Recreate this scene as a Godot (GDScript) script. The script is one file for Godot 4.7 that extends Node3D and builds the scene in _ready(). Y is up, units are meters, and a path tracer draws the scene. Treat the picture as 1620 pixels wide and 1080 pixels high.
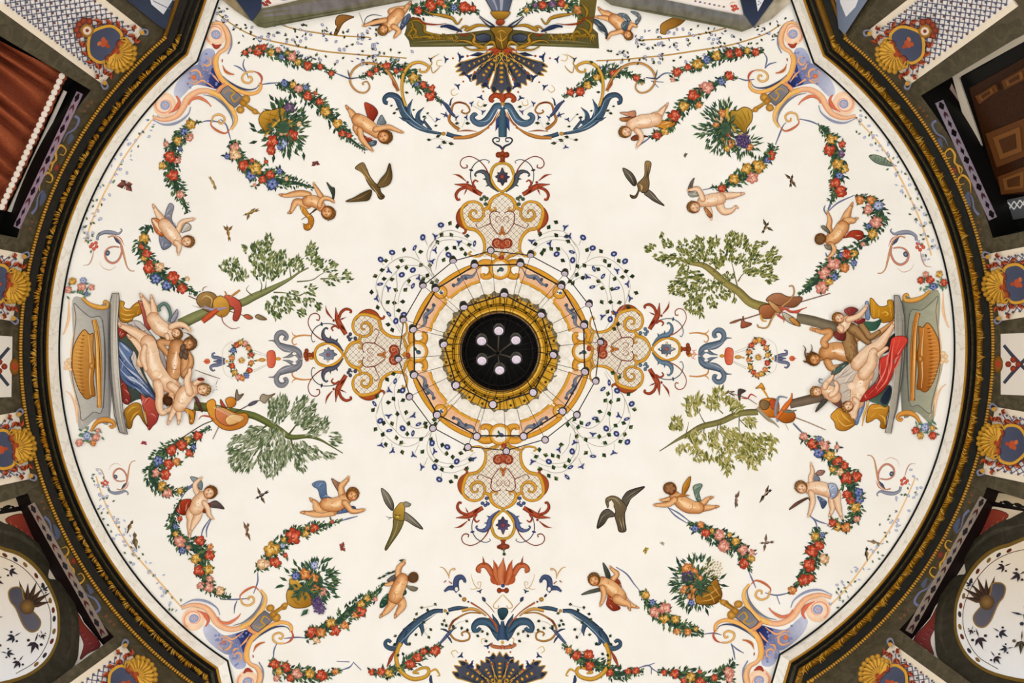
extends Node3D
# A frescoed oval vault seen from straight below: camera, light, shell, cornice, niches, lamp fitting, then the painting on the vault.
const F := 800.0          # focal length in pixels of a 1620 x 1080 picture
const EYE := 1.5          # camera height
# the vault: y = EYE + H0 - KX (x-CX)^2 - KZ (z-CZ)^2
const H0 := 7.9
const KX := 0.0694
const KZ := 0.091
const CX := -0.063
const CZ := -0.09
const HW := 5.68          # top of the walls above the eye
var V := PackedVector3Array()
var N := PackedVector3Array()
var C := PackedColorArray()
var M := Transform2D()    # drawing units to picture units
var ms := 1.0
var zc := 1.0             # paint layer in mm above the surface
var surf := 0             # 0 vault, 1 left wall, 2 right wall, 3 level plane, 4 upright plane
var ro := 0.0             # how far behind the wall face
var hp := 5.0
var pa := Vector2.ZERO    # upright plane: a point and its inward normal (x, z)
var pn := Vector2(0, 1)
var SP := Vector3.ZERO
var SN := Vector3.DOWN
var ridge := 0.0
var rng := RandomNumberGenerator.new()
var kc := {}
var WC := [Vector2((680 - 810) * HW / F, (540 - 553.6) * HW / F), Vector2((945 - 810) * HW / F, (540 - 549.0) * HW / F)]
var WR := [(586.3 + 64) * HW / F, (565.1 + 61) * HW / F]
var paint: StandardMaterial3D
var vc: StandardMaterial3D
var ceil_node: Node3D
var cur: Node3D
var taken := {}

func K(s: String) -> Color:
	if not kc.has(s):
		kc[s] = Color(s).srgb_to_linear()
	return kc[s]

func cr(ox: float, oy: float, s: float) -> void:
	M = Transform2D(0, Vector2(1 / s, 1 / s), 0, Vector2(ox, oy))
	ms = 1 / s

func mirx(x: float) -> void:   # mirror what follows about the picture line x
	M = Transform2D(Vector2(-1, 0), Vector2(0, 1), Vector2(2 * x, 0)) * M

func pts(s: String) -> PackedVector2Array:
	var f := s.replace(",", " ").split_floats(" ", false)
	var r := PackedVector2Array()
	for i in range(0, f.size() - 1, 2):
		r.append(Vector2(f[i], f[i + 1]))
	return r

func sm(p: PackedVector2Array, closed := false, n := 5) -> PackedVector2Array:
	var r := PackedVector2Array()
	var k := p.size()
	if k < 3:
		return p
	var last := k if closed else k - 1
	for i in last:
		var a := p[(i - 1 + k) % k] if closed or i > 0 else p[0] * 2 - p[1]
		var b := p[i]
		var c := p[(i + 1) % k]
		var d := p[(i + 2) % k] if closed or i + 2 < k else c * 2 - b
		for j in n:
			r.append(b.cubic_interpolate(c, a, d, j / float(n)))
	if not closed:
		r.append(p[k - 1])
	return r

func S(p: Vector2, off: float) -> void:
	var dx := (p.x - 810.0) / F
	var dz := (540.0 - p.y) / F
	var h := hp
	if surf == 0:
		var a := KX * dx * dx + KZ * dz * dz
		var b := 1 - 2 * (KX * dx * CX + KZ * dz * CZ)
		var c := KX * CX * CX + KZ * CZ * CZ - H0
		h = -c / b if a < 1e-7 else (-b + sqrt(b * b - 4 * a * c)) / (2 * a)
		SN = -Vector3(2 * KX * (dx * h - CX), 1, 2 * KZ * (dz * h - CZ)).normalized()
	elif surf < 3:
		var cc: Vector2 = WC[surf - 1]
		var R: float = WR[surf - 1] + ro
		var d := Vector2(dx, dz)
		var a := d.dot(d)
		var b := d.dot(cc)
		h = (b + sqrt(maxf(0.0, b * b - a * (cc.dot(cc) - R * R)))) / a
		var q := (d * h - cc).normalized()
		SN = Vector3(-q.x, 0, -q.y)
	elif surf == 4:
		h = pa.dot(pn) / Vector2(dx, dz).dot(pn)
		SN = Vector3(pn.x, 0, pn.y)
	else:
		SN = Vector3.DOWN
	SP = Vector3(dx * h, EYE + h, dz * h) + SN * off

func T(a: Vector2, b: Vector2, c: Vector2, ca: Color, cb: Color, cc: Color, oa := 0.0, ob := 0.0, oc := 0.0, depth := 0) -> void:
	var ab := a.distance_squared_to(b)
	var bc := b.distance_squared_to(c)
	var ac := c.distance_squared_to(a)
	var most := maxf(ab, maxf(bc, ac))
	if most > 110.0 and depth < 11:
		if most == ab:
			var m := (a + b) / 2
			T(a, m, c, ca, ca.lerp(cb, 0.5), cc, oa, (oa + ob) / 2, oc, depth + 1)
			T(m, b, c, ca.lerp(cb, 0.5), cb, cc, (oa + ob) / 2, ob, oc, depth + 1)
		elif most == bc:
			var m := (c + b) / 2
			T(a, b, m, ca, cb, cb.lerp(cc, 0.5), oa, ob, (ob + oc) / 2, depth + 1)
			T(a, m, c, ca, cb.lerp(cc, 0.5), cc, oa, (ob + oc) / 2, oc, depth + 1)
		else:
			var m := (a + c) / 2
			T(a, b, m, ca, cb, ca.lerp(cc, 0.5), oa, ob, (oa + oc) / 2, depth + 1)
			T(m, b, c, ca.lerp(cc, 0.5), cb, cc, (oa + oc) / 2, ob, oc, depth + 1)
		return
	var o := zc * 0.001
	if (b - a).cross(c - a) < 0:
		var t := b; b = c; c = t
		var k := cb; cb = cc; cc = k
		var w := ob; ob = oc; oc = w
	S(a, o + oa)
	V.append(SP); N.append(SN); C.append(ca)
	S(b, o + ob)
	V.append(SP); N.append(SN); C.append(cb)
	S(c, o + oc)
	V.append(SP); N.append(SN); C.append(cc)

func up() -> void:
	zc += 0.12

# a filled outline; c2 is the paint tone at its far end along ang (degrees)
func fillp(p: PackedVector2Array, c1: String, c2 := "", ang := 0.0) -> void:
	var q := PackedVector2Array()
	for x in p:
		q.append(M * x)
	var idx := Geometry2D.triangulate_polygon(q)
	var a := K(c1)
	var b := K(c2) if c2 else a
	var dir := M.basis_xform(Vector2.from_angle(deg_to_rad(ang))).normalized()
	var lo := 1e9
	var hi := -1e9
	for x in q:
		lo = minf(lo, x.dot(dir))
		hi = maxf(hi, x.dot(dir))
	var sets := [[q, idx]]
	if idx.is_empty():   # an outline that crosses itself: take it apart first
		sets = []
		for z in Geometry2D.offset_polygon(q, 0.05):
			sets.append([z, Geometry2D.triangulate_polygon(z)])
	for z in sets:
		tris(z[0], z[1], a, b, dir, lo, hi)
	up()

func tris(q: PackedVector2Array, idx: PackedInt32Array, a: Color, b: Color, dir: Vector2, lo: float, hi: float) -> void:
	for i in range(0, idx.size(), 3):
		var u := q[idx[i]]
		var v := q[idx[i + 1]]
		var w := q[idx[i + 2]]
		T(u, v, w, a.lerp(b, (u.dot(dir) - lo) / (hi - lo)), a.lerp(b, (v.dot(dir) - lo) / (hi - lo)), a.lerp(b, (w.dot(dir) - lo) / (hi - lo)))

func fill(s: String, c1: String, c2 := "", ang := 0.0, smooth := true) -> void:
	var p := pts(s)
	fillp(sm(p, true, 4) if smooth else p, c1, c2, ang)

# a filled outline with a darker contour
func shp(s: String, c1: String, c2 := "", ang := 0.0, edge := "5a3a22", w := 1.1, smooth := true) -> void:
	var p := pts(s)
	if smooth:
		p = sm(p, true, 4)
	fillp(p, c1, c2, ang)
	p.append(p[0])
	line(p, w / ms, edge)

func wid(t: float, w: Vector3) -> float:
	return lerpf(w.x, w.y, smoothstep(0.0, 1.0, t * 2)) if t < 0.5 else lerpf(w.y, w.z, smoothstep(0.0, 1.0, t * 2 - 1))

# a brush stroke along smooth points: w = widths at start, middle, end; tones across it
func band(p: PackedVector2Array, w: Vector3, c: Color, e1: Color, e2: Color) -> void:
	var k := p.size()
	var len := [0.0]
	for i in range(1, k):
		len.append(len[i - 1] + p[i].distance_to(p[i - 1]))
	var L: PackedVector2Array = []
	var R: PackedVector2Array = []
	var Q: PackedVector2Array = []
	for i in k:
		var t := (p[mini(i + 1, k - 1)] - p[maxi(i - 1, 0)]).normalized()
		var n := Vector2(-t.y, t.x) * wid(len[i] / maxf(len[k - 1], 1e-6), w) * 0.5
		L.append(M * (p[i] + n))
		R.append(M * (p[i] - n))
		Q.append(M * p[i])
	for i in k - 1:
		T(L[i], L[i + 1], Q[i], e1, e1, c, 0, 0, ridge)
		T(L[i + 1], Q[i + 1], Q[i], e1, c, c, 0, ridge, ridge)
		T(Q[i], Q[i + 1], R[i], c, c, e2, ridge, ridge, 0)
		T(Q[i + 1], R[i + 1], R[i], c, e2, e2, ridge, 0, 0)
	up()

func line(p: PackedVector2Array, w: float, c: String) -> void:
	var k := K(c)
	band(p, Vector3(w, w, w), k, k, k)

func str_(s: String, w: Vector3, c: String, e1 := "", e2 := "") -> void:
	var p := sm(pts(s))
	var k := K(c)
	band(p, w, k, K(e1) if e1 else k, K(e2) if e2 else (K(e1) if e1 else k))

# a stroke with a dark contour under it
func rod(s: String, w: Vector3, c: String, e: String, out := "", ow := 1.4) -> void:
	var p := sm(pts(s))
	if out:
		var o := K(out)
		band(p, w + Vector3.ONE * ow / ms, o, o, o)
	band(p, w, K(c), K(e), K(c).lerp(K(e), 0.45))

func blob(x: float, y: float, rx: float, ry: float, ang: float, c: String, e := "", n := 10) -> void:
	var k := K(c)
	var d := K(e) if e else k
	var q := M * Vector2(x, y)
	var prev := Vector2.ZERO
	for i in n + 1:
		var a := TAU * i / n
		var v := M * (Vector2(x, y) + Vector2(cos(a) * rx, sin(a) * ry).rotated(deg_to_rad(ang)))
		if i:
			T(q, prev, v, k, d, d, ridge, 0, 0)
		prev = v
	up()

func leaf(x: float, y: float, ang: float, l: float, w: float, c: String, e: String) -> void:
	var d := Vector2.from_angle(ang)
	var n := Vector2(-d.y, d.x) * w * 0.5
	var o := Vector2(x, y)
	var a := M * o
	var m := M * (o + d * l * 0.5)
	var b := M * (o + d * l)
	var s := M * (o + d * l * 0.42 + n)
	var t := M * (o + d * l * 0.42 - n)
	var k := K(c)
	var g := K(e)
	T(a, s, m, k, k, k, 0, 0, ridge)
	T(s, b, m, k, k, k, 0, 0, ridge)
	T(a, m, t, g, g, g, 0, ridge, 0)
	T(m, b, t, g, g, g, ridge, 0, 0)
	up()

func mesh_of() -> ArrayMesh:
	var a := []
	a.resize(Mesh.ARRAY_MAX)
	a[Mesh.ARRAY_VERTEX] = V
	a[Mesh.ARRAY_NORMAL] = N
	a[Mesh.ARRAY_COLOR] = C
	var m := ArrayMesh.new()
	m.add_surface_from_arrays(Mesh.PRIMITIVE_TRIANGLES, a)
	V = PackedVector3Array()
	N = PackedVector3Array()
	C = PackedColorArray()
	return m

func numbered(s: String) -> String:
	var n: int = taken.get(s, 0)
	taken[s] = n + 1
	return s if n == 0 else "%s_%03d" % [s, n]

# commits what was drawn as one named mesh
func put(called: String, parent: Node, mat: Material, label := "", kind := "") -> MeshInstance3D:
	var o := MeshInstance3D.new()
	o.mesh = mesh_of()
	o.material_override = mat
	if parent == self:
		o.name = numbered(called)
		add_child(o)
	else:
		o.name = called
		parent.add_child(o, true)
	if label:
		o.set_meta("label", label)
	if kind:
		o.set_meta("kind", kind)
	return o

func pic(called: String, label := "") -> MeshInstance3D:   # a painted figure on the vault
	var o := put(called, ceil_node, paint, label)
	zc = 1.0
	return o

func base(called: String, label: String, category: String, kind := "", group := "") -> Node3D:
	var o := Node3D.new()
	o.name = numbered(called)
	add_child(o)
	tag(o, label, category, kind, group)
	return o

func tag(o: Node, label: String, category := "", kind := "", group := "") -> void:
	o.set_meta("label", label)
	if category:
		o.set_meta("category", category)
	if kind:
		o.set_meta("kind", kind)
	if group:
		o.set_meta("group", group)

# ---- solid shapes, in metres
func t3(a: Vector3, b: Vector3, c: Vector3, k: Color, na := Vector3.ZERO, nb := Vector3.ZERO, nc := Vector3.ZERO) -> void:
	var n := (c - a).cross(b - a).normalized()
	if na == Vector3.ZERO:
		na = n; nb = n; nc = n
	elif n.dot(na + nb + nc) < 0:
		var t := b; b = c; c = t
		var u := nb; nb = nc; nc = u
	V.append(a); V.append(b); V.append(c)
	N.append(na); N.append(nb); N.append(nc)
	for i in 3:
		C.append(k)

func q3(a: Vector3, b: Vector3, c: Vector3, d: Vector3, k: Color, face := Vector3.ZERO) -> void:
	var n := (c - a).cross(b - a)
	if n.length_squared() < 1e-12:
		n = (d - a).cross(c - a)
	n = n.normalized()
	if face != Vector3.ZERO and n.dot(face) < 0:
		n = -n
	t3(a, b, c, k, n, n, n)
	t3(a, c, d, k, n, n, n)

func box3(t: Transform3D, s: Vector3, k: Color) -> void:
	var h := s / 2
	for ax in 3:
		for sg in [-1.0, 1.0]:
			var n := Vector3.ZERO; n[ax] = sg
			var u := Vector3.ZERO; u[(ax + 1) % 3] = 1
			var w := Vector3.ZERO; w[(ax + 2) % 3] = 1
			q3(t * (h * (n + u + w)), t * (h * (n + u - w)), t * (h * (n - u - w)), t * (h * (n - u + w)), k, t.basis * n)

func tube3(p: Array, r: float, k: Color, seg := 7, closed := false) -> void:
	var n := p.size()
	var rings := []
	for i in n:
		var a: Vector3 = p[(i - 1 + n) % n] if closed or i > 0 else p[0]
		var b: Vector3 = p[(i + 1) % n] if closed or i < n - 1 else p[n - 1]
		var d := (b - a).normalized()
		var u := d.cross(Vector3.UP if absf(d.y) < 0.9 else Vector3.RIGHT).normalized()
		var w := d.cross(u)
		var ring := []
		for j in seg:
			ring.append(u * cos(TAU * j / seg) + w * sin(TAU * j / seg))
		rings.append(ring)
	for i in (n if closed else n - 1):
		for j in seg:
			var A: Vector3 = rings[i][j]; var B: Vector3 = rings[i][(j + 1) % seg]
			var D: Vector3 = rings[(i + 1) % n][j]; var E: Vector3 = rings[(i + 1) % n][(j + 1) % seg]
			var o: Vector3 = p[i]; var o2: Vector3 = p[(i + 1) % n]
			t3(o + A * r, o + B * r, o2 + E * r, k, A, B, E)
			t3(o + A * r, o2 + E * r, o2 + D * r, k, A, E, D)

# prof: Vector2(radius, height) pairs turned about the y axis of t
func lathe3(t: Transform3D, prof: Array, k: Color, seg := 14) -> void:
	for i in prof.size() - 1:
		var a: Vector2 = prof[i]; var b: Vector2 = prof[i + 1]
		var s := Vector2(b.y - a.y, a.x - b.x).normalized()
		for j in seg:
			var u := TAU * j / seg; var w := TAU * (j + 1) / seg
			var p := t * Vector3(a.x * cos(u), a.y, a.x * sin(u)); var q := t * Vector3(a.x * cos(w), a.y, a.x * sin(w))
			var p2 := t * Vector3(b.x * cos(u), b.y, b.x * sin(u)); var q2 := t * Vector3(b.x * cos(w), b.y, b.x * sin(w))
			var nu := t.basis * Vector3(s.x * cos(u), s.y, s.x * sin(u)); var nw := t.basis * Vector3(s.x * cos(w), s.y, s.x * sin(w))
			if b.x > 1e-5: t3(p, p2, q2, k, nu, nu, nw)
			if a.x > 1e-5: t3(p, q2, q, k, nu, nw, nw)

func at_h(p: Vector2, h: float) -> Vector3:
	return Vector3((p.x - 810) * h / F, EYE + h, (540 - p.y) * h / F)

func noise_tex(freq: float, ramp: Array, sz := 512, oct := 4, typ := FastNoiseLite.TYPE_SIMPLEX_SMOOTH, sd := 3, bump := false) -> NoiseTexture2D:
	var n := FastNoiseLite.new()
	n.noise_type = typ
	n.seed = sd
	n.frequency = freq
	n.fractal_octaves = oct
	var t := NoiseTexture2D.new()
	t.width = sz
	t.height = sz
	t.seamless = true
	t.noise = n
	if bump:
		t.as_normal_map = true
		t.bump_strength = 3.0
	else:
		var g := Gradient.new()
		var o := PackedFloat32Array()
		var c := PackedColorArray()
		for i in range(0, ramp.size(), 2):
			o.append(ramp[i])
			c.append(Color(ramp[i + 1]))
		g.offsets = o
		g.colors = c
		t.color_ramp = g
	return t

func mat(col: Color, rough: float, tex: Texture2D = null, scale := 1.0, metal := 0.0) -> StandardMaterial3D:
	var m := StandardMaterial3D.new()
	m.albedo_color = col
	m.roughness = rough
	m.metallic = metal
	m.metallic_specular = 0.3
	m.vertex_color_use_as_albedo = true
	m.cull_mode = BaseMaterial3D.CULL_DISABLED
	if tex:
		m.albedo_texture = tex
		m.uv1_triplanar = true
		m.uv1_world_triplanar = true
		m.uv1_scale = Vector3.ONE * scale
	return m

func _ready() -> void:
	var cam := Camera3D.new()
	cam.name = "camera"
	cam.fov = rad_to_deg(2 * atan(540.0 / F))
	cam.near = 0.05
	cam.far = 60
	add_child(cam)
	cam.transform = Transform3D(Basis(Vector3(1, 0, 0), Vector3(0, 0, 1), Vector3(0, -1, 0)), Vector3(0, EYE, 0))
	cam.current = true
	var we := WorldEnvironment.new()
	we.name = "surroundings"
	var env := Environment.new()
	env.background_mode = Environment.BG_COLOR
	env.background_color = Color(0.02, 0.02, 0.02)
	env.tonemap_mode = Environment.TONE_MAPPER_LINEAR
	env.tonemap_exposure = 1.0
	env.sdfgi_enabled = true
	env.ssao_enabled = true
	env.ssil_enabled = true
	we.environment = env
	add_child(we)
	rng.seed = 7
	var fine := noise_tex(0.02, [0.0, "e9e6e0", 0.5, "f7f5f2", 1.0, "ffffff"], 1024, 5)
	paint = mat(Color.WHITE, 0.85, fine, 0.7)
	paint.metallic_specular = 0.15
	vc = mat(Color.WHITE, 0.45)
	shell()
	cornice()
	niches()
	lamp_fitting()
	lunettes()
	surf = 0
	fresco()

# ---- the setting
const LIGHT := 10.5
var arc := [[], []]         # wall plan corners (start angle, end angle) per side
var paths := [[], []]       # cornice paths: [picture point, outward normal * mitre]

func make_paths() -> void:
	for side in 2:
		var c := Vector2(680, 553.6) if side == 0 else Vector2(945, 549)
		var R := 586.3 if side == 0 else 565.1
		var c0 := Vector2(311, 96) if side == 0 else Vector2(1287, 100)
		var c1 := Vector2(360, 1045) if side == 0 else Vector2(1234, 1035)
		var far0 := c0 + (Vector2(36, -102) if side == 0 else Vector2(-36, -102)) * 1.9
		var far1 := c1 + (Vector2(13, 58) if side == 0 else Vector2(-17, 58)) * 3.4
		var a0 := (c0 - c).angle()
		var a1 := (c1 - c).angle()
		if side == 0:
			a0 += TAU if a0 < 0 else 0.0
			a1 += TAU if a1 < 0 else 0.0
		var p := PackedVector2Array([far0, c + Vector2.from_angle(a0) * R])
		var n := 90
		for i in range(1, n + 1):
			p.append(c + Vector2.from_angle(lerpf(a0, a1, i / float(n))) * R)
		p.append(far1)
		for i in p.size():
			var u := (p[i] - p[i - 1]).normalized() if i > 0 else Vector2.ZERO
			var w := (p[i + 1] - p[i]).normalized() if i < p.size() - 1 else Vector2.ZERO
			var sgn := 1.0 if side == 0 else -1.0
			var nu := Vector2(-u.y, u.x) * sgn
			var nw := Vector2(-w.y, w.x) * sgn
			# the outward side is away from the middle of the vault
			if nu.dot(p[i] - Vector2(810, 550)) < 0: nu = -nu
			if nw.dot(p[i] - Vector2(810, 550)) < 0: nw = -nw
			var m := nw if i == 0 else (nu if i == p.size() - 1 else (nu + nw) / (1 + nu.dot(nw)))
			paths[side].append([p[i], m])
		arc[side] = [a0, a1]

func under(p: Vector2, h: float) -> Vector3:   # at height h, or just under the vault where that is lower
	surf = 0
	S(p, 0.0)
	return at_h(p, minf(5.96 - (5.96 - h) * 0.55, SP.y - EYE - 0.012))

# a moulding swept along one side: prof = Vector2(outward offset in picture units, height)
func sweep(side: int, prof: Array, k: String) -> void:
	var P: Array = paths[side]
	var mid := Vector3(0, EYE + 3.0, 0)
	for i in P.size() - 1:
		for j in prof.size() - 1:
			var a: Vector2 = prof[j]; var b: Vector2 = prof[j + 1]
			var A := under(P[i][0] + P[i][1] * a.x, a.y); var B := under(P[i + 1][0] + P[i + 1][1] * a.x, a.y)
			var D := under(P[i + 1][0] + P[i + 1][1] * b.x, b.y); var E := under(P[i][0] + P[i][1] * b.x, b.y)
			q3(A, B, D, E, K(k), mid - A)

func bump(o0: float, h0: float, o1: float, h1: float, drop: float, n := 5) -> Array:   # a rounded moulding between two points
	var r := []
	for i in n + 1:
		var t := i / float(n)
		r.append(Vector2(lerpf(o0, o1, t), lerpf(h0, h1, t) - sin(PI * t) * drop))
	return r

func cornice() -> void:
	var marble := mat(Color.WHITE, 0.6, noise_tex(0.012, [0.0, "eceae4", 0.44, "fbf9f5", 0.5, "dad7cf", 0.54, "fbf9f5", 1.0, "ffffff"], 512, 5), 0.45)
	var dark := mat(Color.WHITE, 0.35, noise_tex(0.02, [0.0, "808080", 0.5, "c0c0c0", 1.0, "ffffff"], 512, 4, FastNoiseLite.TYPE_SIMPLEX_SMOOTH, 9), 1.6)
	var gilt := mat(Color.WHITE, 0.36, noise_tex(0.05, [0.0, "a89878", 0.45, "e8e0d0", 1.0, "ffffff"], 512, 3), 2.5, 0.12)
	for side in 2:
		var w := ["left", "right"][side] as String
		var o := base("trim_%d" % (side + 1), "black and gilded cornice moulding round the %s half of the vault" % w, "cornice", "structure")
		var dk: String = ["23201a", "201d18"][side]
		sweep(side, bump(-1.5, 5.97, 1.6, 5.955, 0.02, 4), "0c0b0a"); put("shadow_bead", o, dark)
		sweep(side, [Vector2(1.6, 5.955), Vector2(17, 5.62)], "fdfcf8"); put("marble_fascia", o, marble, "white veined marble band", "")
		sweep(side, bump(17, 5.62, 21, 5.60, 0.018), "b98a2c"); put("gilded_fillet", o, gilt)
		sweep(side, [Vector2(21, 5.6), Vector2(21.5, 5.63), Vector2(26, 5.615)], "0d0c0a"); put("groove", o, dark)
		sweep(side, bump(26, 5.6, 31, 5.585, 0.02), "4c4734"); put("olive_torus", o, dark)
		sweep(side, [Vector2(31, 5.585), Vector2(31.4, 5.61), Vector2(35, 5.59)], "0d0c0a"); put("groove", o, dark)
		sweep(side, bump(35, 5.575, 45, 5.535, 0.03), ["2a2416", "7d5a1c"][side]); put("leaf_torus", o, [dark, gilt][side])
		sweep(side, [Vector2(45, 5.535), Vector2(45.5, 5.56), Vector2(52, 5.525), Vector2(58, 5.49)], dk); put("stone_cove", o, dark)
		sweep(side, bump(58, 5.47, 65, 5.44, 0.02), "76551b"); put("bead_bed", o, gilt)
		# gilded leaf tufts on the torus and beads on their bed
		rng.seed = 40 + side
		surf = 3
		M = Transform2D()
		ms = 1.0
		var P: Array = paths[side]
		var step := 0.0
		var total := 0
		ridge = 0.006
		zc = 0.0
		for i in P.size() - 1:
			var a: Vector2 = P[i][0] + P[i][1] * 40; var b: Vector2 = P[i + 1][0] + P[i + 1][1] * 40
			var L := a.distance_to(b)
			var d := (b - a).normalized()
			var nn := Vector2(d.y, -d.x)
			if nn.dot(P[i][1]) < 0: nn = -nn
			var n := int(L / 2.1)
			for j in n:
				var q := a.lerp(b, (j + 0.5) / n)
				total += 1
				var f := sin(total * 0.42)
				if side == 0 and f < -0.72 and rng.randf() < 0.5: continue
				hp = minf(5.712, under(q, 5.5).y - EYE - 0.006) + rng.randf_range(-0.003, 0.003)
				var ln := 9.0 + 2.6 * f + rng.randf_range(-1, 1)
				if side == 1: ln += 2
				var an := nn.angle() + rng.randf_range(-0.45, 0.45) + 0.5 * cos(total * 0.42)
				var s0 := q - nn * (4.4 if side == 0 else 5.0)
				surf = 3
				leaf(s0.x, s0.y, an, ln, 3.4, ["f0bc44", "e0a634", "c08a28", "f8d470"][rng.randi() % 4], ["8a5d14", "7a5012", "a6761f"][rng.randi() % 3])
			zc = 0.0
		ridge = 0.0
		put("gilded_leaf_row", o, gilt, "gilded leaf carving", "stuff")
		for i in P.size() - 1:
			var a: Vector2 = P[i][0] + P[i][1] * 61.5; var b: Vector2 = P[i + 1][0] + P[i + 1][1] * 61.5
			var n := maxi(1, int(a.distance_to(b) / 4.2))
			for j in n:
				var q := under(a.lerp(b, (j + 0.5) / n), 5.43)
				lathe3(Transform3D(Basis(), q), [Vector2(0.0, -0.013), Vector2(0.008, -0.01), Vector2(0.0125, 0.0), Vector2(0.0125, 0.012)], K("e8b450"), 6)
		put("bead_row", o, gilt, "row of gilded beads", "stuff")

func ang_of(side: int, p: Vector3) -> float:
	var a: float = (Vector2(p.x, p.z) - WC[side]).angle()
	return a + TAU if side == 0 and a < 0 else a

func wall_pt(side: int, a: float, h: float, out := 0.0) -> Vector3:
	var q: Vector2 = WC[side] + Vector2.from_angle(a) * (WR[side] + out)
	return Vector3(q.x, EYE + h, q.y)

var holes := [[], []]       # per side: [angle0, angle1, low, high]

func arc_sheet(side: int, a0: float, a1: float, h0: float, h1: float, out: float, k: String, steps := 0, inward := true) -> void:
	var n := steps if steps else maxi(1, int(ceil(absf(a1 - a0) / 0.03)))
	for i in n:
		var u := lerpf(a0, a1, i / float(n)); var w := lerpf(a0, a1, (i + 1) / float(n))
		var f: Vector2 = -Vector2.from_angle((u + w) / 2) * (1.0 if inward else -1.0)
		q3(wall_pt(side, u, h0, out), wall_pt(side, w, h0, out), wall_pt(side, w, h1, out), wall_pt(side, u, h1, out), K(k), Vector3(f.x, 0, f.y))

func ring_sheet(side: int, a0: float, a1: float, h: float, o0: float, o1: float, k: String, face: Vector3) -> void:
	var n := maxi(1, int(ceil(absf(a1 - a0) / 0.03)))
	for i in n:
		var u := lerpf(a0, a1, i / float(n)); var w := lerpf(a0, a1, (i + 1) / float(n))
		q3(wall_pt(side, u, h, o0), wall_pt(side, w, h, o0), wall_pt(side, w, h, o1), wall_pt(side, u, h, o1), K(k), face)

func jambs(side: int, a0: float, a1: float, h0: float, h1: float, d: float, k: String) -> void:
	for e in 2:
		var a: float = a0 if e == 0 else a1
		var am: float = lerpf(a0, a1, 0.5)
		var f := Vector2.from_angle(am) - Vector2.from_angle(a)
		q3(wall_pt(side, a, h0), wall_pt(side, a, h1), wall_pt(side, a, h1, d), wall_pt(side, a, h0, d), K(k), Vector3(f.x, 0, f.y))
	ring_sheet(side, a0, a1, h1, 0, d, k, Vector3.DOWN)
	ring_sheet(side, a0, a1, h0, 0, d, k, Vector3.UP)

var stone: StandardMaterial3D
var wall_node := [null, null]
var niche := []             # [side, a0, a1, top]

func niche_from(side: int, p: Vector2, q: Vector2) -> void:
	surf = side + 1
	ro = 0
	S(p, 0)
	var A := SP
	S(q, 0)
	var B := SP
	var top := minf(HW - 0.03, (A.y + B.y) / 2 - EYE)
	var a0 := minf(ang_of(side, A), ang_of(side, B)); var a1 := maxf(ang_of(side, A), ang_of(side, B))
	niche.append([side, a0, a1, top])
	holes[side].append([a0, a1, 2.9, top])


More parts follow.
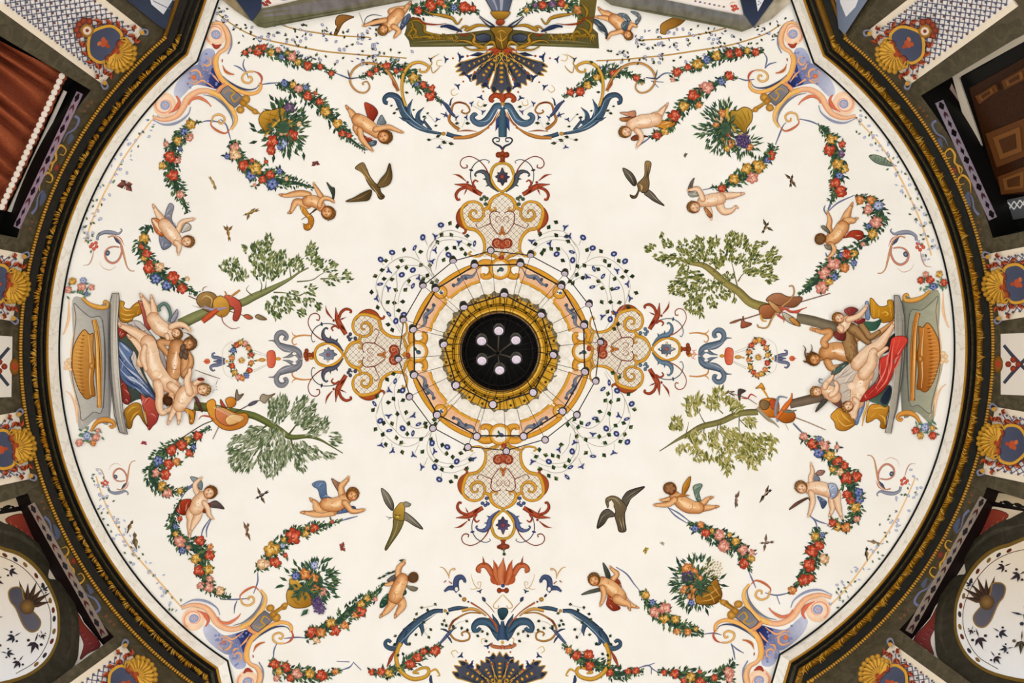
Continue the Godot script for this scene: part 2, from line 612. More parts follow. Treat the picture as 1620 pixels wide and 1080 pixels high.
func shell() -> void:
	make_paths()
	# vault with its round opening
	ceil_node = MeshInstance3D.new()
	ceil_node.name = "ceiling"
	add_child(ceil_node)
	tag(ceil_node, "cream plaster vault painted with garlands, cherubs, trees and scrolls", "ceiling", "structure")
	surf = 0
	zc = 0
	S(Vector2(791, 556), 0)
	var eye := SP
	var r0 := 61.0 * (SP.y - EYE) / F
	var na := 180
	var nr := 46
	var rows := []
	for j in nr + 1:
		var t := pow(j / float(nr), 0.8)
		var row := []
		for i in na + 1:
			var u := Vector2.from_angle(TAU * i / na)
			var q := Vector2(eye.x, eye.z).lerp(Vector2(CX, CZ), t) + u * lerpf(r0, 1.0, t) * Vector2(1, 1)
			if j > 0:
				var rr := Vector2(7.0, 6.15)
				q = (Vector2(eye.x, eye.z) + u * r0).lerp(Vector2(CX, CZ) + u * rr, t)
			row.append(Vector3(q.x, EYE + H0 - KX * (q.x - CX) ** 2 - KZ * (q.y - CZ) ** 2, q.y))
		rows.append(row)
	for j in nr:
		for i in na:
			var p: Array = [rows[j][i], rows[j][i + 1], rows[j + 1][i + 1], rows[j + 1][i]]
			var nn := []
			for x in p:
				nn.append(-Vector3(2 * KX * (x.x - CX), 1, 2 * KZ * (x.z - CZ)).normalized())
			var w := Color(1, 1, 1)
			t3(p[0], p[1], p[2], w, nn[0], nn[1], nn[2])
			t3(p[0], p[2], p[3], w, nn[0], nn[2], nn[3])
	var plaster := mat(Color("f2f2f0"), 0.9, noise_tex(0.006, [0.0, "f7f4ee", 0.5, "fcfaf7", 1.0, "ffffff"], 1024, 6), 0.22)
	plaster.metallic_specular = 0.15
	ceil_node.mesh = mesh_of()
	ceil_node.material_override = plaster
	# outer skin, so that the vault has thickness
	for j in nr:
		for i in range(0, na, 4):
			var up3 := Vector3(0, 0.28, 0)
			q3(rows[j][i] + up3, rows[j][i + 4] + up3, rows[j + 1][i + 4] + up3, rows[j + 1][i] + up3, K("8c8477"), Vector3.UP)
	put("roof", self, vc, "plain outer shell above the painted vault", "structure")
	# the dark opening with its ribs
	var well := base("oculus", "round black opening in the crown of the vault", "opening", "structure")
	var topc := eye + Vector3(0, 0.75, 0)
	for i in 72:
		var u := Vector2.from_angle(TAU * i / 72); var w := Vector2.from_angle(TAU * (i + 1) / 72)
		var A := eye + Vector3(u.x, 0, u.y) * r0; var B := eye + Vector3(w.x, 0, w.y) * r0
		q3(A - Vector3(0, 0.01, 0), B - Vector3(0, 0.01, 0), B + Vector3(0, 0.75, 0), A + Vector3(0, 0.75, 0), K("121212"), Vector3(-u.x, 0, -u.y))
		t3(A + Vector3(0, 0.75, 0), B + Vector3(0, 0.75, 0), topc, K("0b0b0c"), Vector3.DOWN, Vector3.DOWN, Vector3.DOWN)
	put("shaft", well, vc)
	rng.seed = 21
	for i in 26:
		var a := TAU * i / 26.0 + rng.randf_range(-0.06, 0.06)
		var u := Vector3(cos(a), 0, sin(a))
		var b := u.cross(Vector3.UP)
		var r1 := rng.randf_range(0.14, 0.32) * 1.0
		box3(Transform3D(Basis(u, Vector3.UP, b), topc + u * (r1 + r0 * 0.97) / 2 - Vector3(0, 0.03, 0)), Vector3(r0 * 0.97 - r1, 0.05, 0.006 + 0.012 * rng.randf()), K("2b2b2d"))
		put("rib", well, vc)
	# walls
	stone = mat(Color.WHITE, 0.5, noise_tex(0.008, [0.0, "6d6858", 0.4, "8d8674", 0.52, "a39c88", 0.6, "7b7564", 1.0, "b5ae9c"], 1024, 6), 0.5)
	niche_from(0, Vector2(141, 141), Vector2(30, 377))
	niche_from(1, Vector2(1459, 150), Vector2(1568, 377))
	niche_from(0, Vector2(47, 779), Vector2(178, 1009))
	niche_from(1, Vector2(1556, 769), Vector2(1427, 999))
	var win := []
	for side in 2:
		var m := PI if side == 0 else 0.0
		for d in [-0.62, 0.0, 0.62]:
			var w := [m + d - 0.16, m + d + 0.16, -0.6, 2.5]
			holes[side].append(w)
			win.append([side, w])
	for side in 2:
		var nm: String = ["left", "right"][side]
		var o := base("wall_" + nm, "dark olive stone wall with painted panels on the %s, below the cornice" % nm, "wall", "structure")
		wall_node[side] = o
		var P: Array = paths[side]
		var off := 64.0 if side == 0 else 61.0
		var k0 := at_h(P[1][0] + P[1][1] * off, HW); var k1 := at_h(P[P.size() - 2][0] + P[P.size() - 2][1] * off, HW)
		var a0 := ang_of(side, k0); var a1 := ang_of(side, k1)
		var cuts := [a0, a1]
		for h in holes[side]:
			cuts.append(h[0]); cuts.append(h[1])
		cuts.sort()
		for i in cuts.size() - 1:
			var u: float = cuts[i]; var w: float = cuts[i + 1]
			var here := []
			for h in holes[side]:
				if h[0] < (u + w) / 2 and h[1] > (u + w) / 2: here.append(h)
			here.sort_custom(func(x, y): return x[2] < y[2])
			var low := -EYE
			for h in here:
				arc_sheet(side, u, w, low, h[2], 0, "8f8a7c"); low = h[3]
			arc_sheet(side, u, w, low, HW + 0.02, 0, "8f8a7c")
		# straight walls of the two bays
		for e in 2:
			var kk := k0 if e == 0 else k1
			var fp: Array = P[0] if e == 0 else P[P.size() - 1]
			var fq := at_h(fp[0] + fp[1] * off, HW)
			var far := kk + (fq - kk).normalized() * 3.4
			var dn := Vector3(0, -HW - EYE, 0)
			q3(kk, far, far + dn, kk + dn, K("8f8a7c"), Vector3(-kk.x, 0, 0))
		put("stone_face", o, stone)
		o.position = Vector3.ZERO
	for e in 2:
		var z := 5.95 * (1 if e == 0 else -1)
		var far := base("wall_" + ["back", "front"][e], "plain pale end wall closing the %s bay" % ["upper", "lower"][e], "wall", "structure")
		for s in [[-4.0, -1.6, -EYE, 5.2], [1.6, 4.0, -EYE, 5.2], [-1.6, 1.6, -EYE, -0.8], [-1.6, 1.6, 2.7, 5.2]]:
			box3(Transform3D(Basis(), Vector3((s[0] + s[1]) / 2, EYE + (s[2] + s[3]) / 2, z)), Vector3(s[1] - s[0], s[3] - s[2], 0.25), K("d8d0c0"))
		put("plaster_face", far, vc)
		win.append([-1, z])
	# floor
	box3(Transform3D(Basis(), Vector3(0, -0.06, 0)), Vector3(13, 0.12, 13), K("cfccc6"))
	put("floor", self, vc, "pale stone floor", "structure").set_meta("category", "floor")
	# daylight windows low in the walls
	var n := 0
	for w in win:
		n += 1
		var c: Vector3; var inn: Vector3; var wd: float; var ht := 3.1
		if w[0] >= 0:
			var h: Array = w[1]
			var side: int = w[0]
			c = wall_pt(side, (h[0] + h[1]) / 2, (h[2] + h[3]) / 2, 0.2)
			var q := -Vector2.from_angle((h[0] + h[1]) / 2)
			inn = Vector3(q.x, 0, q.y)
			wd = (h[1] - h[0]) * WR[side]
			jambs(side, h[0], h[1], h[2], h[3], 0.24, "d8d2c4")
			put("window_reveal", wall_node[side], vc)
		else:
			c = Vector3(0, EYE + 0.95, w[1]); inn = Vector3(0, 0, -signf(w[1])); wd = 3.2; ht = 3.5
		var b := Basis(Vector3.UP.cross(inn), Vector3.UP, inn)
		var wn := base("window_%d" % n, "tall bright window low in the wall under the vault", "window", "structure", "tall windows low in the walls")
		box3(Transform3D(b, c - inn * 0.02), Vector3(wd, ht, 0.02), Color(1, 1, 1))
		var gl := StandardMaterial3D.new()
		gl.albedo_color = Color("eef2f6")
		gl.emission_enabled = true
		gl.emission = Color("fff8ee")
		gl.emission_energy_multiplier = 1.0
		put("pane", wn, gl)
		for s in [[0, ht / 2, wd, 0.07], [0, -ht / 2, wd, 0.07], [wd / 2, 0, 0.07, ht], [-wd / 2, 0, 0.07, ht], [0, 0, 0.05, ht], [0, 0.5, wd, 0.04]]:
			box3(Transform3D(b, c + b * Vector3(s[0], s[1], 0.01)), Vector3(s[2], s[3], 0.05), K("e8e2d6"))
		put("window_frame", wn, vc)
		var al := AreaLight3D.new()
		al.name = "daylight"
		al.area_size = Vector2(wd, ht)
		al.light_energy = LIGHT
		al.light_color = Color("fffdfb")
		al.shadow_enabled = true
		al.area_range = 40.0
		add_child(al, true)
		al.transform = Transform3D(Basis(b.x * -1.0, Vector3.UP, -inn), c + inn * 0.12)

# ---- niches, panels, lamp, bay arches
func aff(a: Vector2, b: Vector2, c: Vector2, d: Vector2, flip: bool) -> Transform2D:   # picture map taking a,b to c,d
	var u := b - a
	var w := d - c
	var k := w.length() / u.length()
	var A := Transform2D(u / u.length(), Vector2(-u.y, u.x) / u.length(), a)
	var f := -1.0 if flip else 1.0
	var B := Transform2D(w / u.length(), Vector2(-w.y, w.x) / u.length() * f, c)
	return B * A.affine_inverse()

# a flat piece with real thickness, standing off mm in front of the surface
func slab(p: PackedVector2Array, col: String, mm: float, col2 := "", ang := 0.0) -> void:
	var keep := zc
	zc = keep + mm
	fillp(p, col, col2, ang)
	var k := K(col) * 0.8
	for i in p.size():
		var a := M * p[i]
		var b := M * p[(i + 1) % p.size()]
		var n := maxi(1, int(a.distance_to(b) / 20))
		for j in n:
			var u := a.lerp(b, j / float(n)); var w := a.lerp(b, (j + 1) / float(n))
			S(u, (keep + mm) * 0.001); var A := SP
			S(w, (keep + mm) * 0.001); var B := SP
			S(w, keep * 0.001); var D := SP
			S(u, keep * 0.001); var E := SP
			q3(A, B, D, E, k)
	zc = keep + mm + 0.2

func ornament_strip(a: Vector2, b: Vector2, w: float, bg: String, tone: Array, n: int) -> void:
	M = Transform2D((b - a).angle(), a)
	ms = 1.0
	var L := a.distance_to(b)
	var p := PackedVector2Array([Vector2(0, -w / 2), Vector2(L, -w / 2), Vector2(L, w / 2), Vector2(0, w / 2)])
	slab(p, bg, 8)
	for i in n:
		var x := L * (i + 0.5) / n
		var t: String = tone[i % tone.size()]
		if i % 3 == 0:
			blob(x, 0, L / n * 0.42, w * 0.27, 0, t)
			blob(x, 0, L / n * 0.2, w * 0.36, 0, t)
		elif i % 3 == 1:
			leaf(x - L / n * 0.4, 0, 0.25, L / n * 0.8, w * 0.3, t, t)
			leaf(x - L / n * 0.4, 0, -0.25, L / n * 0.8, w * 0.3, t, t)
		else:
			blob(x, 0, L / n * 0.22, w * 0.22, 0, t)
			leaf(x, 0, 0.0, L / n * 0.5, w * 0.2, t, t)
			leaf(x, 0, PI, L / n * 0.5, w * 0.2, t, t)

const DEEPS := [0.21, 0.3, 0.15, 0.15]
var DEEP := 0.3

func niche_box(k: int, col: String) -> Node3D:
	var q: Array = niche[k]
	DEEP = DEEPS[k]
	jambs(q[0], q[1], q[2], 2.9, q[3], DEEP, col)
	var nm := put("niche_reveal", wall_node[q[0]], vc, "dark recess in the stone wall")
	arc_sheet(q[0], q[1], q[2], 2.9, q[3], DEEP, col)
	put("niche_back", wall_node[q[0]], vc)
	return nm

func niches() -> void:
	# upper left: curtained opening
	var W: Node3D = wall_node[0]
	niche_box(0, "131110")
	surf = 3
	hp = niche[0][3]
	zc = 2
	ornament_strip(Vector2(127, 147), Vector2(27, 360), 10, "a893a6", ["241b22", "5b2f36", "2b2733"], 13)
	put("inlaid_strip", W, vc, "lavender strip with dark inlay on the lintel")
	surf = 1
	ro = DEEP
	zc = 60
	cr(0, 120, 3.6)
	slab(pts("335,62 352,70 30,765 12,760"), "cfcabf", 10)
	put("pelmet_edge", W, vc)
	var cu := base("curtain", "red brown gathered curtain in the upper left wall opening", "curtain")
	var a := Vector2(93, 137); var b := Vector2(3, 332)
	var rows := []
	for i in 91:
		var u := lerpf(-0.12, 1.0, i / 90.0)
		var row := []
		for j in 26:
			var v := j * 7.0
			var p := a.lerp(b, u)
			var d := (p - Vector2(810, 540)).normalized()
			p += d * v + Vector2(0.35, -0.6) * v * 0.35 * sin(u * 2.2)
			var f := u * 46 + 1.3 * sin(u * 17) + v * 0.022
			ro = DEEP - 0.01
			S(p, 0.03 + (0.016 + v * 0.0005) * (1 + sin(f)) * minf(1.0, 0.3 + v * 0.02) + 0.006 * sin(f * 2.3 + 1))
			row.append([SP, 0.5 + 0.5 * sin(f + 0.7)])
		rows.append(row)
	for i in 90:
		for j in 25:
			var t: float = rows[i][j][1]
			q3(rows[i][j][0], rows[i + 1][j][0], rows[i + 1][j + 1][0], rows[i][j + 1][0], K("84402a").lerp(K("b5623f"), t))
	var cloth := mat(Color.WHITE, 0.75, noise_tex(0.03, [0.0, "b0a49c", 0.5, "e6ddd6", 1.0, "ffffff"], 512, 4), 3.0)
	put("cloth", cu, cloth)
	ro = DEEP - 0.17
	zc = 2
	for i in 25:
		var p := a.lerp(b, -0.08 + 1.06 * i / 24.0)
		M = Transform2D((b - a).angle(), p)
		blob(0, 3, 5.2, 5.2, 0, "f0e8de", "e4dacf")
	put("lace_edge", cu, vc, "scalloped white lace edging")
	ro = 0
	# upper right: wooden shutter
	W = wall_node[1]
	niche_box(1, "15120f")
	surf = 3
	hp = niche[1][3]
	zc = 2
	ornament_strip(Vector2(1485, 161), Vector2(1570, 346), 13, "a195a5", ["17131a", "4b2b36", "1e1a24"], 13)
	put("inlaid_strip", W, vc, "lavender strip with dark inlay on the lintel")
	surf = 2
	ro = DEEP
	zc = 4
	cr(1420, 120, 3.6)
	fill("288,100 310,40 395,230 450,395 442,415 390,330", "b0998f", "8a6a66", 70, false)
	str_("320,110 360,210 420,350", Vector3(4, 16, 3), "5b2c28")
	put("side_panel", W, vc, "narrow painted panel beside the shutter")
	zc = 10
	slab(pts("325,-20 355,-30 480,330 585,690 560,705 430,360"), "cfc6b4", 30)
	zc = 10
	slab(pts("322,-22 1300,-560 1300,-520 348,6"), "cfc6b4", 30)
	put("shutter_surround", W, vc, "white stone surround")
	var sh := base("window_shutter", "dark brown panelled wooden shutter in the upper right wall opening", "shutter")
	zc = 14
	slab(pts("360,10 1300,-520 1300,650 590,690 480,330"), "0f0e0e", 12)
	slab(pts("430,55 1300,-430 1300,620 610,670 520,370"), "3f2412", 26)
	put("shutter_frame", sh, mat(Color.WHITE, 0.3, noise_tex(0.03, [0.0, "9a8a7a", 0.5, "d8ccc0", 1.0, "ffffff"], 512, 4), 2.0))
	for s in ["475,95 590,25 608,62 500,140", "625,5 770,-80 785,-15 645,55", "800,-95 960,-190 985,-120 815,-30", "830,195 1060,90 1090,370 855,432", "535,312 770,215 790,430 600,505", "605,560 790,490 790,640 625,662"]:
		slab(pts(s), "5a371c", 22)
		var p := pts(s)
		var c := Vector2.ZERO
		for x in p: c += x / p.size()
		for i in p.size(): p[i] = c.lerp(p[i], 0.66)
		slab(p, "734a26", 10)
		for i in p.size(): p[i] = c.lerp(p[i], 0.6)
		slab(p, "452a14", 6)
		zc -= 39
		put("shutter_panel", sh, vc)
	zc = 16
	slab(pts("575,715 760,675 760,800 580,830"), "53555a", 14)
	for i in 5:
		var x := 610 + i * 34
		line(pts("%d,%d %d,%d" % [x, 770 - i * 7, x + 34, 715 - i * 7]), 7, "e8e8ea")
		line(pts("%d,%d %d,%d" % [x, 722 - i * 7, x + 34, 762 - i * 7]), 7, "e8e8ea")
	put("lattice_panel", W, vc, "grey panel with white lattice below the shutter")
	# lower niches: oval panels
	for k in [2, 3]:
		var side: int = k - 2
		W = wall_node[side]
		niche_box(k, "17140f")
		surf = 3
		hp = niche[k][3]
		zc = 2
		if side == 0: ornament_strip(Vector2(50, 797), Vector2(167, 1006), 11, "9b8b7f", ["2b2730", "5b2b2b", "35313c"], 14)
		else: ornament_strip(Vector2(1555, 787), Vector2(1437, 999), 11, "9d8f84", ["2b2730", "4b2b2b", "35313c"], 14)
		put("inlaid_strip", W, vc, "beige strip with dark inlay on the lintel")
		surf = side + 1
		ro = DEEP
		zc = 3
		cr(0, 760, 3.375)
		if side == 1:
			M = Transform2D(0, Vector2(0, -7)) * M
			mirx(802)
		slab(pts("-300,150 130,82 122,132 -300,230"), "d9c4a2", 8)
		for i in 4:
			blob(30 - i * 60, 145 + i * 12, 26, 11, -20, "15110f")
			leaf(50 - i * 60, 138 + i * 12, 0.3, 30, 14, "15110f", "15110f")
		put("frieze_strip", W, vc, "cream strip with black ornament")
		slab(pts("-300,230 100,165 130,170 350,560 440,760 545,885 380,1010 200,1200 -300,1200"), "d6c6ac", 6, "e2e2e4", 80)
		put("field", W, vc)
		for s in ["20,210 100,180 130,215 200,370 160,340 120,290 70,260", "400,700 440,770 530,880 460,930 420,960 440,880 410,800"]:
			shp(s, "8c3a28", "6a2a2e", 60, "3c1a16", 1.0)
		for i in 5:
			leaf(40 + i * 30, 215 + i * 22, 1.2, 34, 16, "7a2c20", "a9573c")
			leaf(430 + i * 18, 790 + i * 24, 2.6, 40, 16, "5c2630", "86424a")
		put("red_leaf_spray", W, vc, "dark red leaf ornament")
		zc += 4
		slab(sm(pts("-300,190 0,235 130,300 225,390 246,460 240,530 290,545 360,620 400,740 405,880 380,1000 250,1110 -100,1250 -300,1200"), true, 4), "595751", 22)
		str_("-100,262 60,300 150,350 220,420", Vector3(4, 26, 6), "73726c")
		str_("330,640 370,740 372,870 340,960", Vector3(4, 26, 6), "6c6a62")
		put("oval_frame", W, stone, "dark grey stone frame of the oval panel")
		slab(sm(pts("-300,330 0,368 130,425 225,530 285,660 300,770 288,880 220,1000 80,1085 -150,1130 -300,1100"), true, 4), "6b5420", 5)
		slab(sm(pts("-300,350 0,390 120,445 210,545 270,670 284,770 272,880 205,990 75,1068 -150,1110 -300,1080"), true, 4), "dccbb0", 2, "e4e8ee", 75)
		str_("-100,400 0,425 100,480 180,570 235,680 250,770 235,870 170,980 60,1050", Vector3(4, 4, 4), "4a2c1a")
		for i in 12:
			var q := sm(pts("0,410 110,462 195,556 252,674 267,770 254,875 187,985 65,1060"), false, 6)
			var c := q[mini(q.size() - 1, int(i * 3.4))]
			blob(c.x, c.y, 17, 9, 35 + i * 9, ["5b2a1c", "2c2b38", "7a5a2c"][i % 3])
		put("oval_panel", W, vc, "oval panel with white ground and dark scroll ornament")
		for i in 7:
			leaf(120, 690, -2.2 + i * 0.33, 130 + 20 * (i % 2), 30, "4a3220", "2b1d18")
		shp("20,610 45,585 90,590 100,640 130,690 190,760 180,810 140,825 100,790 60,700 30,660", "454552", "5a5a66", 40, "8a6a2c", 2)
		blob(120, 690, 42, 42, 0, "8a6a34", "4a3420")
		for q in [[25, 495, 0.4, 34], [162, 880, 1.9, 46], [50, 850, 2.6, 36], [75, 985, 2.2, 34], [10, 940, 0.2, 30], [200, 840, 1.2, 22], [-60, 540, 0.5, 40], [-80, 760, 2.9, 60], [-70, 900, 1.5, 50], [205, 600, -0.6, 24]]:
			var cc: String = ["2b3140", "3a2228", "5f5030"][int(q[3]) % 3]
			for e in [-0.75, 0.0, 0.75]: leaf(q[0], q[1], q[2] + e, q[3] * (1.1 if e else 1.5), q[3] * 0.45, cc, "1e2230")
			leaf(q[0], q[1], q[2] + PI, q[3] * 1.2, q[3] * 0.2, cc, cc)
			for e in [-1.5, 1.5]:
				var z := Vector2(q[0], q[1]) + Vector2.from_angle(q[2] + e) * float(q[3]) * 0.8
				blob(z.x, z.y, q[3] * 0.2, q[3] * 0.17, 0, cc)
		put("scroll_ornament", W, vc, "brown sunburst with blue scrolls on the oval panel")
	# painted panels on the wall face
	ro = 0
	for d in [[0, 192, 88, 217.0], [1, 1409, 89, -37.0], [0, 25.5, 454, 190.0], [0, 35, 705, 169.0], [1, 1576, 454, -10.0], [1, 1568, 697, 11.0], [0, 225, 1064, 143.0], [1, 1382, 1063, 37.0]]:
		surf = d[0] + 1
		shell_panel(wall_node[d[0]], Vector2(d[1], d[2]), d[3])
	for d in [[0, 17, 580, 181.0], [1, 1585, 576, 0.0]]:
		surf = d[0] + 1
		M = Transform2D(deg_to_rad(d[3] - 90), Vector2(d[1], d[2]))
		ms = 1
		zc = 1
		slab(pts("-48,0 48,0 56,190 -56,190"), "e2dcd2", 12)
		rod("-30,5 -10,22 20,50", Vector3(5, 6, 4), "3e4556", "23283a")
		rod("30,5 10,22 -20,50", Vector3(5, 6, 4), "3e4556", "23283a")
		for q in [[0, 12], [-7, 20], [7, 20], [0, 28]]: blob(q[0], q[1], 5, 5, 0, "a8452c", "6e2418")
		blob(0, -4, 14, 8, 0, "a8732c", "6a4418")
		blob(0, -4, 6, 5, 0, "a8452c")
		put("white_panel", wall_node[d[0]], vc, "white wall panel with crossed blue ribbons and red flowers")
	# scrolls painted on the grey stone
	var ref := [Vector2(141, 141), Vector2(30, 377)]
	for k in 4:
		var q: Array = [[0, Vector2(141, 141), Vector2(30, 377), false], [1, Vector2(1459, 150), Vector2(1568, 377), true], [0, Vector2(178, 1009), Vector2(47, 779), true], [1, Vector2(1427, 999), Vector2(1556, 769), false]][k]
		surf = q[0] + 1
		cr(0, 120, 3.6)
		M = aff(ref[0], ref[1], q[1], q[2], q[3]) * M
		zc = 1
		for s in ["225,655 232,590 270,552 298,575 290,605 262,600", "288,560 276,510 318,478 318,430 345,395 375,420 362,450 340,445"]:
			rod(s, Vector3(4, 15, 5), "dcae4c", "a87a28", "3a2c14")
		rod("318,478 300,500 288,540", Vector3(8, 12, 8), "dcae4c", "a87a28")
		rod("425,228 448,250 425,300 380,330 358,375", Vector3(18, 12, 4), "7a80a4", "4c506e")
		rod("240,650 215,690 205,750 178,785", Vector3(4, 10, 18), "7a80a4", "4c506e")
		for s in ["400,330 420,350 385,390", "240,650 262,690 225,740"]: fill(s, "56607c")
		blob(322, 522, 17, 22, 20, "9a4a38", "6a3428")
		for s in [[480, 200], [500, 170], [520, 150], [180, 830], [170, 870]]: blob(s[0], s[1], 12, 9, 30, "8a5a3c", "5c4634")
		put("painted_scroll", wall_node[q[0]], vc, "gold and blue scroll painted on the grey stone")

func shell_panel(W: Node3D, at: Vector2, deg: float) -> void:
	M = Transform2D(deg_to_rad(deg - 90), at)
	ms = 1
	zc = 1
	slab(pts("-54,-2 54,-2 58,210 -58,210"), "e8dcc8", 12)
	fill("-44,6 44,6 47,210 -47,210", "e9e4df", "", 0, false)
	var o := put("shell_panel", W, vc, "white lattice panel with gilded shell and blue shield")
	for i in range(-5, 20):
		var a := Vector2(-45, i * 11.0); var b := Vector2(45, i * 11.0 + 90)
		for e in 2:
			var g := Geometry2D.intersect_polyline_with_polygon(PackedVector2Array([a, b] if e == 0 else [Vector2(-a.x, a.y), Vector2(-b.x, b.y)]), pts("-44,7 44,7 46,205 -46,205"))
			for s in g:
				line(s, 1.5, "5d6078")
	for i in range(-4, 5):
		for j in 18:
			var x := i * 11.0; var y := 11.0 + j * 11.0
			fill("%f,%f %f,%f %f,%f %f,%f" % [x - 2.6, y, x, y - 2.6, x + 2.6, y, x, y + 2.6], "55586e" if (i + j) % 3 else "6e4a4c", "", 0, false)
	put("lattice", o, vc)
	for s in [-1, 1]:
		for q in [[40, 8, 12, 2.4], [38, 20, 15, 1.9], [36, 34, 14, 1.2], [30, 2, 12, -0.6], [32, 48, 14, 1.6], [26, 62, 16, 2.0], [18, 76, 16, 2.2], [46, 14, 9, 0.4]]:
			leaf(q[0] * s, q[1], (PI - q[3]) if s < 0 else q[3], q[2], 7, "b3542f", "6f2a18")
			leaf(q[0] * s, q[1], (PI - q[3] - 0.9) if s < 0 else q[3] + 0.9, q[2] * 0.8, 6, "9a3f24", "5a2014")
		rod("%d,3 %d,-6 %d,-3 %d,6" % [46 * s, 52 * s, 58 * s, 54 * s], Vector3(2, 4, 2), "8a8ea4", "4a4e64")
		blob(50 * s, 1, 3.5, 3.5, 0, "c79436")
	shp("-26,24 -30,44 -18,58 0,66 18,58 30,44 26,24 0,20", "4a5068", "3c4258", 90, "d09c34", 4.5)
	blob(0, 40, 7, 5, 0, "b2502e"); blob(-4, 45, 4, 3, 0, "b2502e"); blob(5, 46, 4, 3, 0, "c0693c"); blob(0, 33, 3, 4, 0, "a64426")
	blob(0, 74, 11, 11, 0, "cf9a36", "8a5c1c"); blob(0, 74, 7, 7, 0, "f0e4d8", "d8c0b0"); blob(0, 74, 3, 3, 0, "7a3a28")
	for q in [[-14, 80], [14, 80], [0, 90], [-9, 88], [9, 88]]: blob(q[0], q[1], 6, 5, 0, "a4482a", "5e2416")
	put("blue_shield", o, vc, "blue shield in a gold frame with red leaves")
	ridge = 0.01
	for i in 11:
		var t := PI + PI * (i + 0.5) / 11
		var d := Vector2.from_angle(t)
		var l := 35.0 if absf(i - 5) < 4 else 30.0
		leaf(0, 17, t, l, 12.5, "dcaa40", "a87822")
		blob(d.x * (l - 5), 17 + d.y * (l - 5), 4.6, 4.6, 0, "d8a63e", "8f6418")
		leaf(d.x * 5, 17 + d.y * 5, t, l * 0.5, 2.6, "2c3348", "20263a")
	ridge = 0.0
	blob(0, 17, 15, 6, 0, "b2502e", "7c2c1a"); blob(-15, 19, 8, 7, 0, "b95c34", "6e2816"); blob(15, 19, 8, 7, 0, "b95c34", "6e2816")
	for s in [-1, 1]: rod("%d,22 %d,14 %d,18 %d,24" % [20 * s, 24 * s, 28 * s, 23 * s], Vector3(2, 4, 2), "d3a03a", "8a5c1c")
	put("gilded_shell", o, vc, "gilded scallop shell")

func lamp_fitting() -> void:
	var ch := base("chandelier", "black wire chandelier of concentric rings with small frosted lamps", "chandelier")
	var iron := mat(Color.WHITE, 0.4)
	var glass := mat(Color.WHITE, 0.25)
	var rings := [
		[6.3, "555,155 703,172 830,240 920,355 963,495 945,640 875,765 757,858 613,900 470,885 340,815 253,698 211,558 230,412 303,285 415,193", 0.9, 1.0],
		[5.7, "495,210 665,205 817,287 902,432 905,605 822,752 677,845 503,845 355,765 270,617 267,448 350,298", 0.93, 1.0],
		[5.3, "605,318 743,393 788,542 713,682 563,727 425,655 380,503 455,365", 0.9, 1.0],
		[4.0, "585,452 648,487 650,558 588,598 522,563 521,490", 0.0, 1.0]]
	var proto: Node3D = null
	var eye := Vector3(-0.19, EYE + 7.6, -0.16)
	for r in 4:
		var h: float = rings[r][0]
		cr(540, 330, 2.348)
		var p := pts(rings[r][1])
		var w := []
		for x in p:
			w.append(at_h(M * x, h))
		if r < 3:
			var q := []
			for x in w: q.append(Vector3(x.x, x.y + 0.03, x.z))
			tube3(q, [0.0065, 0.0085, 0.0085][r], K("161412"), 6, true)
			put("ring", ch, iron)
		for i in w.size():
			var at: Vector3 = w[i]
			var lamp: Node3D
			if proto == null:
				lamp = Node3D.new()
				lamp.name = "lamp"
				ch.add_child(lamp, true)
				lathe3(Transform3D(), [Vector2(0.016, 0.065), Vector2(0.036, 0.055), Vector2(0.044, 0.03), Vector2(0.048, 0.0), Vector2(0.0485, -0.006), Vector2(0.033, -0.006)], K("1a1614"), 18)
				put("socket", lamp, iron)
				lathe3(Transform3D(), [Vector2(0.0365, -0.004), Vector2(0.035, -0.012), Vector2(0.027, -0.016), Vector2(0.0, -0.017)], K("c9bccb"), 18)
				put("frosted_lens", lamp, glass, "lavender frosted lens")
				for q in [0.0125, 0.024]:
					var c := []
					for j in 16: c.append(Vector3(q * cos(TAU * j / 16), -0.0165, q * sin(TAU * j / 16)))
					tube3(c, 0.0014, K("857a8c"), 5, true)
				put("lens_ring", lamp, glass)
				proto = lamp
			else:
				lamp = proto.duplicate()
				lamp.name = "lamp"
				ch.add_child(lamp, true)
			lamp.position = at
			if r < 3:   # the outer lamps lean outwards
				var out := Vector3(at.x + 0.18, 0, at.z + 0.15).normalized()
				lamp.rotate(out.cross(Vector3.UP).normalized(), -0.5)
			# stays
			if r == 0 or r == 1:
				var hub := Vector3(eye.x, eye.y, eye.z) + Vector3(at.x - eye.x, 0, at.z - eye.z).normalized() * 0.52
				tube3([at + Vector3(0, 0.06, 0), hub], 0.0035, K("2a2622"), 4)
			elif r == 2:
				var hub := Vector3(eye.x, eye.y, eye.z) + Vector3(at.x - eye.x, 0, at.z - eye.z).normalized() * 0.5
				tube3([at + Vector3(0, 0.05, 0), hub], 0.006, K("14120f"), 5)
			else:
				tube3([at + Vector3(0, 0.07, 0), Vector3(eye.x * 0.8, EYE + 5.4, eye.z * 0.8)], 0.006, K("14120f"), 5)
			put("stay", ch, iron)
	for d in [[0.50, 7.55, 0.007], [0.565, 7.35, 0.006], [0.62, 7.6, 0.006]]:
		var c := []
		for j in 40: c.append(Vector3(eye.x + d[0] * cos(TAU * j / 40), EYE + d[1], eye.z + d[0] * sin(TAU * j / 40)))
		tube3(c, d[2], K("171411"), 5, true)
		put("hoop", ch, iron)
	tube3([Vector3(eye.x * 0.8, EYE + 5.35, eye.z * 0.8), Vector3(eye.x, EYE + 8.6, eye.z)], 0.02, K("0f0e0d"), 8)
	put("stem", ch, iron)

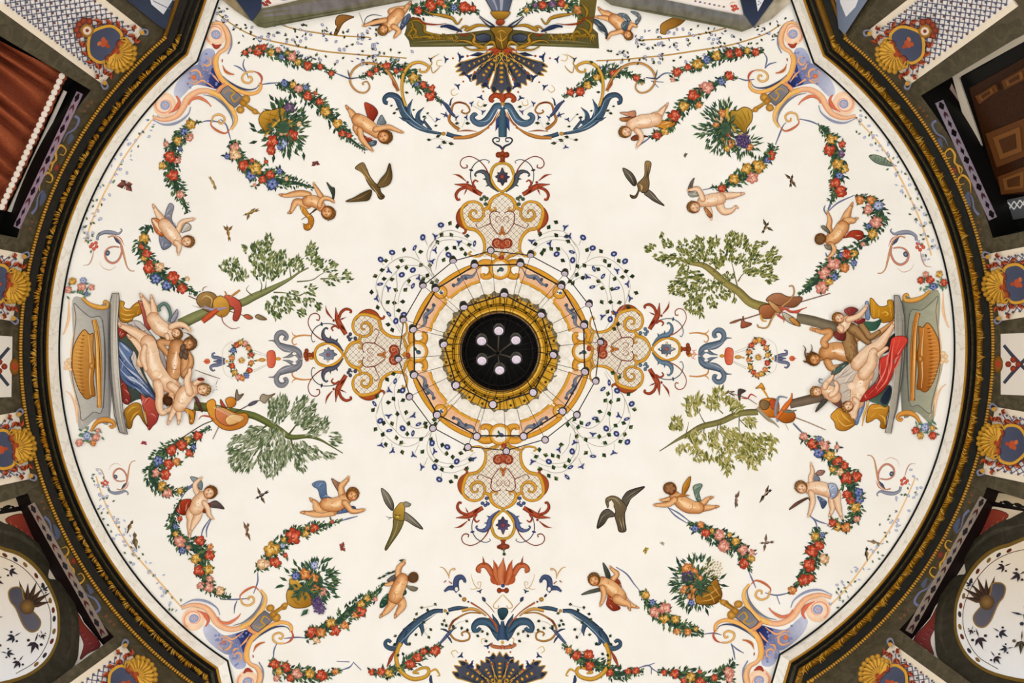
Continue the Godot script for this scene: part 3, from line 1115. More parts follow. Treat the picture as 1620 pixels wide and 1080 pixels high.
func lunettes() -> void:
	surf = 0
	zc = 0
	var L := base("trim_3", "grey green stone arch edge of the upper bay, left of the blue urn", "stone arch", "structure")
	cr(300, 0, 6)
	slab(pts("280,-60 440,-60 440,-10 597,202 560,185 430,95 300,-10"), "b7a68c", 40, "8d8266", 60)
	put("side_band", L, stone_light())
	slab(pts("440,-60 690,-60 684,75 597,202 440,-10"), "1b2740", 22, "2c3652", 90)
	put("navy_wedge", L, vc, "dark navy painted wedge")
	zc = 24
	fill("520,-40 560,-40 548,30 530,10", "d9d6da")
	zc = 0
	slab(pts("690,-70 1060,-70 1050,-2 900,40 684,88"), "f1e8e2", 16)
	zc += 1
	for q in [[700, 30], [730, 20], [760, 25], [735, 45], [715, 45], [745, 8]]: blob(q[0], q[1], 18, 12, 20, "b0483a", "8a2c26")
	str_("800,-20 900,0 1000,-30", Vector3(6, 8, 4), "6a6c9a")
	put("white_panel", L, vc, "white panel with red flower")
	zc = 0
	slab(pts("597,202 684,80 900,34 1070,-10 1200,-60 2300,-60 2160,-12 1620,88 870,236 720,266 650,250"), "6f7358", 50, "8a8478", -80)
	zc = 50.5
	for q in ["690,110 900,80 1200,40 1600,-20 1900,-45", "700,150 1000,110 1400,50 1800,-20"]: str_(q, Vector3(20, 60, 20), "85828a")
	for q in ["640,230 900,190 1300,120 1800,40", "720,250 1000,200 1500,110 2000,10"]: str_(q, Vector3(4, 12, 4), "565a3c")
	put("lower_band", L, stone_light())
	zc = 0
	var R := base("trim_4", "grey green stone arch edge of the upper bay, right of the blue urn", "stone arch", "structure")
	cr(1020, 0, 6)
	slab(pts("1225,-60 1395,-60 1385,15 1200,182 1080,240 1030,256"), "d5cfc3", 40, "b3ada0", 120)
	put("side_band", R, stone_light())
	slab(pts("890,-60 1240,-60 1225,-10 1030,254 940,130"), "1b2436", 22, "2a3550", 90)
	fill("1045,-50 1140,-50 1130,-5 1070,108", "dcdde2", "", 0, false)
	for q in [[1080, 10], [1095, 25], [1075, 40]]: blob(q[0], q[1], 8, 6, 0, "6b6e8e")
	put("navy_wedge", R, vc, "dark navy painted wedge with white tip")
	zc = 0
	slab(pts("150,-60 890,-60 940,152 180,-2"), "efe8e4", 16)
	zc += 1
	for q in [[830, 60], [860, 55], [850, 85], [875, 80], [840, 95]]: blob(q[0], q[1], 20, 13, 20, "d3604a", "b0402e")
	rod("800,40 830,20 860,20", Vector3(4, 8, 4), "d8a850", "a87830")
	for i in 7: blob(480 + i * 45, 10 + i * 9, 12, 9, 0, ["8a5a5a", "5a5c88", "9a8a6a"][i % 3])
	put("white_panel", R, vc, "white panel with red flower")
	zc = 0
	slab(pts("-460,-60 -100,-60 180,-6 560,74 935,148 960,140 1030,256 920,301 750,258 0,112 -320,46"), "77775c", 50, "8d8c98", -80)
	zc = 50.5
	for q in ["-100,30 200,30 560,105 950,180", "100,0 400,70 900,170"]: str_(q, Vector3(20, 56, 20), "82868f")
	for q in ["-200,60 300,150 700,235 930,285", "0,90 500,190 900,270"]: str_(q, Vector3(4, 12, 4), "5c5c40")
	put("lower_band", R, stone_light())
	# the wall beyond the cornice corners, painted navy with a white lozenge
	surf = 4
	for d in [[Vector2(263, 52), Vector2(290, 0), -1.0], [Vector2(1333, 60), Vector2(1308, 8), 1.0]]:
		var side: int = 0 if d[2] < 0 else 1
		var p0 := Vector2((d[0].x - 810) * HW / F, (540 - d[0].y) * HW / F)
		var p1 := Vector2((d[1].x - 810) * HW / F, (540 - d[1].y) * HW / F)
		pa = p0
		var t := (p1 - p0).normalized()
		pn = Vector2(t.y, -t.x)
		if pn.dot(-p0) < 0: pn = -pn
		M = Transform2D()
		ms = 1
		zc = 12
		if side == 0:
			fill("214,-40 276,2 262,46 250,40 200,0", "2b3348", "3c465c", 40, false)
			fill("226,-40 262,-40 271,0 257,22 238,6", "dfe2e8", "", 0, false)
			line(pts("240,0 268,14"), 1.4, "6b6e8e")
		else:
			fill("1320,-40 1400,-40 1360,20 1338,54 1328,44", "5c6880", "7a869c", 40, false)
			fill("1324,-40 1375,-40 1355,10 1340,26 1331,4", "e3e6ea", "", 0, false)
		put("lozenge_panel", wall_node[side], vc, "navy panel with a white lozenge")
	surf = 0

var slight: StandardMaterial3D

func stone_light() -> StandardMaterial3D:
	if slight == null:
		slight = mat(Color.WHITE, 0.7, noise_tex(0.015, [0.0, "9d957f", 0.5, "dcd6c8", 1.0, "ffffff"], 512, 5, FastNoiseLite.TYPE_SIMPLEX_SMOOTH, 5), 0.8)
	return slight

# ---- the painting on the vault
const GREEN := ["2f4a3a", "3f5f40", "57724a", "27382f", "3a5546", "6b8256", "324c4a"]
const FL := {"r": ["cd5539", "8c3022", "e8977a"], "o": ["dd9150", "a05a30", "f2c08c"], "p": ["e0a08c", "b0665a", "f6d2c4"], "y": ["dcae50", "95662a", "f0d692"], "b": ["5f70a8", "38447a", "9eaad4"], "w": ["ecc9a0", "b88a60", "fae8d2"], "g": ["7a5f80", "483550", "a68eb0"], "l": ["9aa6cc", "6a76a8", "d5dcf0"]}

func flower(x: float, y: float, r: float, c: String) -> void:
	var f: Array = FL[c]
	var a0 := rng.randf() * TAU
	var n := 5 + rng.randi() % 3
	for i in n:   # ragged outer petals
		var a := a0 + TAU * i / n + rng.randf_range(-0.2, 0.2)
		var d := r * rng.randf_range(0.5, 0.66)
		blob(x + cos(a) * d, y + sin(a) * d, r * rng.randf_range(0.36, 0.5), r * rng.randf_range(0.34, 0.46), rad_to_deg(a), f[0], f[1], 8)
	if c == "b" or c == "l":
		for i in 5:
			var a := a0 + TAU * i / 5
			blob(x + cos(a) * r * 0.42, y + sin(a) * r * 0.42, r * 0.34, r * 0.26, rad_to_deg(a), f[2], f[0], 7)
		blob(x, y, r * 0.22, r * 0.22, 0, f[1], f[1], 6)
		return
	for i in 5:
		var a := a0 + 0.5 + TAU * i / 5
		blob(x + cos(a) * r * 0.36, y + sin(a) * r * 0.34, r * 0.36, r * 0.27, rad_to_deg(a) + 90, f[2] if i % 2 == 0 else f[0], f[0] if i % 2 == 0 else f[1], 7)
	blob(x + r * 0.05, y, r * 0.3, r * 0.27, 0, f[2], f[0], 7)
	var p := PackedVector2Array()
	for i in 6:
		p.append(Vector2(x, y) + Vector2.from_angle(a0 + i * 0.7) * r * (0.3 - i * 0.03))
	line(p, r * 0.12, f[1])

func ones(s: String) -> void:   # "x y r c  x y r c ..."
	var t := s.split(" ", false)
	for i in range(0, t.size() - 3, 4):
		flower(float(t[i]), float(t[i + 1]), float(t[i + 2]), t[i + 3])

# a garland: leaves along a path (with end tapers), then each flower as a piece of it
func garland(label: String, path: String, w: Vector3, flowers: String, ribbon := "") -> void:
	if ribbon:
		for s in ribbon.split("|"):
			rod(s, Vector3(1.6, 2.6, 1.4) / ms, "7682a6", "3f4b72")
	var p := sm(pts(path), false, 8)
	var L := 0.0
	for i in range(1, p.size()): L += (p[i] - p[i - 1]).length()
	var run := 0.0
	var u := 1.0 / ms
	var k := K("2b4034")
	band(p, w * 0.5, k, K("3c5a48"), K("33503c"))
	for i in range(1, p.size()):
		var d := p[i] - p[i - 1]
		var seg := d.length()
		var n := int(seg / (0.85 * u)) + 1
		for j in n:
			var t := (run + seg * j / n) / L
			var ww := wid(t, w) * 0.5
			var sd := rng.randf_range(-1, 1)
			var q := p[i - 1] + d * (j / float(n)) + d.orthogonal().normalized() * ww * sd * 0.95
			var a := d.angle() + (PI if rng.randf() < 0.3 else 0.0) - signf(sd) * rng.randf_range(0.2, 1.45)
			var g := rng.randi() % 7
			zc = 1.4 + (rng.randi() % 14) * 0.2
			leaf(q.x, q.y, a, rng.randf_range(6.5, 10.5) * u * clampf(ww * ms / 7.0, 0.5, 1.05), rng.randf_range(2.9, 4.6) * u * clampf(ww * ms / 7.0, 0.55, 1.0), GREEN[g], GREEN[(g + 3) % 7])
		run += seg
	var o := pic("garland", label)
	zc = 1.0 + 0.12 * 40
	var t := flowers.split(" ", false)
	for i in range(0, t.size() - 3, 4):
		zc = 5.0 + (i % 3)
		flower(float(t[i]), float(t[i + 1]), float(t[i + 2]) * 1.18, t[i + 3])
		put("flower", o, paint)
	for i in range(0, t.size() - 3, 4):   # leaves that lap over the flowers' edges
		for j in 3:
			zc = 9.5
			var a := rng.randf() * TAU
			var r := float(t[i + 2])
			var g := rng.randi() % 7
			leaf(float(t[i]) + cos(a) * r * 0.7, float(t[i + 1]) + sin(a) * r * 0.7, a + rng.randf_range(-0.9, 0.9), rng.randf_range(5.5, 9.0) * u, rng.randf_range(2.8, 4.2) * u, GREEN[g], GREEN[(g + 3) % 7])
	put("lapping_leaves", o, paint, "", "stuff")
	zc = 1.0

const SKIN := ["edbe8c", "b5713c", "6b3c20"]
const PALE := ["f4d9bc", "cf9a70", "8a5a3c"]
var flesh: Array = SKIN

func caps(s: String, w: Vector3, ow: float) -> void:   # contour and rounded ends of a limb
	var p := sm(pts(s))
	var o := K(flesh[2])
	var g := ow / ms
	band(p, w + Vector3.ONE * g, o, o, o)
	for e in 2:
		var q := p[0] if e == 0 else p[p.size() - 1]
		var r := (w.x if e == 0 else w.z) * 0.5
		blob(q.x, q.y, r + g * 0.5, r + g * 0.5, 0, flesh[2], "", 12)
	for e in 2:
		var q := p[0] if e == 0 else p[p.size() - 1]
		var r := (w.x if e == 0 else w.z) * 0.5
		blob(q.x, q.y, r, r, 0, flesh[0], flesh[1], 12)

func limb(s: String, w: Vector3) -> void:
	caps(s, w * 0.94, 1.1)
	rod(s, w * 0.94, flesh[0], flesh[1])

func head(x: float, y: float, r: float, up_deg: float, turn: float, hair := "8a5a30") -> void:
	# turn: -1 .. 1 sideways glance, 2 = seen from behind
	var u := Vector2.from_angle(deg_to_rad(up_deg))
	var v := Vector2(-u.y, u.x)
	var c := Vector2(x, y)
	blob(x, y, r * 1.08, r * 1.0, up_deg, flesh[2], flesh[2], 14)
	var h := c + u * r * 0.12 - v * turn * r * 0.12
	blob(h.x, h.y, r * 0.98, r * 0.94, up_deg, hair, "5e3c20", 14)
	if turn >= 2:
		for i in 5:
			var q := c + Vector2.from_angle(i * 1.25) * r * 0.45
			blob(q.x, q.y, r * 0.36, r * 0.25, i * 70.0, "a9773f" if hair == "8a5a30" else hair, hair, 7)
		return
	var f := c - u * r * 0.22 + v * turn * r * 0.22
	blob(f.x, f.y, r * 0.74, r * 0.7, up_deg, flesh[0], flesh[1], 14)
	var hp2 := f + u * r * 0.3
	blob(hp2.x, hp2.y, r * 0.16, r * 0.34, up_deg, "f9e2c6" if flesh == PALE else "f2c995", flesh[0], 8)
	for s in [-1, 1]:
		var e: Vector2 = f + u * r * 0.1 + v * (s * 0.28 + turn * 0.14) * r
		blob(e.x, e.y, r * 0.1, r * 0.17, up_deg, "a8703f", flesh[0], 7)
		blob(e.x, e.y, r * 0.07, r * 0.1, up_deg, "3c2416", "", 6)
		var b: Vector2 = e + u * r * 0.16
		blob(b.x, b.y, r * 0.05, r * 0.18, up_deg, "7a4a28", "", 5)
		var ck: Vector2 = f - u * r * 0.2 + v * (s * 0.38) * r
		blob(ck.x, ck.y, r * 0.15, r * 0.15, 0, "e5aa7c", flesh[0], 6)
	var n := f - u * r * 0.16 + v * turn * r * 0.16
	blob(n.x, n.y, r * 0.15, r * 0.08, up_deg, "d08a58", "a8663a", 6)
	var m := f - u * r * 0.42 + v * turn * r * 0.12
	blob(m.x, m.y, r * 0.07, r * 0.2, up_deg, "a8402c", "", 6)
	for i in 4:
		var q := c + u * r * 0.78 + v * (i - 1.5) * r * 0.42 - u * absf(i - 1.5) * r * 0.16
		blob(q.x, q.y, r * 0.3, r * 0.2, up_deg + 40 * (i - 1.5), "a8793f" if hair == "8a5a30" else hair, "6b4524", 7)

func hand(x: float, y: float, deg: float, r: float) -> void:
	var o := Vector2(x, y)
	for i in 5:
		var a := deg_to_rad(deg - 44 + i * 22 + (-25 if i == 0 else 0))
		var l := r * [0.8, 1.25, 1.35, 1.25, 1.0][i] as float
		var e := o + Vector2.from_angle(a) * l
		line(PackedVector2Array([o, o.lerp(e, 0.55), e]), r * 0.42, flesh[2])
		line(PackedVector2Array([o, o.lerp(e, 0.55), e]), r * 0.3, flesh[0])
	blob(x, y, r * 0.55, r * 0.5, deg, flesh[0], flesh[1], 8)

func foot(x: float, y: float, deg: float, r: float) -> void:
	blob(x, y, r * 1.15, r * 0.55, deg, flesh[2], "", 9)
	blob(x, y, r * 1.02, r * 0.44, deg, flesh[0], flesh[1], 9)

func cloth(s: String, c: String, e: String, ang := 60.0, n := 3, outl := "4a2018") -> void:
	var p := pts(s)
	shp(s, c, e, ang, outl, 0.9)
	var a := p[0]
	var m := p.size()
	for i in n:
		var b := p[(1 + i * (m - 2) / maxi(1, n)) % m]
		var d := p[m - 1 - i * (m - 2) / (2 * maxi(1, n)) % m]
		var mid := (b + d) / 2 + (a - d) * 0.08
		band(sm(PackedVector2Array([b.lerp(d, 0.15), mid, d.lerp(b, 0.15)])), Vector3(0.5, 3.4, 0.5) / ms, K(e), K(c), K(c))
		var sh := (b - d).normalized() * 2.6 / ms
		band(sm(PackedVector2Array([b.lerp(d, 0.2) + sh.orthogonal(), mid + sh.orthogonal(), d.lerp(b, 0.2) + sh.orthogonal()])), Vector3(0.3, 1.8, 0.3) / ms, K(c).lerp(Color.WHITE, 0.35), K(c), K(c))

func wing(s: String, c: String, e: String, n := 4) -> void:   # first point: root; then the outline
	shp(s, c, e, 30, "3a2a20", 0.9)
	var p := pts(s)
	for i in n:
		var t := (i + 1.0) / (n + 1)
		var far := p[1 + int(t * (p.size() - 2))]
		line(PackedVector2Array([p[0].lerp(far, 0.2), p[0].lerp(far, 0.55), p[0].lerp(far, 0.92)]), 0.7 / ms, e)

func piece(called: String, o: Node, label := "") -> void:   # what was drawn last becomes a piece of figure o
	put(called, o, paint, label)

func holder(label: String, called := "painted_cherub") -> Node3D:
	var o := Node3D.new()
	o.name = called
	o.set_meta("label", label)
	ceil_node.add_child(o, true)
	zc = 8.0
	return o

func torso(s: String, w: Vector3) -> void:
	caps(s, w, 1.2)
	rod(s, w, flesh[0], flesh[1])
	var p := sm(pts(s), false, 8)
	var k := p.size()
	var lit := K("f8dcb4" if flesh == SKIN else "fdeedd")
	band(p.slice(k / 6, k - k / 8), Vector3(0.1, 0.42, 0.1) * w.y, lit, K(flesh[0]), K(flesh[0]))
	var f := K(flesh[1])
	for t in [0.2, 0.62]:
		var i := int(k * t)
		var d := (p[mini(i + 1, k - 1)] - p[i - 1]).normalized()
		var n := d.orthogonal() * w.y
		if t < 0.5:
			for e in [-1.0, 1.0]:
				band(sm(PackedVector2Array([p[i] + n * 0.04 * e, p[i] + n * 0.16 * e + d * w.y * 0.08, p[i] + n * 0.3 * e + d * w.y * 0.02])), Vector3(0.01, 0.035, 0.01) * w.y, f, f, f)
		else:
			blob(p[i].x, p[i].y, w.y * 0.035, w.y * 0.035, 0, flesh[2], flesh[1], 6)
			band(sm(PackedVector2Array([p[i] - n * 0.36 + d * w.y * 0.1, p[i] + d * w.y * 0.24, p[i] + n * 0.36 + d * w.y * 0.1])), Vector3(0.01, 0.04, 0.01) * w.y, f, f, f)

func swallow(label: String, x: float, y: float, body: float, l: float, w1: float, w2: float, wl: float, c := "5c4630", belly := "a88c60") -> void:
	M = Transform2D(0, Vector2(x, y))
	ms = 1
	var d := Vector2.from_angle(deg_to_rad(body))
	var n := d.orthogonal()
	for a in [w1, w2]:
		leaf(d.x * l * 0.12, d.y * l * 0.12, deg_to_rad(a), wl, 5.0, c, "7d684c")
	for s in [-1, 1]:
		leaf(-d.x * l * 0.2, -d.y * l * 0.2, deg_to_rad(body + 180 + 9 * s), l * 0.55, 3.0, c, c)
	leaf(-d.x * l * 0.45, -d.y * l * 0.45, deg_to_rad(body), l, 5.5, belly, c)
	blob(d.x * l * 0.42, d.y * l * 0.42, 2.3, 2.0, body, c, "", 7)
	leaf(d.x * l * 0.5, d.y * l * 0.5, deg_to_rad(body), 3.5, 1.3, "2c2018", "2c2018")
	pic("painted_bird", label)

func butterfly(label: String, x: float, y: float, deg: float, r: float, c: String, e: String) -> void:
	M = Transform2D(deg_to_rad(deg), Vector2(x, y))
	ms = 1
	for s in [-1, 1]:
		leaf(0, 0, -1.1 * s + (0.0 if s > 0 else 0.0), r, r * 0.75, c, e)
		leaf(0, 0, -2.0 * s, r * 0.75, r * 0.6, e, c)
	line(PackedVector2Array([Vector2(-r * 0.4, 0), Vector2(0, 0), Vector2(r * 0.5, 0)]), 1.0, "3a241c")
	pic("painted_butterfly", label)

# crown of a painted tree: "cx cy rx ry n deg" clumps
func clumps(s: String, l: float, w: float, cols: Array, spread := 0.7) -> void:
	var f := s.split_floats(" ", false)
	for i in range(0, f.size() - 5, 6):
		for j in int(f[i + 4] * 1.45):
			var a := rng.randf() * TAU
			var q := Vector2(cos(a) * f[i + 2], sin(a) * f[i + 3]) * sqrt(rng.randf())
			var at := Vector2(f[i], f[i + 1]) + q.rotated(deg_to_rad(0))
			var g := rng.randi() % cols.size()
			zc = 2.0 + (rng.randi() % 14) * 0.2
			leaf(at.x, at.y, deg_to_rad(f[i + 5]) + rng.randf_range(-spread, spread), l * rng.randf_range(0.75, 1.35), w * rng.randf_range(0.85, 1.4), cols[g], cols[(g + 2) % cols.size()])

func fresco() -> void:
	rng.seed = 11
	zc = 1.0
	crown_ring()
	cartouches()
	vines()
	corner_scrolls()
	rod_borders()
	axis_top()
	axis_bottom()
	axis_sides()
	garlands()
	baskets()
	cherubs()
	birds()
	trees()
	scene_left()
	scene_right()

func ringpt(r: float, deg: float) -> Vector2:
	return Vector2(791, 556) + Vector2.from_angle(deg_to_rad(deg)) * r

func arcp(r: float, a: float, b: float, n := 16) -> PackedVector2Array:
	var p := PackedVector2Array()
	for i in n + 1:
		p.append(ringpt(r, lerpf(a, b, i / float(n))))
	return p

func ring(r0: float, r1: float, c0: String, c1: String, n := 96) -> void:
	for i in n:
		var a := 360.0 * i / n
		var b := 360.0 * (i + 1) / n
		T(ringpt(r0, a), ringpt(r1, a), ringpt(r1, b), K(c0), K(c1), K(c1))
		T(ringpt(r0, a), ringpt(r1, b), ringpt(r0, b), K(c0), K(c1), K(c0))
	up()

func crown_ring() -> void:
	M = Transform2D()
	ms = 1
	# pale lobes behind the parapet
	for i in 32:
		var q := ringpt(103, i * 11.25)
		blob(q.x, q.y, 11.5, 11, 0, "fbf9f4", "eeeae1", 12)
	pic("cloud_ring", "white lobed ring round the gold parapet")
	for i in 24:
		var a := i * 15.0
		var p := PackedVector2Array()
		p.append_array(arcp(88, a - 7.6, a + 7.6, 4))
		p.append(ringpt(98.5, a + 7.4))
		p.append(ringpt(94.5, a + 3.5))
		p.append(ringpt(94.5, a - 3.5))
		p.append(ringpt(98.5, a - 7.4))
		fillp(p, "8a8168", "6d6550", a)
	var o := pic("parapet", "painted gold parapet with grey scalloped rim round the black opening")
	zc = 2.0
	ring(63, 91, "c99326", "dba838")
	for i in 48:
		var a := i * 7.5
		line(PackedVector2Array([ringpt(74, a), ringpt(82, a), ringpt(93, a)]), 1.1 if i % 2 else 2.0, "6b4f1c")
		if i % 2 == 0:
			var q := ringpt(84, a + 3.75)
			var d := deg_to_rad(a + 3.75)
			leaf(q.x, q.y, d, 7, 5, "4a3a1c", "3a2c14")
			leaf(q.x, q.y, d + PI, 4, 4.0, "4a3a1c", "3a2c14")
			line(PackedVector2Array([ringpt(77, a + 3.75), ringpt(85, a + 3.75), ringpt(92, a + 3.75)]), 3.2, "e8bc50")
			leaf(q.x, q.y, d, 6, 4.4, "4a3a1c", "3a2c14")
	for r in [72.5, 75.5]:
		line(arcp(r, 0, 360, 90), 1.2, "4a3814")
	line(arcp(66.5, 0, 360, 90), 3.0, "efc252")
	line(arcp(62.6, 0, 360, 90), 2.2, "7a5416")
	for i in 24:
		var q := ringpt(74, i * 15.0 + 4)
		blob(q.x, q.y, 1.7, 1.7, 0, "2c2210")
	piece("gold_fluting", o)
	zc = 1.0
	# eight peach panels and the round medallions between them
	for i in 8:
		var c := i * 45.0 + 22.5
		var s := 1.0 if i % 2 == 0 else -1.0
		var f1 := c + s * 20.5
		var f0 := c - s * 10.5
		var p := arcp(139, f0, f1, 14)
		var q := arcp(118, f0 + s * 3, f1, 14)
		q.reverse()
		p.append_array(q)
		fillp(p, "e9b088", "f0cfae", c)
		line(arcp(141.5, f0, f1, 14), 6.5, "dc9f34")
		line(arcp(144.3, f0, f1, 14), 1.2, "8f5c1c")
		line(arcp(138, f0, f1, 14), 1.0, "a86a28")
		line(arcp(116, f0 + s * 4, f1, 14), 4.5, "dca23c")
		line(arcp(113.6, f0 + s * 4, f1, 14), 1.0, "9a6a28")
		var e0 := f0 - s * 1.0
		line(PackedVector2Array([ringpt(116, c + s * 21.2), ringpt(128, c + s * 21.2), ringpt(141, c + s * 21.2)]), 3.6, "dca23c")
		# scrolled end beside the medallion
		rod2(PackedVector2Array([ringpt(139, e0 + s * 5), ringpt(143, e0), ringpt(139, e0 - s * 5), ringpt(129, e0 - s * 6), ringpt(121, e0 - s * 3), ringpt(121, e0 + s * 1.5), ringpt(127, e0 + s * 1.5)]), Vector3(8, 12, 6), "e3a845", "b5761f", "7a4c18")
		# slate blue leaf
		rod2(PackedVector2Array([ringpt(136, e0 + s * 4), ringpt(127, e0 + s * 9), ringpt(131, e0 + s * 15), ringpt(126, e0 + s * 21), ringpt(130, e0 + s * 25)]), Vector3(1.5, 7.5, 3), "7f8798", "4a5062")
		for k in 3:
			var z := ringpt(128 + 3.5 * (k % 2), e0 + s * (14 + k * 5))
			blob(z.x, z.y, 3.4, 2.6, c, "5a6074", "444a5c", 7)
		pic("peach_panel", "painted peach panel with slate blue leaf, %s of the crown ring" % ["lower right", "lower right low", "lower left low", "lower left", "upper left", "upper left high", "upper right high", "upper right"][i])
	for i in 8:
		var big := i % 2 == 0
		zc = 4.0
		var q := ringpt(131 if big else 133, i * 45.0)
		var r := 15.0 if big else 8.5
		blob(q.x, q.y, r + 2.6, r + 2.6, 0, "c78a2a", "a06a1c", 18)
		blob(q.x, q.y, r + 1.2, r + 1.2, 0, "e6b356", "dca03c", 18)
		blob(q.x, q.y, r - 2.6, r - 2.6, 0, "faf7f0", "ece5d8", 16)
		blob(q.x + 2, q.y + 1, r * 0.3, r * 0.24, 30, "5a6fa0", "3c4c78", 7)
		leaf(q.x - 1, q.y, 2.4 + i, r * 0.5, r * 0.3, "4c6048", "36483a")
		leaf(q.x - 1, q.y, 0.4 + i, r * 0.55, r * 0.3, "5a6e4a", "36483a")
		pic("ring_medallion")

func rod2(p: PackedVector2Array, w: Vector3, c: String, e: String, out := "") -> void:
	var q := sm(p)
	if out:
		var o := K(out)
		band(q, w + Vector3.ONE * 1.4 / ms, o, o, o)
	band(q, w, K(c), K(e), K(c).lerp(K(e), 0.45))

func lattice(poly: PackedVector2Array, cx: float, step: float, c: String, w: float, dot: String) -> void:
	var lo := Vector2(1e9, 1e9)
	var hi := -lo
	for p in poly:
		lo = lo.min(p)
		hi = hi.max(p)
	var H := hi.y - lo.y
	for e in [-1.0, 1.0]:
		var x := cx - 30 * step
		while x < hi.x + H + step:
			for g in Geometry2D.intersect_polyline_with_polygon(PackedVector2Array([Vector2(x, lo.y), Vector2(x + e * H, hi.y)]), poly):
				line(g, w, c)
			x += step
	var i := 0
	var y := lo.y
	while y < hi.y:
		var x := cx - 30 * step + (step / 2 if i % 2 else 0.0)
		while x < hi.x:
			var q := Vector2(x + step / 2, y)
			if Geometry2D.is_point_in_polygon(q, poly):
				blob(q.x, q.y, w * 1.1, w * 1.1, 45, dot, "", 4)
			x += step
		y += step / 2
		i += 1

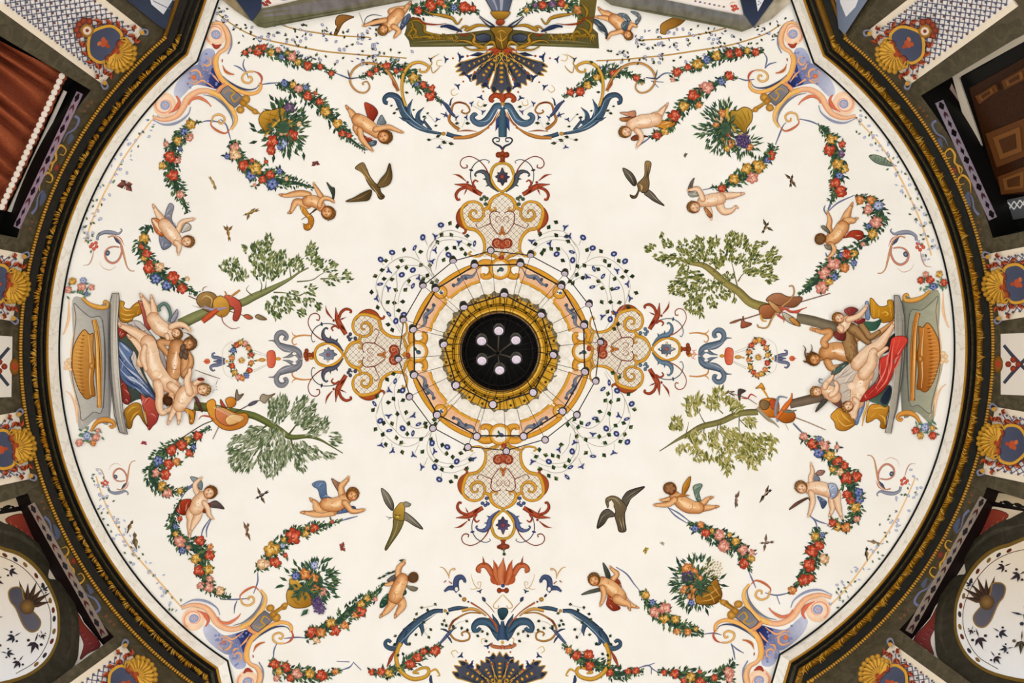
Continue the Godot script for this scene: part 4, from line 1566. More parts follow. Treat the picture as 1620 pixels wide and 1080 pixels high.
func cartouches() -> void:
	for k in 4:
		# drawn as the upper one, then turned about the crown; units of the close-up
		var turn: float = [0.0, 180.0, -90.0, 90.0][k]
		var where: String = ["above", "below", "left of", "right of"][k]
		zc = 1.0
		cr(700 - 794.5, 240 - 556, 5.684)
		var centre: Vector2 = [Vector2(794.5, 556), Vector2(796, 557), Vector2(793, 561), Vector2(788, 552)][k]
		var base_m := Transform2D(deg_to_rad(turn), Vector2.ONE * [1.0, 0.99, 0.99, 0.965][k], 0, centre) * M
		M = base_m
		var half := "537,372 590,400 640,448 655,505 690,500 728,500 735,475 790,455 850,468 890,510 898,575 870,640 850,690 790,708 730,735 695,800 692,870 740,930 640,945 537,945"
		var p := pts(half)
		var full := PackedVector2Array(p)
		for i in range(p.size() - 1, -1, -1):
			if p[i].x > 538: full.append(Vector2(1074 - p[i].x, p[i].y))
		full = sm(full, true, 3)
		fillp(full, "faf4ea", "f6ebdc", 90)
		var o := pic("lattice_cartouche", "gold framed lattice cartouche %s the crown ring" % where)
		zc = 1.4
		lattice(full, 537, 52, "857d72", 3.4, "8a5a44")
		piece("lattice", o)
		for e in 2:
			M = base_m
			if e: M = base_m * Transform2D(Vector2(-1, 0), Vector2(0, 1), Vector2(1074, 0))
			zc = 2.0
			var rust: String = ["7e3420", "9a4a2c", "8a3c24", "8a3c24"][k]
			rod("225,470 165,520 145,590 165,650 205,690 205,725 180,735", Vector3(14, 46, 14), "a8502c", rust, "5a2414", 1.0)
			for s in ["545,372 480,398 435,440 420,490 440,530 478,520 470,498", "362,520 345,475 285,448 215,465 172,520 178,600 215,680 300,705 355,760 378,830 372,900 330,938 262,935 238,915 262,895", "362,515 372,560 340,610 280,612 245,575 262,530 302,530 306,562", "420,480 395,510 360,515", "372,900 430,925 480,945 540,1010"]:
				rod(s, Vector3(18, 29, 12), "e2ab3e", "b98224", "7a5018", 0.9)
			rod("537,362 470,305 435,225 450,150 490,112 540,100", Vector3(20, 24, 20), "d6a63c", "9c7a24", "6a5018", 0.9)
			if k > 1: rod("537,362 470,305 435,225 450,150 490,112 540,100", Vector3(16, 20, 16), "e0a53a", "c08428")
			var dk: Array = [["5a6068", "2e343c"], ["5f6c9c", "333c66"], ["5a5c70", "34364a"], ["6f8ba4", "3c5066"]][k]
			rod("505,362 450,320 415,270 405,215 370,180 320,180 292,205 305,222", Vector3(6, 44, 10), dk[0], dk[1], "20242a", 0.8)
			for q in [[425, 290, 2.6], [405, 240, 3.0], [380, 200, 3.6]]: leaf(q[0], q[1], q[2], 46, 20, dk[0], dk[1])
			var red := "8c3a24" if k != 3 else "b05a44"
			rod("412,195 385,140 330,80 250,42 180,62 160,110 185,145 222,140 218,115", Vector3(11, 8, 10), red, "5e2a1c")
			rod("272,305 255,240 258,165 300,100 370,70 420,85 412,105", Vector3(7, 8, 6), dk[1], "2c2c30")
			blob(258, 165, 20, 9, 10, dk[1])
			rod("352,385 300,355 240,318 180,300 108,292", Vector3(34, 46, 4), "b4553a", "7c2c1c", "54200f", 0.9)
			rod("220,318 155,340 122,385 135,430 160,425", Vector3(20, 24, 16), "a84a30", "742a1a", "54200f", 0.8)
			rod("300,325 275,285 295,255 322,270", Vector3(14, 18, 12), "a84a30", "742a1a")
			rod("90,200 150,215 210,262", Vector3(3, 20, 8), "a0482e", "6e2618")
			blob(226, 274, 13, 11, 0, "8a3420")
			leaf(260, 330, 0.7, 90, 22, "5c1f14", "5c1f14")
			leaf(225, 320, 2.0, 80, 14, "8a3420", "742a1a")
			for q in [[350, 425, 19], [398, 420, 19], [375, 405, 17], [388, 470, 20], [385, 440, 8]]: blob(q[0], q[1], q[2], q[2] * 0.9, 0, dk[0] if k else "5c6a50", dk[1] if k else "36442f", 8)
			zc = 3.0
			rod("330,690 390,660 430,640 425,570 455,535 500,540 520,548", Vector3(6, 10, 8), "8e3a28", "5c2018")
			rod("430,640 460,690 505,740 537,700", Vector3(9, 8, 6), "8e3a28", "5c2018")
			rod("500,640 475,610 500,580 530,610 515,630", Vector3(4, 6, 5), "b06a54", "8e3a28")
			rod("320,690 300,655 315,640", Vector3(5, 7, 4), "8e3a28", "5c2018")
			blob(492, 822, 50, 48, 0, "c2583a", "842e1c", 14)
			rod("495,850 465,835 470,800 500,795 520,825 500,835", Vector3(5, 8, 6), "7c2818", "7c2818")
			rod("470,925 510,975 560,1025", Vector3(16, 22, 16), "dfa63a", "b57c22", "7a5018", 0.8)
		M = base_m
		blob(537, 835, 36, 42, 0, "c2583a", "8e3420", 12)
		for q in [[537, 700, 16, 34], [520, 735, 14, 18], [554, 735, 14, 18]]: blob(q[0], q[1], q[2], q[3], 0, "cf8a34", "9a4a24", 9)
		blob(537, 920, 26, 22, 0, "d9a23c", "b06a24")
		blob(530, 950, 28, 22, 0, "b8522f", "8e3420")
		for e in [-1.0, 1.0]:
			rod("%f,858 %f,846 %f,806 %f,800 %f,826 %f,836" % [537 + e * 20, 537 + e * 58, 537 + e * 66, 537 + e * 34, 537 + e * 32, 537 + e * 48], Vector3(4, 7, 5), "eaa878", "c8744c")
		piece("gold_scroll_frame", o)
		var dm: Array = [["4f4c5c", "3a3844", "c9482a"], ["5c547a", "3e3854", "b4482e"], ["98a4b8", "5a6478", "a85a6a"], ["7d8a9c", "4c5666", "c25a34"]][k]
		fill("537,130 575,120 612,170 630,225 600,290 560,330 537,345 510,330 474,290 446,225 462,170 500,120", "f6f1e8", "fdfaf4", 90)
		shp("537,142 560,185 585,190 580,212 606,225 582,245 580,272 560,275 540,305 520,275 495,268 496,242 470,222 497,208 495,185 518,185", dm[0], dm[1], 60, "2c2a34", 0.8)
		blob(537, 224, 22, 22, 0, dm[2], dm[1], 8)
		for q in [[505, 28, 26, 20], [570, 28, 26, 20], [537, 15, 30, 18], [537, 58, 20, 28], [537, 85, 30, 10]]: blob(q[0], q[1], q[2], q[3], 0, "a8502f", "6e2c1a", 9)
		piece("teardrop", o)

func vines() -> void:
	var fl := "218,320 120,380 185,480 115,590 190,625 80,715 190,845 250,905 395,470 300,510 590,180 580,300 785,232 922,243 700,340 480,190 410,280 635,85 395,605 560,400 440,540 318,850"
	var lf := "320,295 165,390 300,390 340,450 270,445 148,545 215,550 75,520 42,660 180,745 95,790 235,750 310,740 275,815 330,640 465,425 460,315 605,230 725,172 860,178 685,285 750,278 810,290 875,255 658,385 845,335 775,98 712,72 540,430 485,545 185,935 218,980 600,560 520,515 560,575 360,560 250,640 130,470 640,170"
	for k in 4:
		cr(580, 340, 5.4)
		if k & 1: M = Transform2D(Vector2(-1, 0), Vector2(0, 1), Vector2(1592, 0)) * M
		if k & 2: M = Transform2D(Vector2(1, 0), Vector2(0, -1), Vector2(0, 1112)) * M
		var jit := 0.0 if k == 0 else 16.0
		for s in ["640,600 570,540 480,420 370,360 270,370 180,430 100,530 80,620 100,700", "640,610 520,450 380,430 300,440 240,500 180,560 140,640 130,760 180,850 260,960 290,1010", "600,580 440,510 330,570 280,680 270,760", "580,540 520,380 530,280 600,200 700,180 800,190 900,230", "560,520 540,350 600,240 720,210 830,240 930,310", "590,470 610,360 670,280", "520,260 500,210 480,190", "450,380 420,320 410,285", "640,130 640,95", "545,270 620,160 720,130 820,160 870,190", "250,480 260,620 240,720 240,860 300,990", "150,430 120,400", "215,385 218,330", "330,380 300,395", "340,590 395,615", "90,640 110,720 150,800 200,840"]:
			str_(s, Vector3(4, 5, 3), "a9a498")
		var o := pic("vine_spray", "painted spray of thin stems with blue bells, %s of the crown ring" % ["upper left", "upper right", "lower left", "lower right"][k])
		zc = 1.8
		for q in pts(lf):
			q += Vector2(rng.randf_range(-jit, jit), rng.randf_range(-jit, jit))
			var a := rng.randf() * TAU
			var g: String = ["35452f", "2b3628", "4a5a38", "5d6236"][rng.randi() % 4] if k != 3 else ["3f6238", "2f5a34", "566f3c", "6b7a48"][rng.randi() % 4]
			leaf(q.x - cos(a) * 22, q.y - sin(a) * 22, a, 50, 40, g, "28321f")
		piece("green_leaves", o)
		for q in pts(fl):
			q += Vector2(rng.randf_range(-jit, jit), rng.randf_range(-jit, jit))
			var a := rng.randf() * 180
			var ry := 24.0 if rng.randf() < 0.6 else 14.0
			if rng.randf() < 0.35:
				bell(q.x, q.y, rng.randf_range(0, 360), 30, "4a5696", "2e3768")
				piece("blue_flower", o)
				continue
			blob(q.x, q.y, 29, ry, a, "4a5696", "2e3768", 8)
			blob(q.x, q.y, 11, ry * 0.36, a, "e4e6f0", "98a2cc", 6)
			piece("blue_flower", o)
		zc = 1.0

func corner_scrolls() -> void:
	var F4 := [Transform2D(), Transform2D(Vector2(-0.982, -0.006), Vector2(0.012, 0.983), Vector2(1589.3, 2.1)), Transform2D(Vector2(1.016, -0.083), Vector2(-0.027, -0.952), Vector2(45.9, 1158.4)), Transform2D(Vector2(-1.06, -0.011), Vector2(0.069, -1.012), Vector2(1559.2, 1135.2))]
	var where := ["upper left", "upper right", "lower left", "lower right"]
	for k in 4:
		cr(230, 0, 4.909)
		M = F4[k] * M
		fill("560,692 600,640 560,560 547,470 535,392 490,375 455,390 425,440 412,500 450,580 500,650", "2c3880", "b4bde0", -95)
		fill("560,692 480,672 380,662 300,735 262,765 222,735 235,660 300,575 405,500 480,560 540,620 590,640", "2c3880", "c9d0ea", 165)
		for i in 60:
			var q := Vector2(rng.randf_range(280, 580), rng.randf_range(390, 700))
			if Geometry2D.is_point_in_polygon(q, pts("440,410 535,400 560,560 590,640 555,685 480,665 380,655 290,735 270,720 340,550 410,505")):
				blob(q.x, q.y, 11, 9, rng.randf() * 90, "98a3d2", "6674b0", 6)
		var o := pic("corner_cartouche", "painted corner cartouche of pink and gold volutes on blue, %s" % where[k])
		zc = 2.0
		fill("530,500 590,640 555,685 470,660 500,600", "1e2858", "3a4688", 200)
		for s in ["470,445 500,455 505,490 480,510 455,495 460,470", "440,500 455,540 490,545", "500,560 540,600 570,640", "330,600 350,560 395,545 425,570 420,610 380,630 360,610", "340,640 390,650 440,625 490,650 530,680", "430,610 450,590"]:
			rod(s, Vector3(6, 16, 6), "f0b983", "d9884f")
		blob(375, 600, 20, 18, 0, "e88a52", "c9683c")
		piece("gold_arabesque", o)
		# upper pink volute and gold arm
		for v in [[545, 265, 1.0, 78.0], [150, 815, -1.0, 80.0]]:
			blob(v[0], v[1], v[3] * 1.12, v[3] * 1.2, 0, "fcecdc", "f4cfae", 18)
			var p := PackedVector2Array()
			for i in 26:
				var t := i / 25.0
				p.append(Vector2(v[0], v[1]) + Vector2.from_angle(2.2 * v[2] + v[2] * t * 9.0) * v[3] * (0.98 - 0.78 * t))
			band(sm(p), Vector3(20, 13, 5), K("e8937a"), K("f6cdb4"), K("f6cba8"))
			blob(v[0] + 3, v[1] + 3, 38, 36, 0, "c4cbe6", "8c98c4", 12)
			for i in 5: blob(v[0] + 3 + 17 * cos(i * 1.26), v[1] + 3 + 17 * sin(i * 1.26), 10, 9, 0, "e6e9f4", "7c8abc", 7)
			blob(v[0] + 3, v[1] + 3, 8, 8, 0, "e8a98c")
		piece("pink_volute", o)
		rod("640,420 668,350 655,260 610,190 540,155", Vector3(10, 20, 6), "8f96b0", "6a7294")
		rod("515,185 580,180 625,235 645,310 625,375 580,405 552,440", Vector3(18, 40, 26), "f3c697", "dc9a66", "b87048", 0.8)
		rod("520,340 550,365 590,345", Vector3(14, 34, 10), "b0483a", "8a2f26")
		rod("552,430 545,490 565,570 615,640 700,692 800,728 868,715 895,680 892,640", Vector3(40, 34, 20), "f2c06a", "e29b64", "b0743c", 0.9)
		rod("600,590 660,640 740,685 810,697 860,685 880,660", Vector3(4, 18, 6), "4a5270", "2c3350")
		rod("893,655 905,610 880,570 835,552", Vector3(8, 18, 5), "c9664e", "9a4030")
		rod("840,556 790,560 755,590 758,630 800,645 828,622 815,595 795,605", Vector3(10, 14, 12), "eec37a", "c98f48", "a87838", 0.7)
		rod("55,930 150,968 250,950 330,890 352,830", Vector3(6, 20, 8), "9aa2c0", "7d87ac")
		rod("60,910 150,930 240,900 290,840 330,765 400,715 470,705 540,722", Vector3(22, 46, 36), "f4c8a0", "e59a78", "c07850", 0.8)
		rod("180,880 235,845 262,790 240,745", Vector3(6, 34, 12), "dc7a5c", "c65a44")
		rod("500,712 580,745 650,815 695,890 700,950 665,1005", Vector3(38, 34, 18), "f2c878", "e0a25c", "b0743c", 0.9)
		rod("450,735 530,755 610,810 660,880 680,950 668,985", Vector3(5, 20, 6), "7f8798", "4e566c")
		rod("655,1005 620,1035 560,1015 512,975 512,940", Vector3(8, 18, 8), "d0764e", "a8482f")
		rod("515,950 528,905 575,888 615,915 605,955 575,955 572,930", Vector3(10, 14, 10), "eec37a", "c98f48", "a87838", 0.7)
		rod("598,460 596,482", Vector3(9, 10, 8), "a84a3c", "8a3428")
		rod("600,505 620,550 655,572 690,578", Vector3(5, 22, 10), "b8583c", "cf9a58")
		rod("335,815 360,775 410,758 450,772 490,800 512,828", Vector3(10, 26, 8), "e08a64", "c2604a")
		piece("gold_scroll", o)
		rod("555,720 580,690 625,655", Vector3(26, 34, 30), "e9a878", "cf7c4c", "a05a34", 0.8)
		shp("582,722 600,690 640,664 755,752 745,790 695,835 650,800", "8a8a96", "6c6c7c", 60, "4a4438", 1.2, false)
		rod("610,725 650,700 690,720 665,750 690,790 720,770 735,750", Vector3(6, 16, 8), "cfa23c", "8a6a24")
		blob(782, 770, 34, 36, 0, "d8a850", "9a6a24"); blob(738, 852, 33, 30, 0, "d8a850", "9a6a24"); blob(760, 800, 34, 26, 40, "c8963e", "8a5c1e")
		rod("780,815 830,850 880,880", Vector3(20, 26, 16), "c8963e", "8a5c1e", "5c3c14", 0.8)
		blob(850, 865, 24, 22, 30, "d8a850", "9a6a24")
		piece("gold_finial", o)
		zc = 1.0

func rod_borders() -> void:
	# thin peach rods just inside the cornice, with blue flowers and leaves
	var lines := [
		[100, 180, 5.4, "760,50 690,140 600,260 510,390 430,530 350,680 290,810 240,930 205,1040 185,1100", "left, upper stretch"],
		[100, 660, 5.4, "280,500 310,600 350,710 400,820 460,930 530,1050 600,1150 700,1270 820,1400 940,1540 1010,1620", "left, lower stretch"],
		[1220, 180, 4.909, "650,20 740,120 840,230 920,350 1000,490 1060,610 1120,740 1170,860 1210,980 1245,1100", "right, upper stretch"],
		[1200, 670, 5.143, "1275,440 1220,570 1150,720 1080,840 1000,960 910,1080 800,1230 690,1370 560,1500", "right, lower stretch"],
		[300, 0, 6, "250,115 360,200 520,300 700,370 900,415 1100,455 1300,490 1620,520 1840,535 2060,552", "upper left, inner rod"],
		[300, 0, 6, "870,236 1000,275 1200,310 1440,340 1660,350 1720,360", "upper left, outer rod"],
		[1020, 0, 6, "1290,235 1150,320 950,390 750,440 500,480 200,525 0,545 -200,565 -460,577", "upper right, inner rod"],
		[1020, 0, 6, "775,265 600,310 400,345 150,370 0,380 -60,390", "upper right, outer rod"]]
	for d in lines:
		cr(d[0], d[1], d[2])
		var upper: bool = d[2] == 6
		rod(d[3], Vector3(2.2, 2.6, 2.6) / ms if not upper else Vector3(2.0, 2.4, 2.0) / ms, "f2cf9c" if not upper else "caa055", "e3ac6a" if not upper else "8a6428")
		var o := pic("rod_border", "thin painted rod twined with blue flowers, %s" % d[4])
		var p := sm(pts(d[3]), false, 7)
		zc = 1.6
		for i in p.size():
			for e in (2 if not upper else 3):
				if rng.randf() < 0.4: continue
				var q := p[i] + Vector2(rng.randf_range(-1, 1), rng.randf_range(-1, 1)) * (13.0 if not upper else 15.0) / ms
				var a := rng.randf() * TAU
				var g := rng.randf()
				if g < 0.45: leaf(q.x, q.y, a, 6.0 / ms, 3.6 / ms, ["8a9c88", "6f866c", "4e6048"][rng.randi() % 3] if not upper else ["4a5236", "36402c", "6e7440"][rng.randi() % 3], "5e7058" if not upper else "2c3424")
				elif g < 0.75: blob(q.x, q.y, 3.0 / ms, 2.2 / ms, a * 57, "dfe3f0", "8f9cc6" if not upper else "5a6494", 7)
				else: leaf(q.x, q.y, a, 6.5 / ms, 2.4 / ms, "8f9cc6" if not upper else "4a5078", "b4bedc" if not upper else "6a70a0")
		piece("twining_flowers", o)
		zc = 1.0

func both(x: float, e: int) -> void:   # the left half as drawn, then its mirror about picture line x
	if e: mirx(x)

const SLATE := ["455d74", "22344a", "141e2c"]
const GOLDS := ["dcae50", "a87a2c", "6b4a1c"]

func acan(s: String, w: Vector3, c := "", e := "") -> void:
	rod(s, w, c if c else SLATE[0], e if e else SLATE[1], SLATE[2], 0.8)

func vein(s: String, c := "8ba6bf") -> void:
	str_(s, Vector3(0.4, 1.6, 0.4) / ms, c)

func bell(x: float, y: float, deg: float, r: float, c := "3c4a78", e := "232c4c") -> void:
	var d := Vector2.from_angle(deg_to_rad(deg))
	var n := d.orthogonal()
	var o := Vector2(x, y)
	fillp(PackedVector2Array([o - d * r * 0.6 + n * r * 0.2, o + n * r * 0.3, o + d * r * 0.6 + n * r * 0.8, o + d * r * 0.5, o + d * r * 0.6 - n * r * 0.8, o - n * r * 0.3, o - d * r * 0.6 - n * r * 0.2]), c, e, deg)
	for s in [-1, 1]:
		var p := sm(PackedVector2Array([o + d * r * 0.1 + n * r * 0.4 * s, o + d * r * 0.55 + n * r * 0.75 * s, o + d * r * 0.35 + n * r * 1.15 * s]))
		band(p, Vector3(r * 0.3, r * 0.32, r * 0.1), K(c), K(e), K(e))

func feather(base_at: Vector2, deg: float, l: float, w: float, n := 5) -> void:   # an eyed feather of the palmettes
	var d := Vector2.from_angle(deg_to_rad(deg))
	var m := d.orthogonal()
	var o := base_at
	var p := PackedVector2Array([o + m * w * 0.22, o + d * l * 0.5 + m * w * 0.36, o + d * l * 0.8 + m * w * 0.55])
	for i in 7:
		var t := i / 6.0
		p.append(o + d * l * (0.86 + (0.14 if i % 2 == 1 else 0.02) + 0.06 * sin(PI * t)) + m * w * (0.62 - 1.24 * t))
	p.append(o + d * l * 0.8 - m * w * 0.55)
	p.append(o + d * l * 0.5 - m * w * 0.36)
	p.append(o - m * w * 0.22)
	var q := sm(p, true, 3)
	fillp(q, "3a3c34", "4b5064", deg)
	q.append(q[0])
	line(q, 1.5 / ms, "c99f3c")
	for i in n:
		var c := o + d * l * (0.3 + 0.55 * i / n)
		blob(c.x, c.y, w * 0.085, w * 0.12, deg, "dfb040", "a8782a", 7)
	for s in [-1, 1]:
		line(PackedVector2Array([o + d * l * 0.2 + m * w * 0.12 * s, o + d * l * 0.5 + m * w * 0.22 * s, o + d * l * 0.8 + m * w * 0.34 * s]), 0.8 / ms, "22242a")
		var e: Vector2 = o + d * l * 0.92 + m * w * 0.42 * s
		blob(e.x, e.y, w * 0.16, w * 0.12, deg, "363c50", "20242e", 7)

func dart(at: Vector2, deg: float, l: float) -> void:   # the small flowered darts between the feathers
	var d := Vector2.from_angle(deg_to_rad(deg))
	var o := at
	line(PackedVector2Array([o, o + d * l * 0.3, o + d * l * 0.5]), 1.6 / ms, "d0a548")
	leaf(o.x + d.x * l * 0.36, o.y + d.y * l * 0.36, deg_to_rad(deg), l * 0.36, l * 0.1, "38405c", "262c42")
	var q := o + d * l * 0.74
	blob(q.x, q.y, 2.0 / ms, 2.0 / ms, 0, "a8482c")
	q = o + d * l * 0.88
	bell(q.x, q.y, deg, 7.5 / ms)
	q = o + d * l * 1.06
	blob(q.x, q.y, 1.6 / ms, 1.6 / ms, 0, "a8482c")
	q = o + d * l * 1.2
	bell(q.x, q.y, deg, 5.5 / ms)
	q = o + d * l * 1.3
	var n := d.orthogonal()
	rod2(PackedVector2Array([q, q + d * l * 0.1, q + d * l * 0.12 + n * l * 0.1, q + n * l * 0.13]), Vector3(1, 1.4, 0.6) / ms, "e0bf70", "b08c40")

func axis_top() -> void:
	cr(640, 0, 4.5)
	zc = 1.0
	# olive painted frame with gilt carving
	fill("-2,245 12,200 15,140 60,118 110,135 135,190 150,235 260,246 420,236 560,215 690,205 830,215 960,238 1120,240 1200,232 1222,190 1235,110 1250,-20 1372,-20 1355,110 1340,200 1378,235 1385,345 1320,342 1000,330 700,322 400,332 40,335 30,290", "6b5f30", "565233", 90, false)
	var o := pic("painted_frame", "olive and gilt painted frame below the blue glass urn at the top")
	zc = 1.6
	for s in ["40,315 400,312 700,305", "60,300 300,285 420,290", "1340,325 1000,315 700,305", "1330,310 1150,290 980,290", "50,328 380,324", "1300,336 1010,322"]: str_(s, Vector3(2, 9, 2), "848054")
	for s in ["30,160 90,145 140,180 150,230 260,250", "20,250 60,200 50,150", "1230,150 1290,140 1330,180 1300,240 1180,250", "1240,200 1290,220 1340,290", "1260,20 1300,80 1280,140", "60,270 150,262 260,275 340,250", "1090,255 1180,270 1260,255 1330,265", "40,190 80,220 70,260", "1190,245 1230,225 1260,260"]:
		rod(s, Vector3(8, 22, 6), "a5832c", "5c4a1a", "34280f", 0.8)
	for i in 70:
		var x := rng.randf_range(20, 360) + (990 if i % 2 else 0)
		var y := rng.randf_range(-20, 10)
		rod2(PackedVector2Array([Vector2(x, rng.randf_range(240, 300)), Vector2(x + 14, rng.randf_range(240, 280)), Vector2(x + 26, rng.randf_range(250, 305))]), Vector3(3, 9, 2), ["c49e3c", "a07e2c", "8a7030"][i % 3], "4c3c14")
	piece("gilt_carving", o)
	for e in 2:
		cr(640, 0, 4.5); both(793.5, e)
		for s in ["370,235 420,190 450,195 440,215 520,180 600,190 620,210", "140,75 200,100 270,110 340,130 375,170 410,130", "355,320 370,295 430,290 520,325 580,345 480,355 420,330", "470,230 500,260 490,300 540,320", "560,330 620,300 650,330 600,350"]:
			rod(s, Vector3(5, 24, 6), "bd9036", "6b4f1c", "3c2c12", 0.8)
		for s in ["30,130 100,130 140,165 230,175 300,165", "390,240 430,250 460,240"]: rod(s, Vector3(6, 14, 3), "9a4028", "5c2414")
		rod("255,190 300,185 350,200 410,225", Vector3(12, 30, 10), "2f3c62", "1c2440", "141a2c", 0.6)
		shp("510,255 560,240 610,255 600,290 540,295 510,275", "4c5668", "30384a", 60, "23262c", 1)
		rod("535,112 570,140 610,165 640,190 600,185 560,150 530,118", Vector3(6, 14, 5), "3a4258", "222a3c")
		rod("645,390 655,350 690,340", Vector3(18, 36, 20), "b4492c", "742a18")
		for q in [[610, 385], [640, 395], [580, 380]]: rod2(PackedVector2Array([Vector2(690, 350), Vector2(q[0] + 20, q[1] - 25), Vector2(q[0], q[1])]), Vector3(16, 16, 5), "b2502f", "7c2c1a")
		piece("scroll_carving", o)
	cr(640, 0, 4.5)
	shp("575,-10 770,-10 742,80 625,80", "70788e", "4c5468", 0, "2a2e38", 1.5, false)
	str_("630,-5 650,40 660,78", Vector3(16, 12, 8), "98a0b4")
	str_("690,-5 690,40 688,78", Vector3(26, 20, 14), "a4abbf")
	shp("620,80 745,82 738,112 705,138 658,138 628,112", "b98c34", "7a5a1e", 90)
	shp("650,160 668,138 700,138 712,160 690,178 668,178", "b2522f", "7a2c1a", 90)
	shp("610,205 650,190 740,190 770,210 740,250 735,300 720,340 690,352 660,340 645,300 640,250", "8f6c28", "5e4a1c", 90, "32260e")
	for s in ["660,230 690,215 720,232", "650,260 690,290 730,258", "680,230 690,300 700,345"]: str_(s, Vector3(3, 9, 3), "c79c40")
	piece("glass_urn", o, "blue glass urn on a gilt foot")
	zc = 1.0
	for d in [[2, 14, 34], [178, 14, 34]]:
		pass
	for q in [[155.0, 340.0, 70.0], [25.0, 340.0, 70.0], [126.0, 290.0, 95.0], [54.0, 290.0, 95.0], [90.0, 300.0, 110.0]]:
		feather(Vector2(690, 360), q[0], q[1], q[2] * 1.15)
		pic("palmette_feather", "")
	for q in [[171.0, 330.0], [9.0, 330.0], [141.0, 330.0], [40.0, 330.0], [114.0, 300.0], [68.0, 300.0]]:
		dart(Vector2(690, 360), q[0], q[1])
		pic("flowered_dart", "")
	for e in 2:
		cr(560, 130, 5.4); both(795, e)
		# blue acanthus swag with its scrolls
		zc = 1.0
		acan("748,440 640,418 540,370 450,290 400,190 360,125 300,108 262,135 265,172 290,178", Vector3(18, 74, 30))
		acan("500,330 475,270 470,210 500,145", Vector3(40, 34, 3))
		acan("590,360 545,320 555,260 598,215", Vector3(40, 36, 3))
		acan("480,330 430,320 385,298", Vector3(30, 20, 2))
		acan("660,410 600,330 620,300", Vector3(20, 20, 3))
		vein("720,432 600,390 500,320 430,240 390,150 320,125")
		vein("620,410 540,385 450,320")
		vein("490,300 482,230 497,165")
		vein("570,330 565,270 590,230")
		var a := pic("acanthus_swag", "dark blue acanthus leaf at the top, %s of the palmette" % ["left", "right"][e])
		zc = 2.0
		blob(765, 440, 20, 17, 0, "d8a84a", "96692a")
		acan("790,440 860,462 950,470", Vector3(34, 32, 16))
		rod("850,475 960,470 1060,440 1140,390", Vector3(24, 30, 12), "c98f48", "8a4a2c", "5c2c18", 0.7)
		blob(1146, 386, 12, 12, 0, "b06a3c")
		rod("1150,375 1190,330 1230,250", Vector3(14, 10, 6), "a8603c", "6e3420")
		rod("880,420 960,412 1050,420", Vector3(6, 14, 5), "a8603c", "6e3420")
		rod("900,405 850,370 812,320 830,260 850,190 900,172 960,190 990,240 960,268 920,255 930,235", Vector3(26, 14, 10), "b8803c", "7c4426", "5c2c18", 0.6)
		rod("860,180 900,172 960,185", Vector3(4, 10, 4), "7c2c1a", "5c2018")
		rod("740,155 790,200 830,260 860,290", Vector3(14, 34, 20), "4a587c", "2c3654", "1c2238", 0.6)
		rod("820,200 830,150 850,130", Vector3(18, 14, 3), "3f4c70", "2c3654")
		rod("740,265 780,280 800,300", Vector3(6, 12, 10), "2f3a58", "222a40")
		piece("gold_scroll", a)
		# twining ivy and bells
		for q in [[640, 490, 20], [720, 470, 22], [770, 505, 24], [830, 520, 24], [345, 270, 18], [370, 235, 18], [320, 205, 14], [600, 300, 18], [700, 375, 16], [1120, 205, 20], [1345, 210, 0], [880, 355, 20], [970, 350, 22], [510, 240, 14], [450, 85, 18], [630, 270, 14]]:
			if q[2]: leaf(q[0] - q[2], q[1], rng.randf_range(-0.4, 0.4), q[2] * 2.2, q[2] * 1.3, "33442c", "222e20")
		for q in [[730, 550, 100], [710, 315, 60], [870, 300, 30], [955, 300, 0], [1000, 180, 20], [1100, 250, 40], [790, 280, 200]]:
			bell(q[0], q[1], q[2], 24, "46558c", "2c3664")
		for s in ["650,490 720,480 780,500 840,520", "760,500 740,540", "700,350 650,290 620,270", "900,400 890,350 870,310", "920,390 950,320", "1000,190 1060,225 1110,250", "345,250 380,230 400,250"]: str_(s, Vector3(2, 3, 2), "9a9488")
		piece("ivy_sprig", a)
		# arching gold stems from the close-up beside
		cr(540, 0, 6); both(795, e)
		rod("612,1005 585,920 575,820 590,710 650,620 730,590 800,610 830,640 800,680 750,680 745,650", Vector3(20, 28, 14), "e0b04c", "a87828", "6b4a1c", 0.8)
		rod("540,865 500,770 440,680 340,612 220,600 130,645 85,720 92,800 150,865 225,878 268,830 245,775 200,790 215,805", Vector3(28, 18, 10), "d0a060", "96602e", "7a4a24", 0.6)
		rod("540,860 500,800 480,740", Vector3(10, 26, 4), "a85a34", "70301c")
		rod("830,640 860,600 850,560 930,510", Vector3(10, 12, 3), "c9a050", "8a6a2c")
		rod("850,630 870,690 930,640 935,620", Vector3(8, 10, 5), "c9a050", "8a6a2c")
		bell(850, 560, 150, 24, "3a4258", "242a3c")
		rod("35,730 75,745 170,735", Vector3(8, 14, 8), "4a5678", "2c3654")
		rod("60,660 70,700 80,740", Vector3(4, 12, 10), "4a5678", "2c3654")
		piece("gold_stem", a)
	cr(560, 130, 5.4)
	zc = 1.5
	for e in 2:
		cr(560, 130, 5.4); both(795, e)
		acan("1262,205 1215,205 1180,260 1135,325 1080,352 1030,335 1010,300 1030,275 1045,290", Vector3(50, 62, 34), "55708c", "2c4256")
		vein("1250,212 1200,240 1150,320 1080,335 1035,310")
		rod("1255,240 1215,310 1170,370", Vector3(8, 12, 8), "d0a060", "8a4a2c")
		leaf(1262, 260, 1.9, 170, 56, "3d4a86", "2a3462")
		rod("1268,575 1250,548 1205,525 1185,495 1205,475 1240,480 1238,505 1215,505", Vector3(20, 13, 9), "3c4456", "22262e")
		rod("1262,128 1215,110 1180,125 1165,150 1180,165 1195,150", Vector3(46, 40, 14), "b2502f", "7a2c18", "5a1e10", 0.7)
		blob(1235, 620, 26, 26, 0, "a84c2e", "6e2a1a")
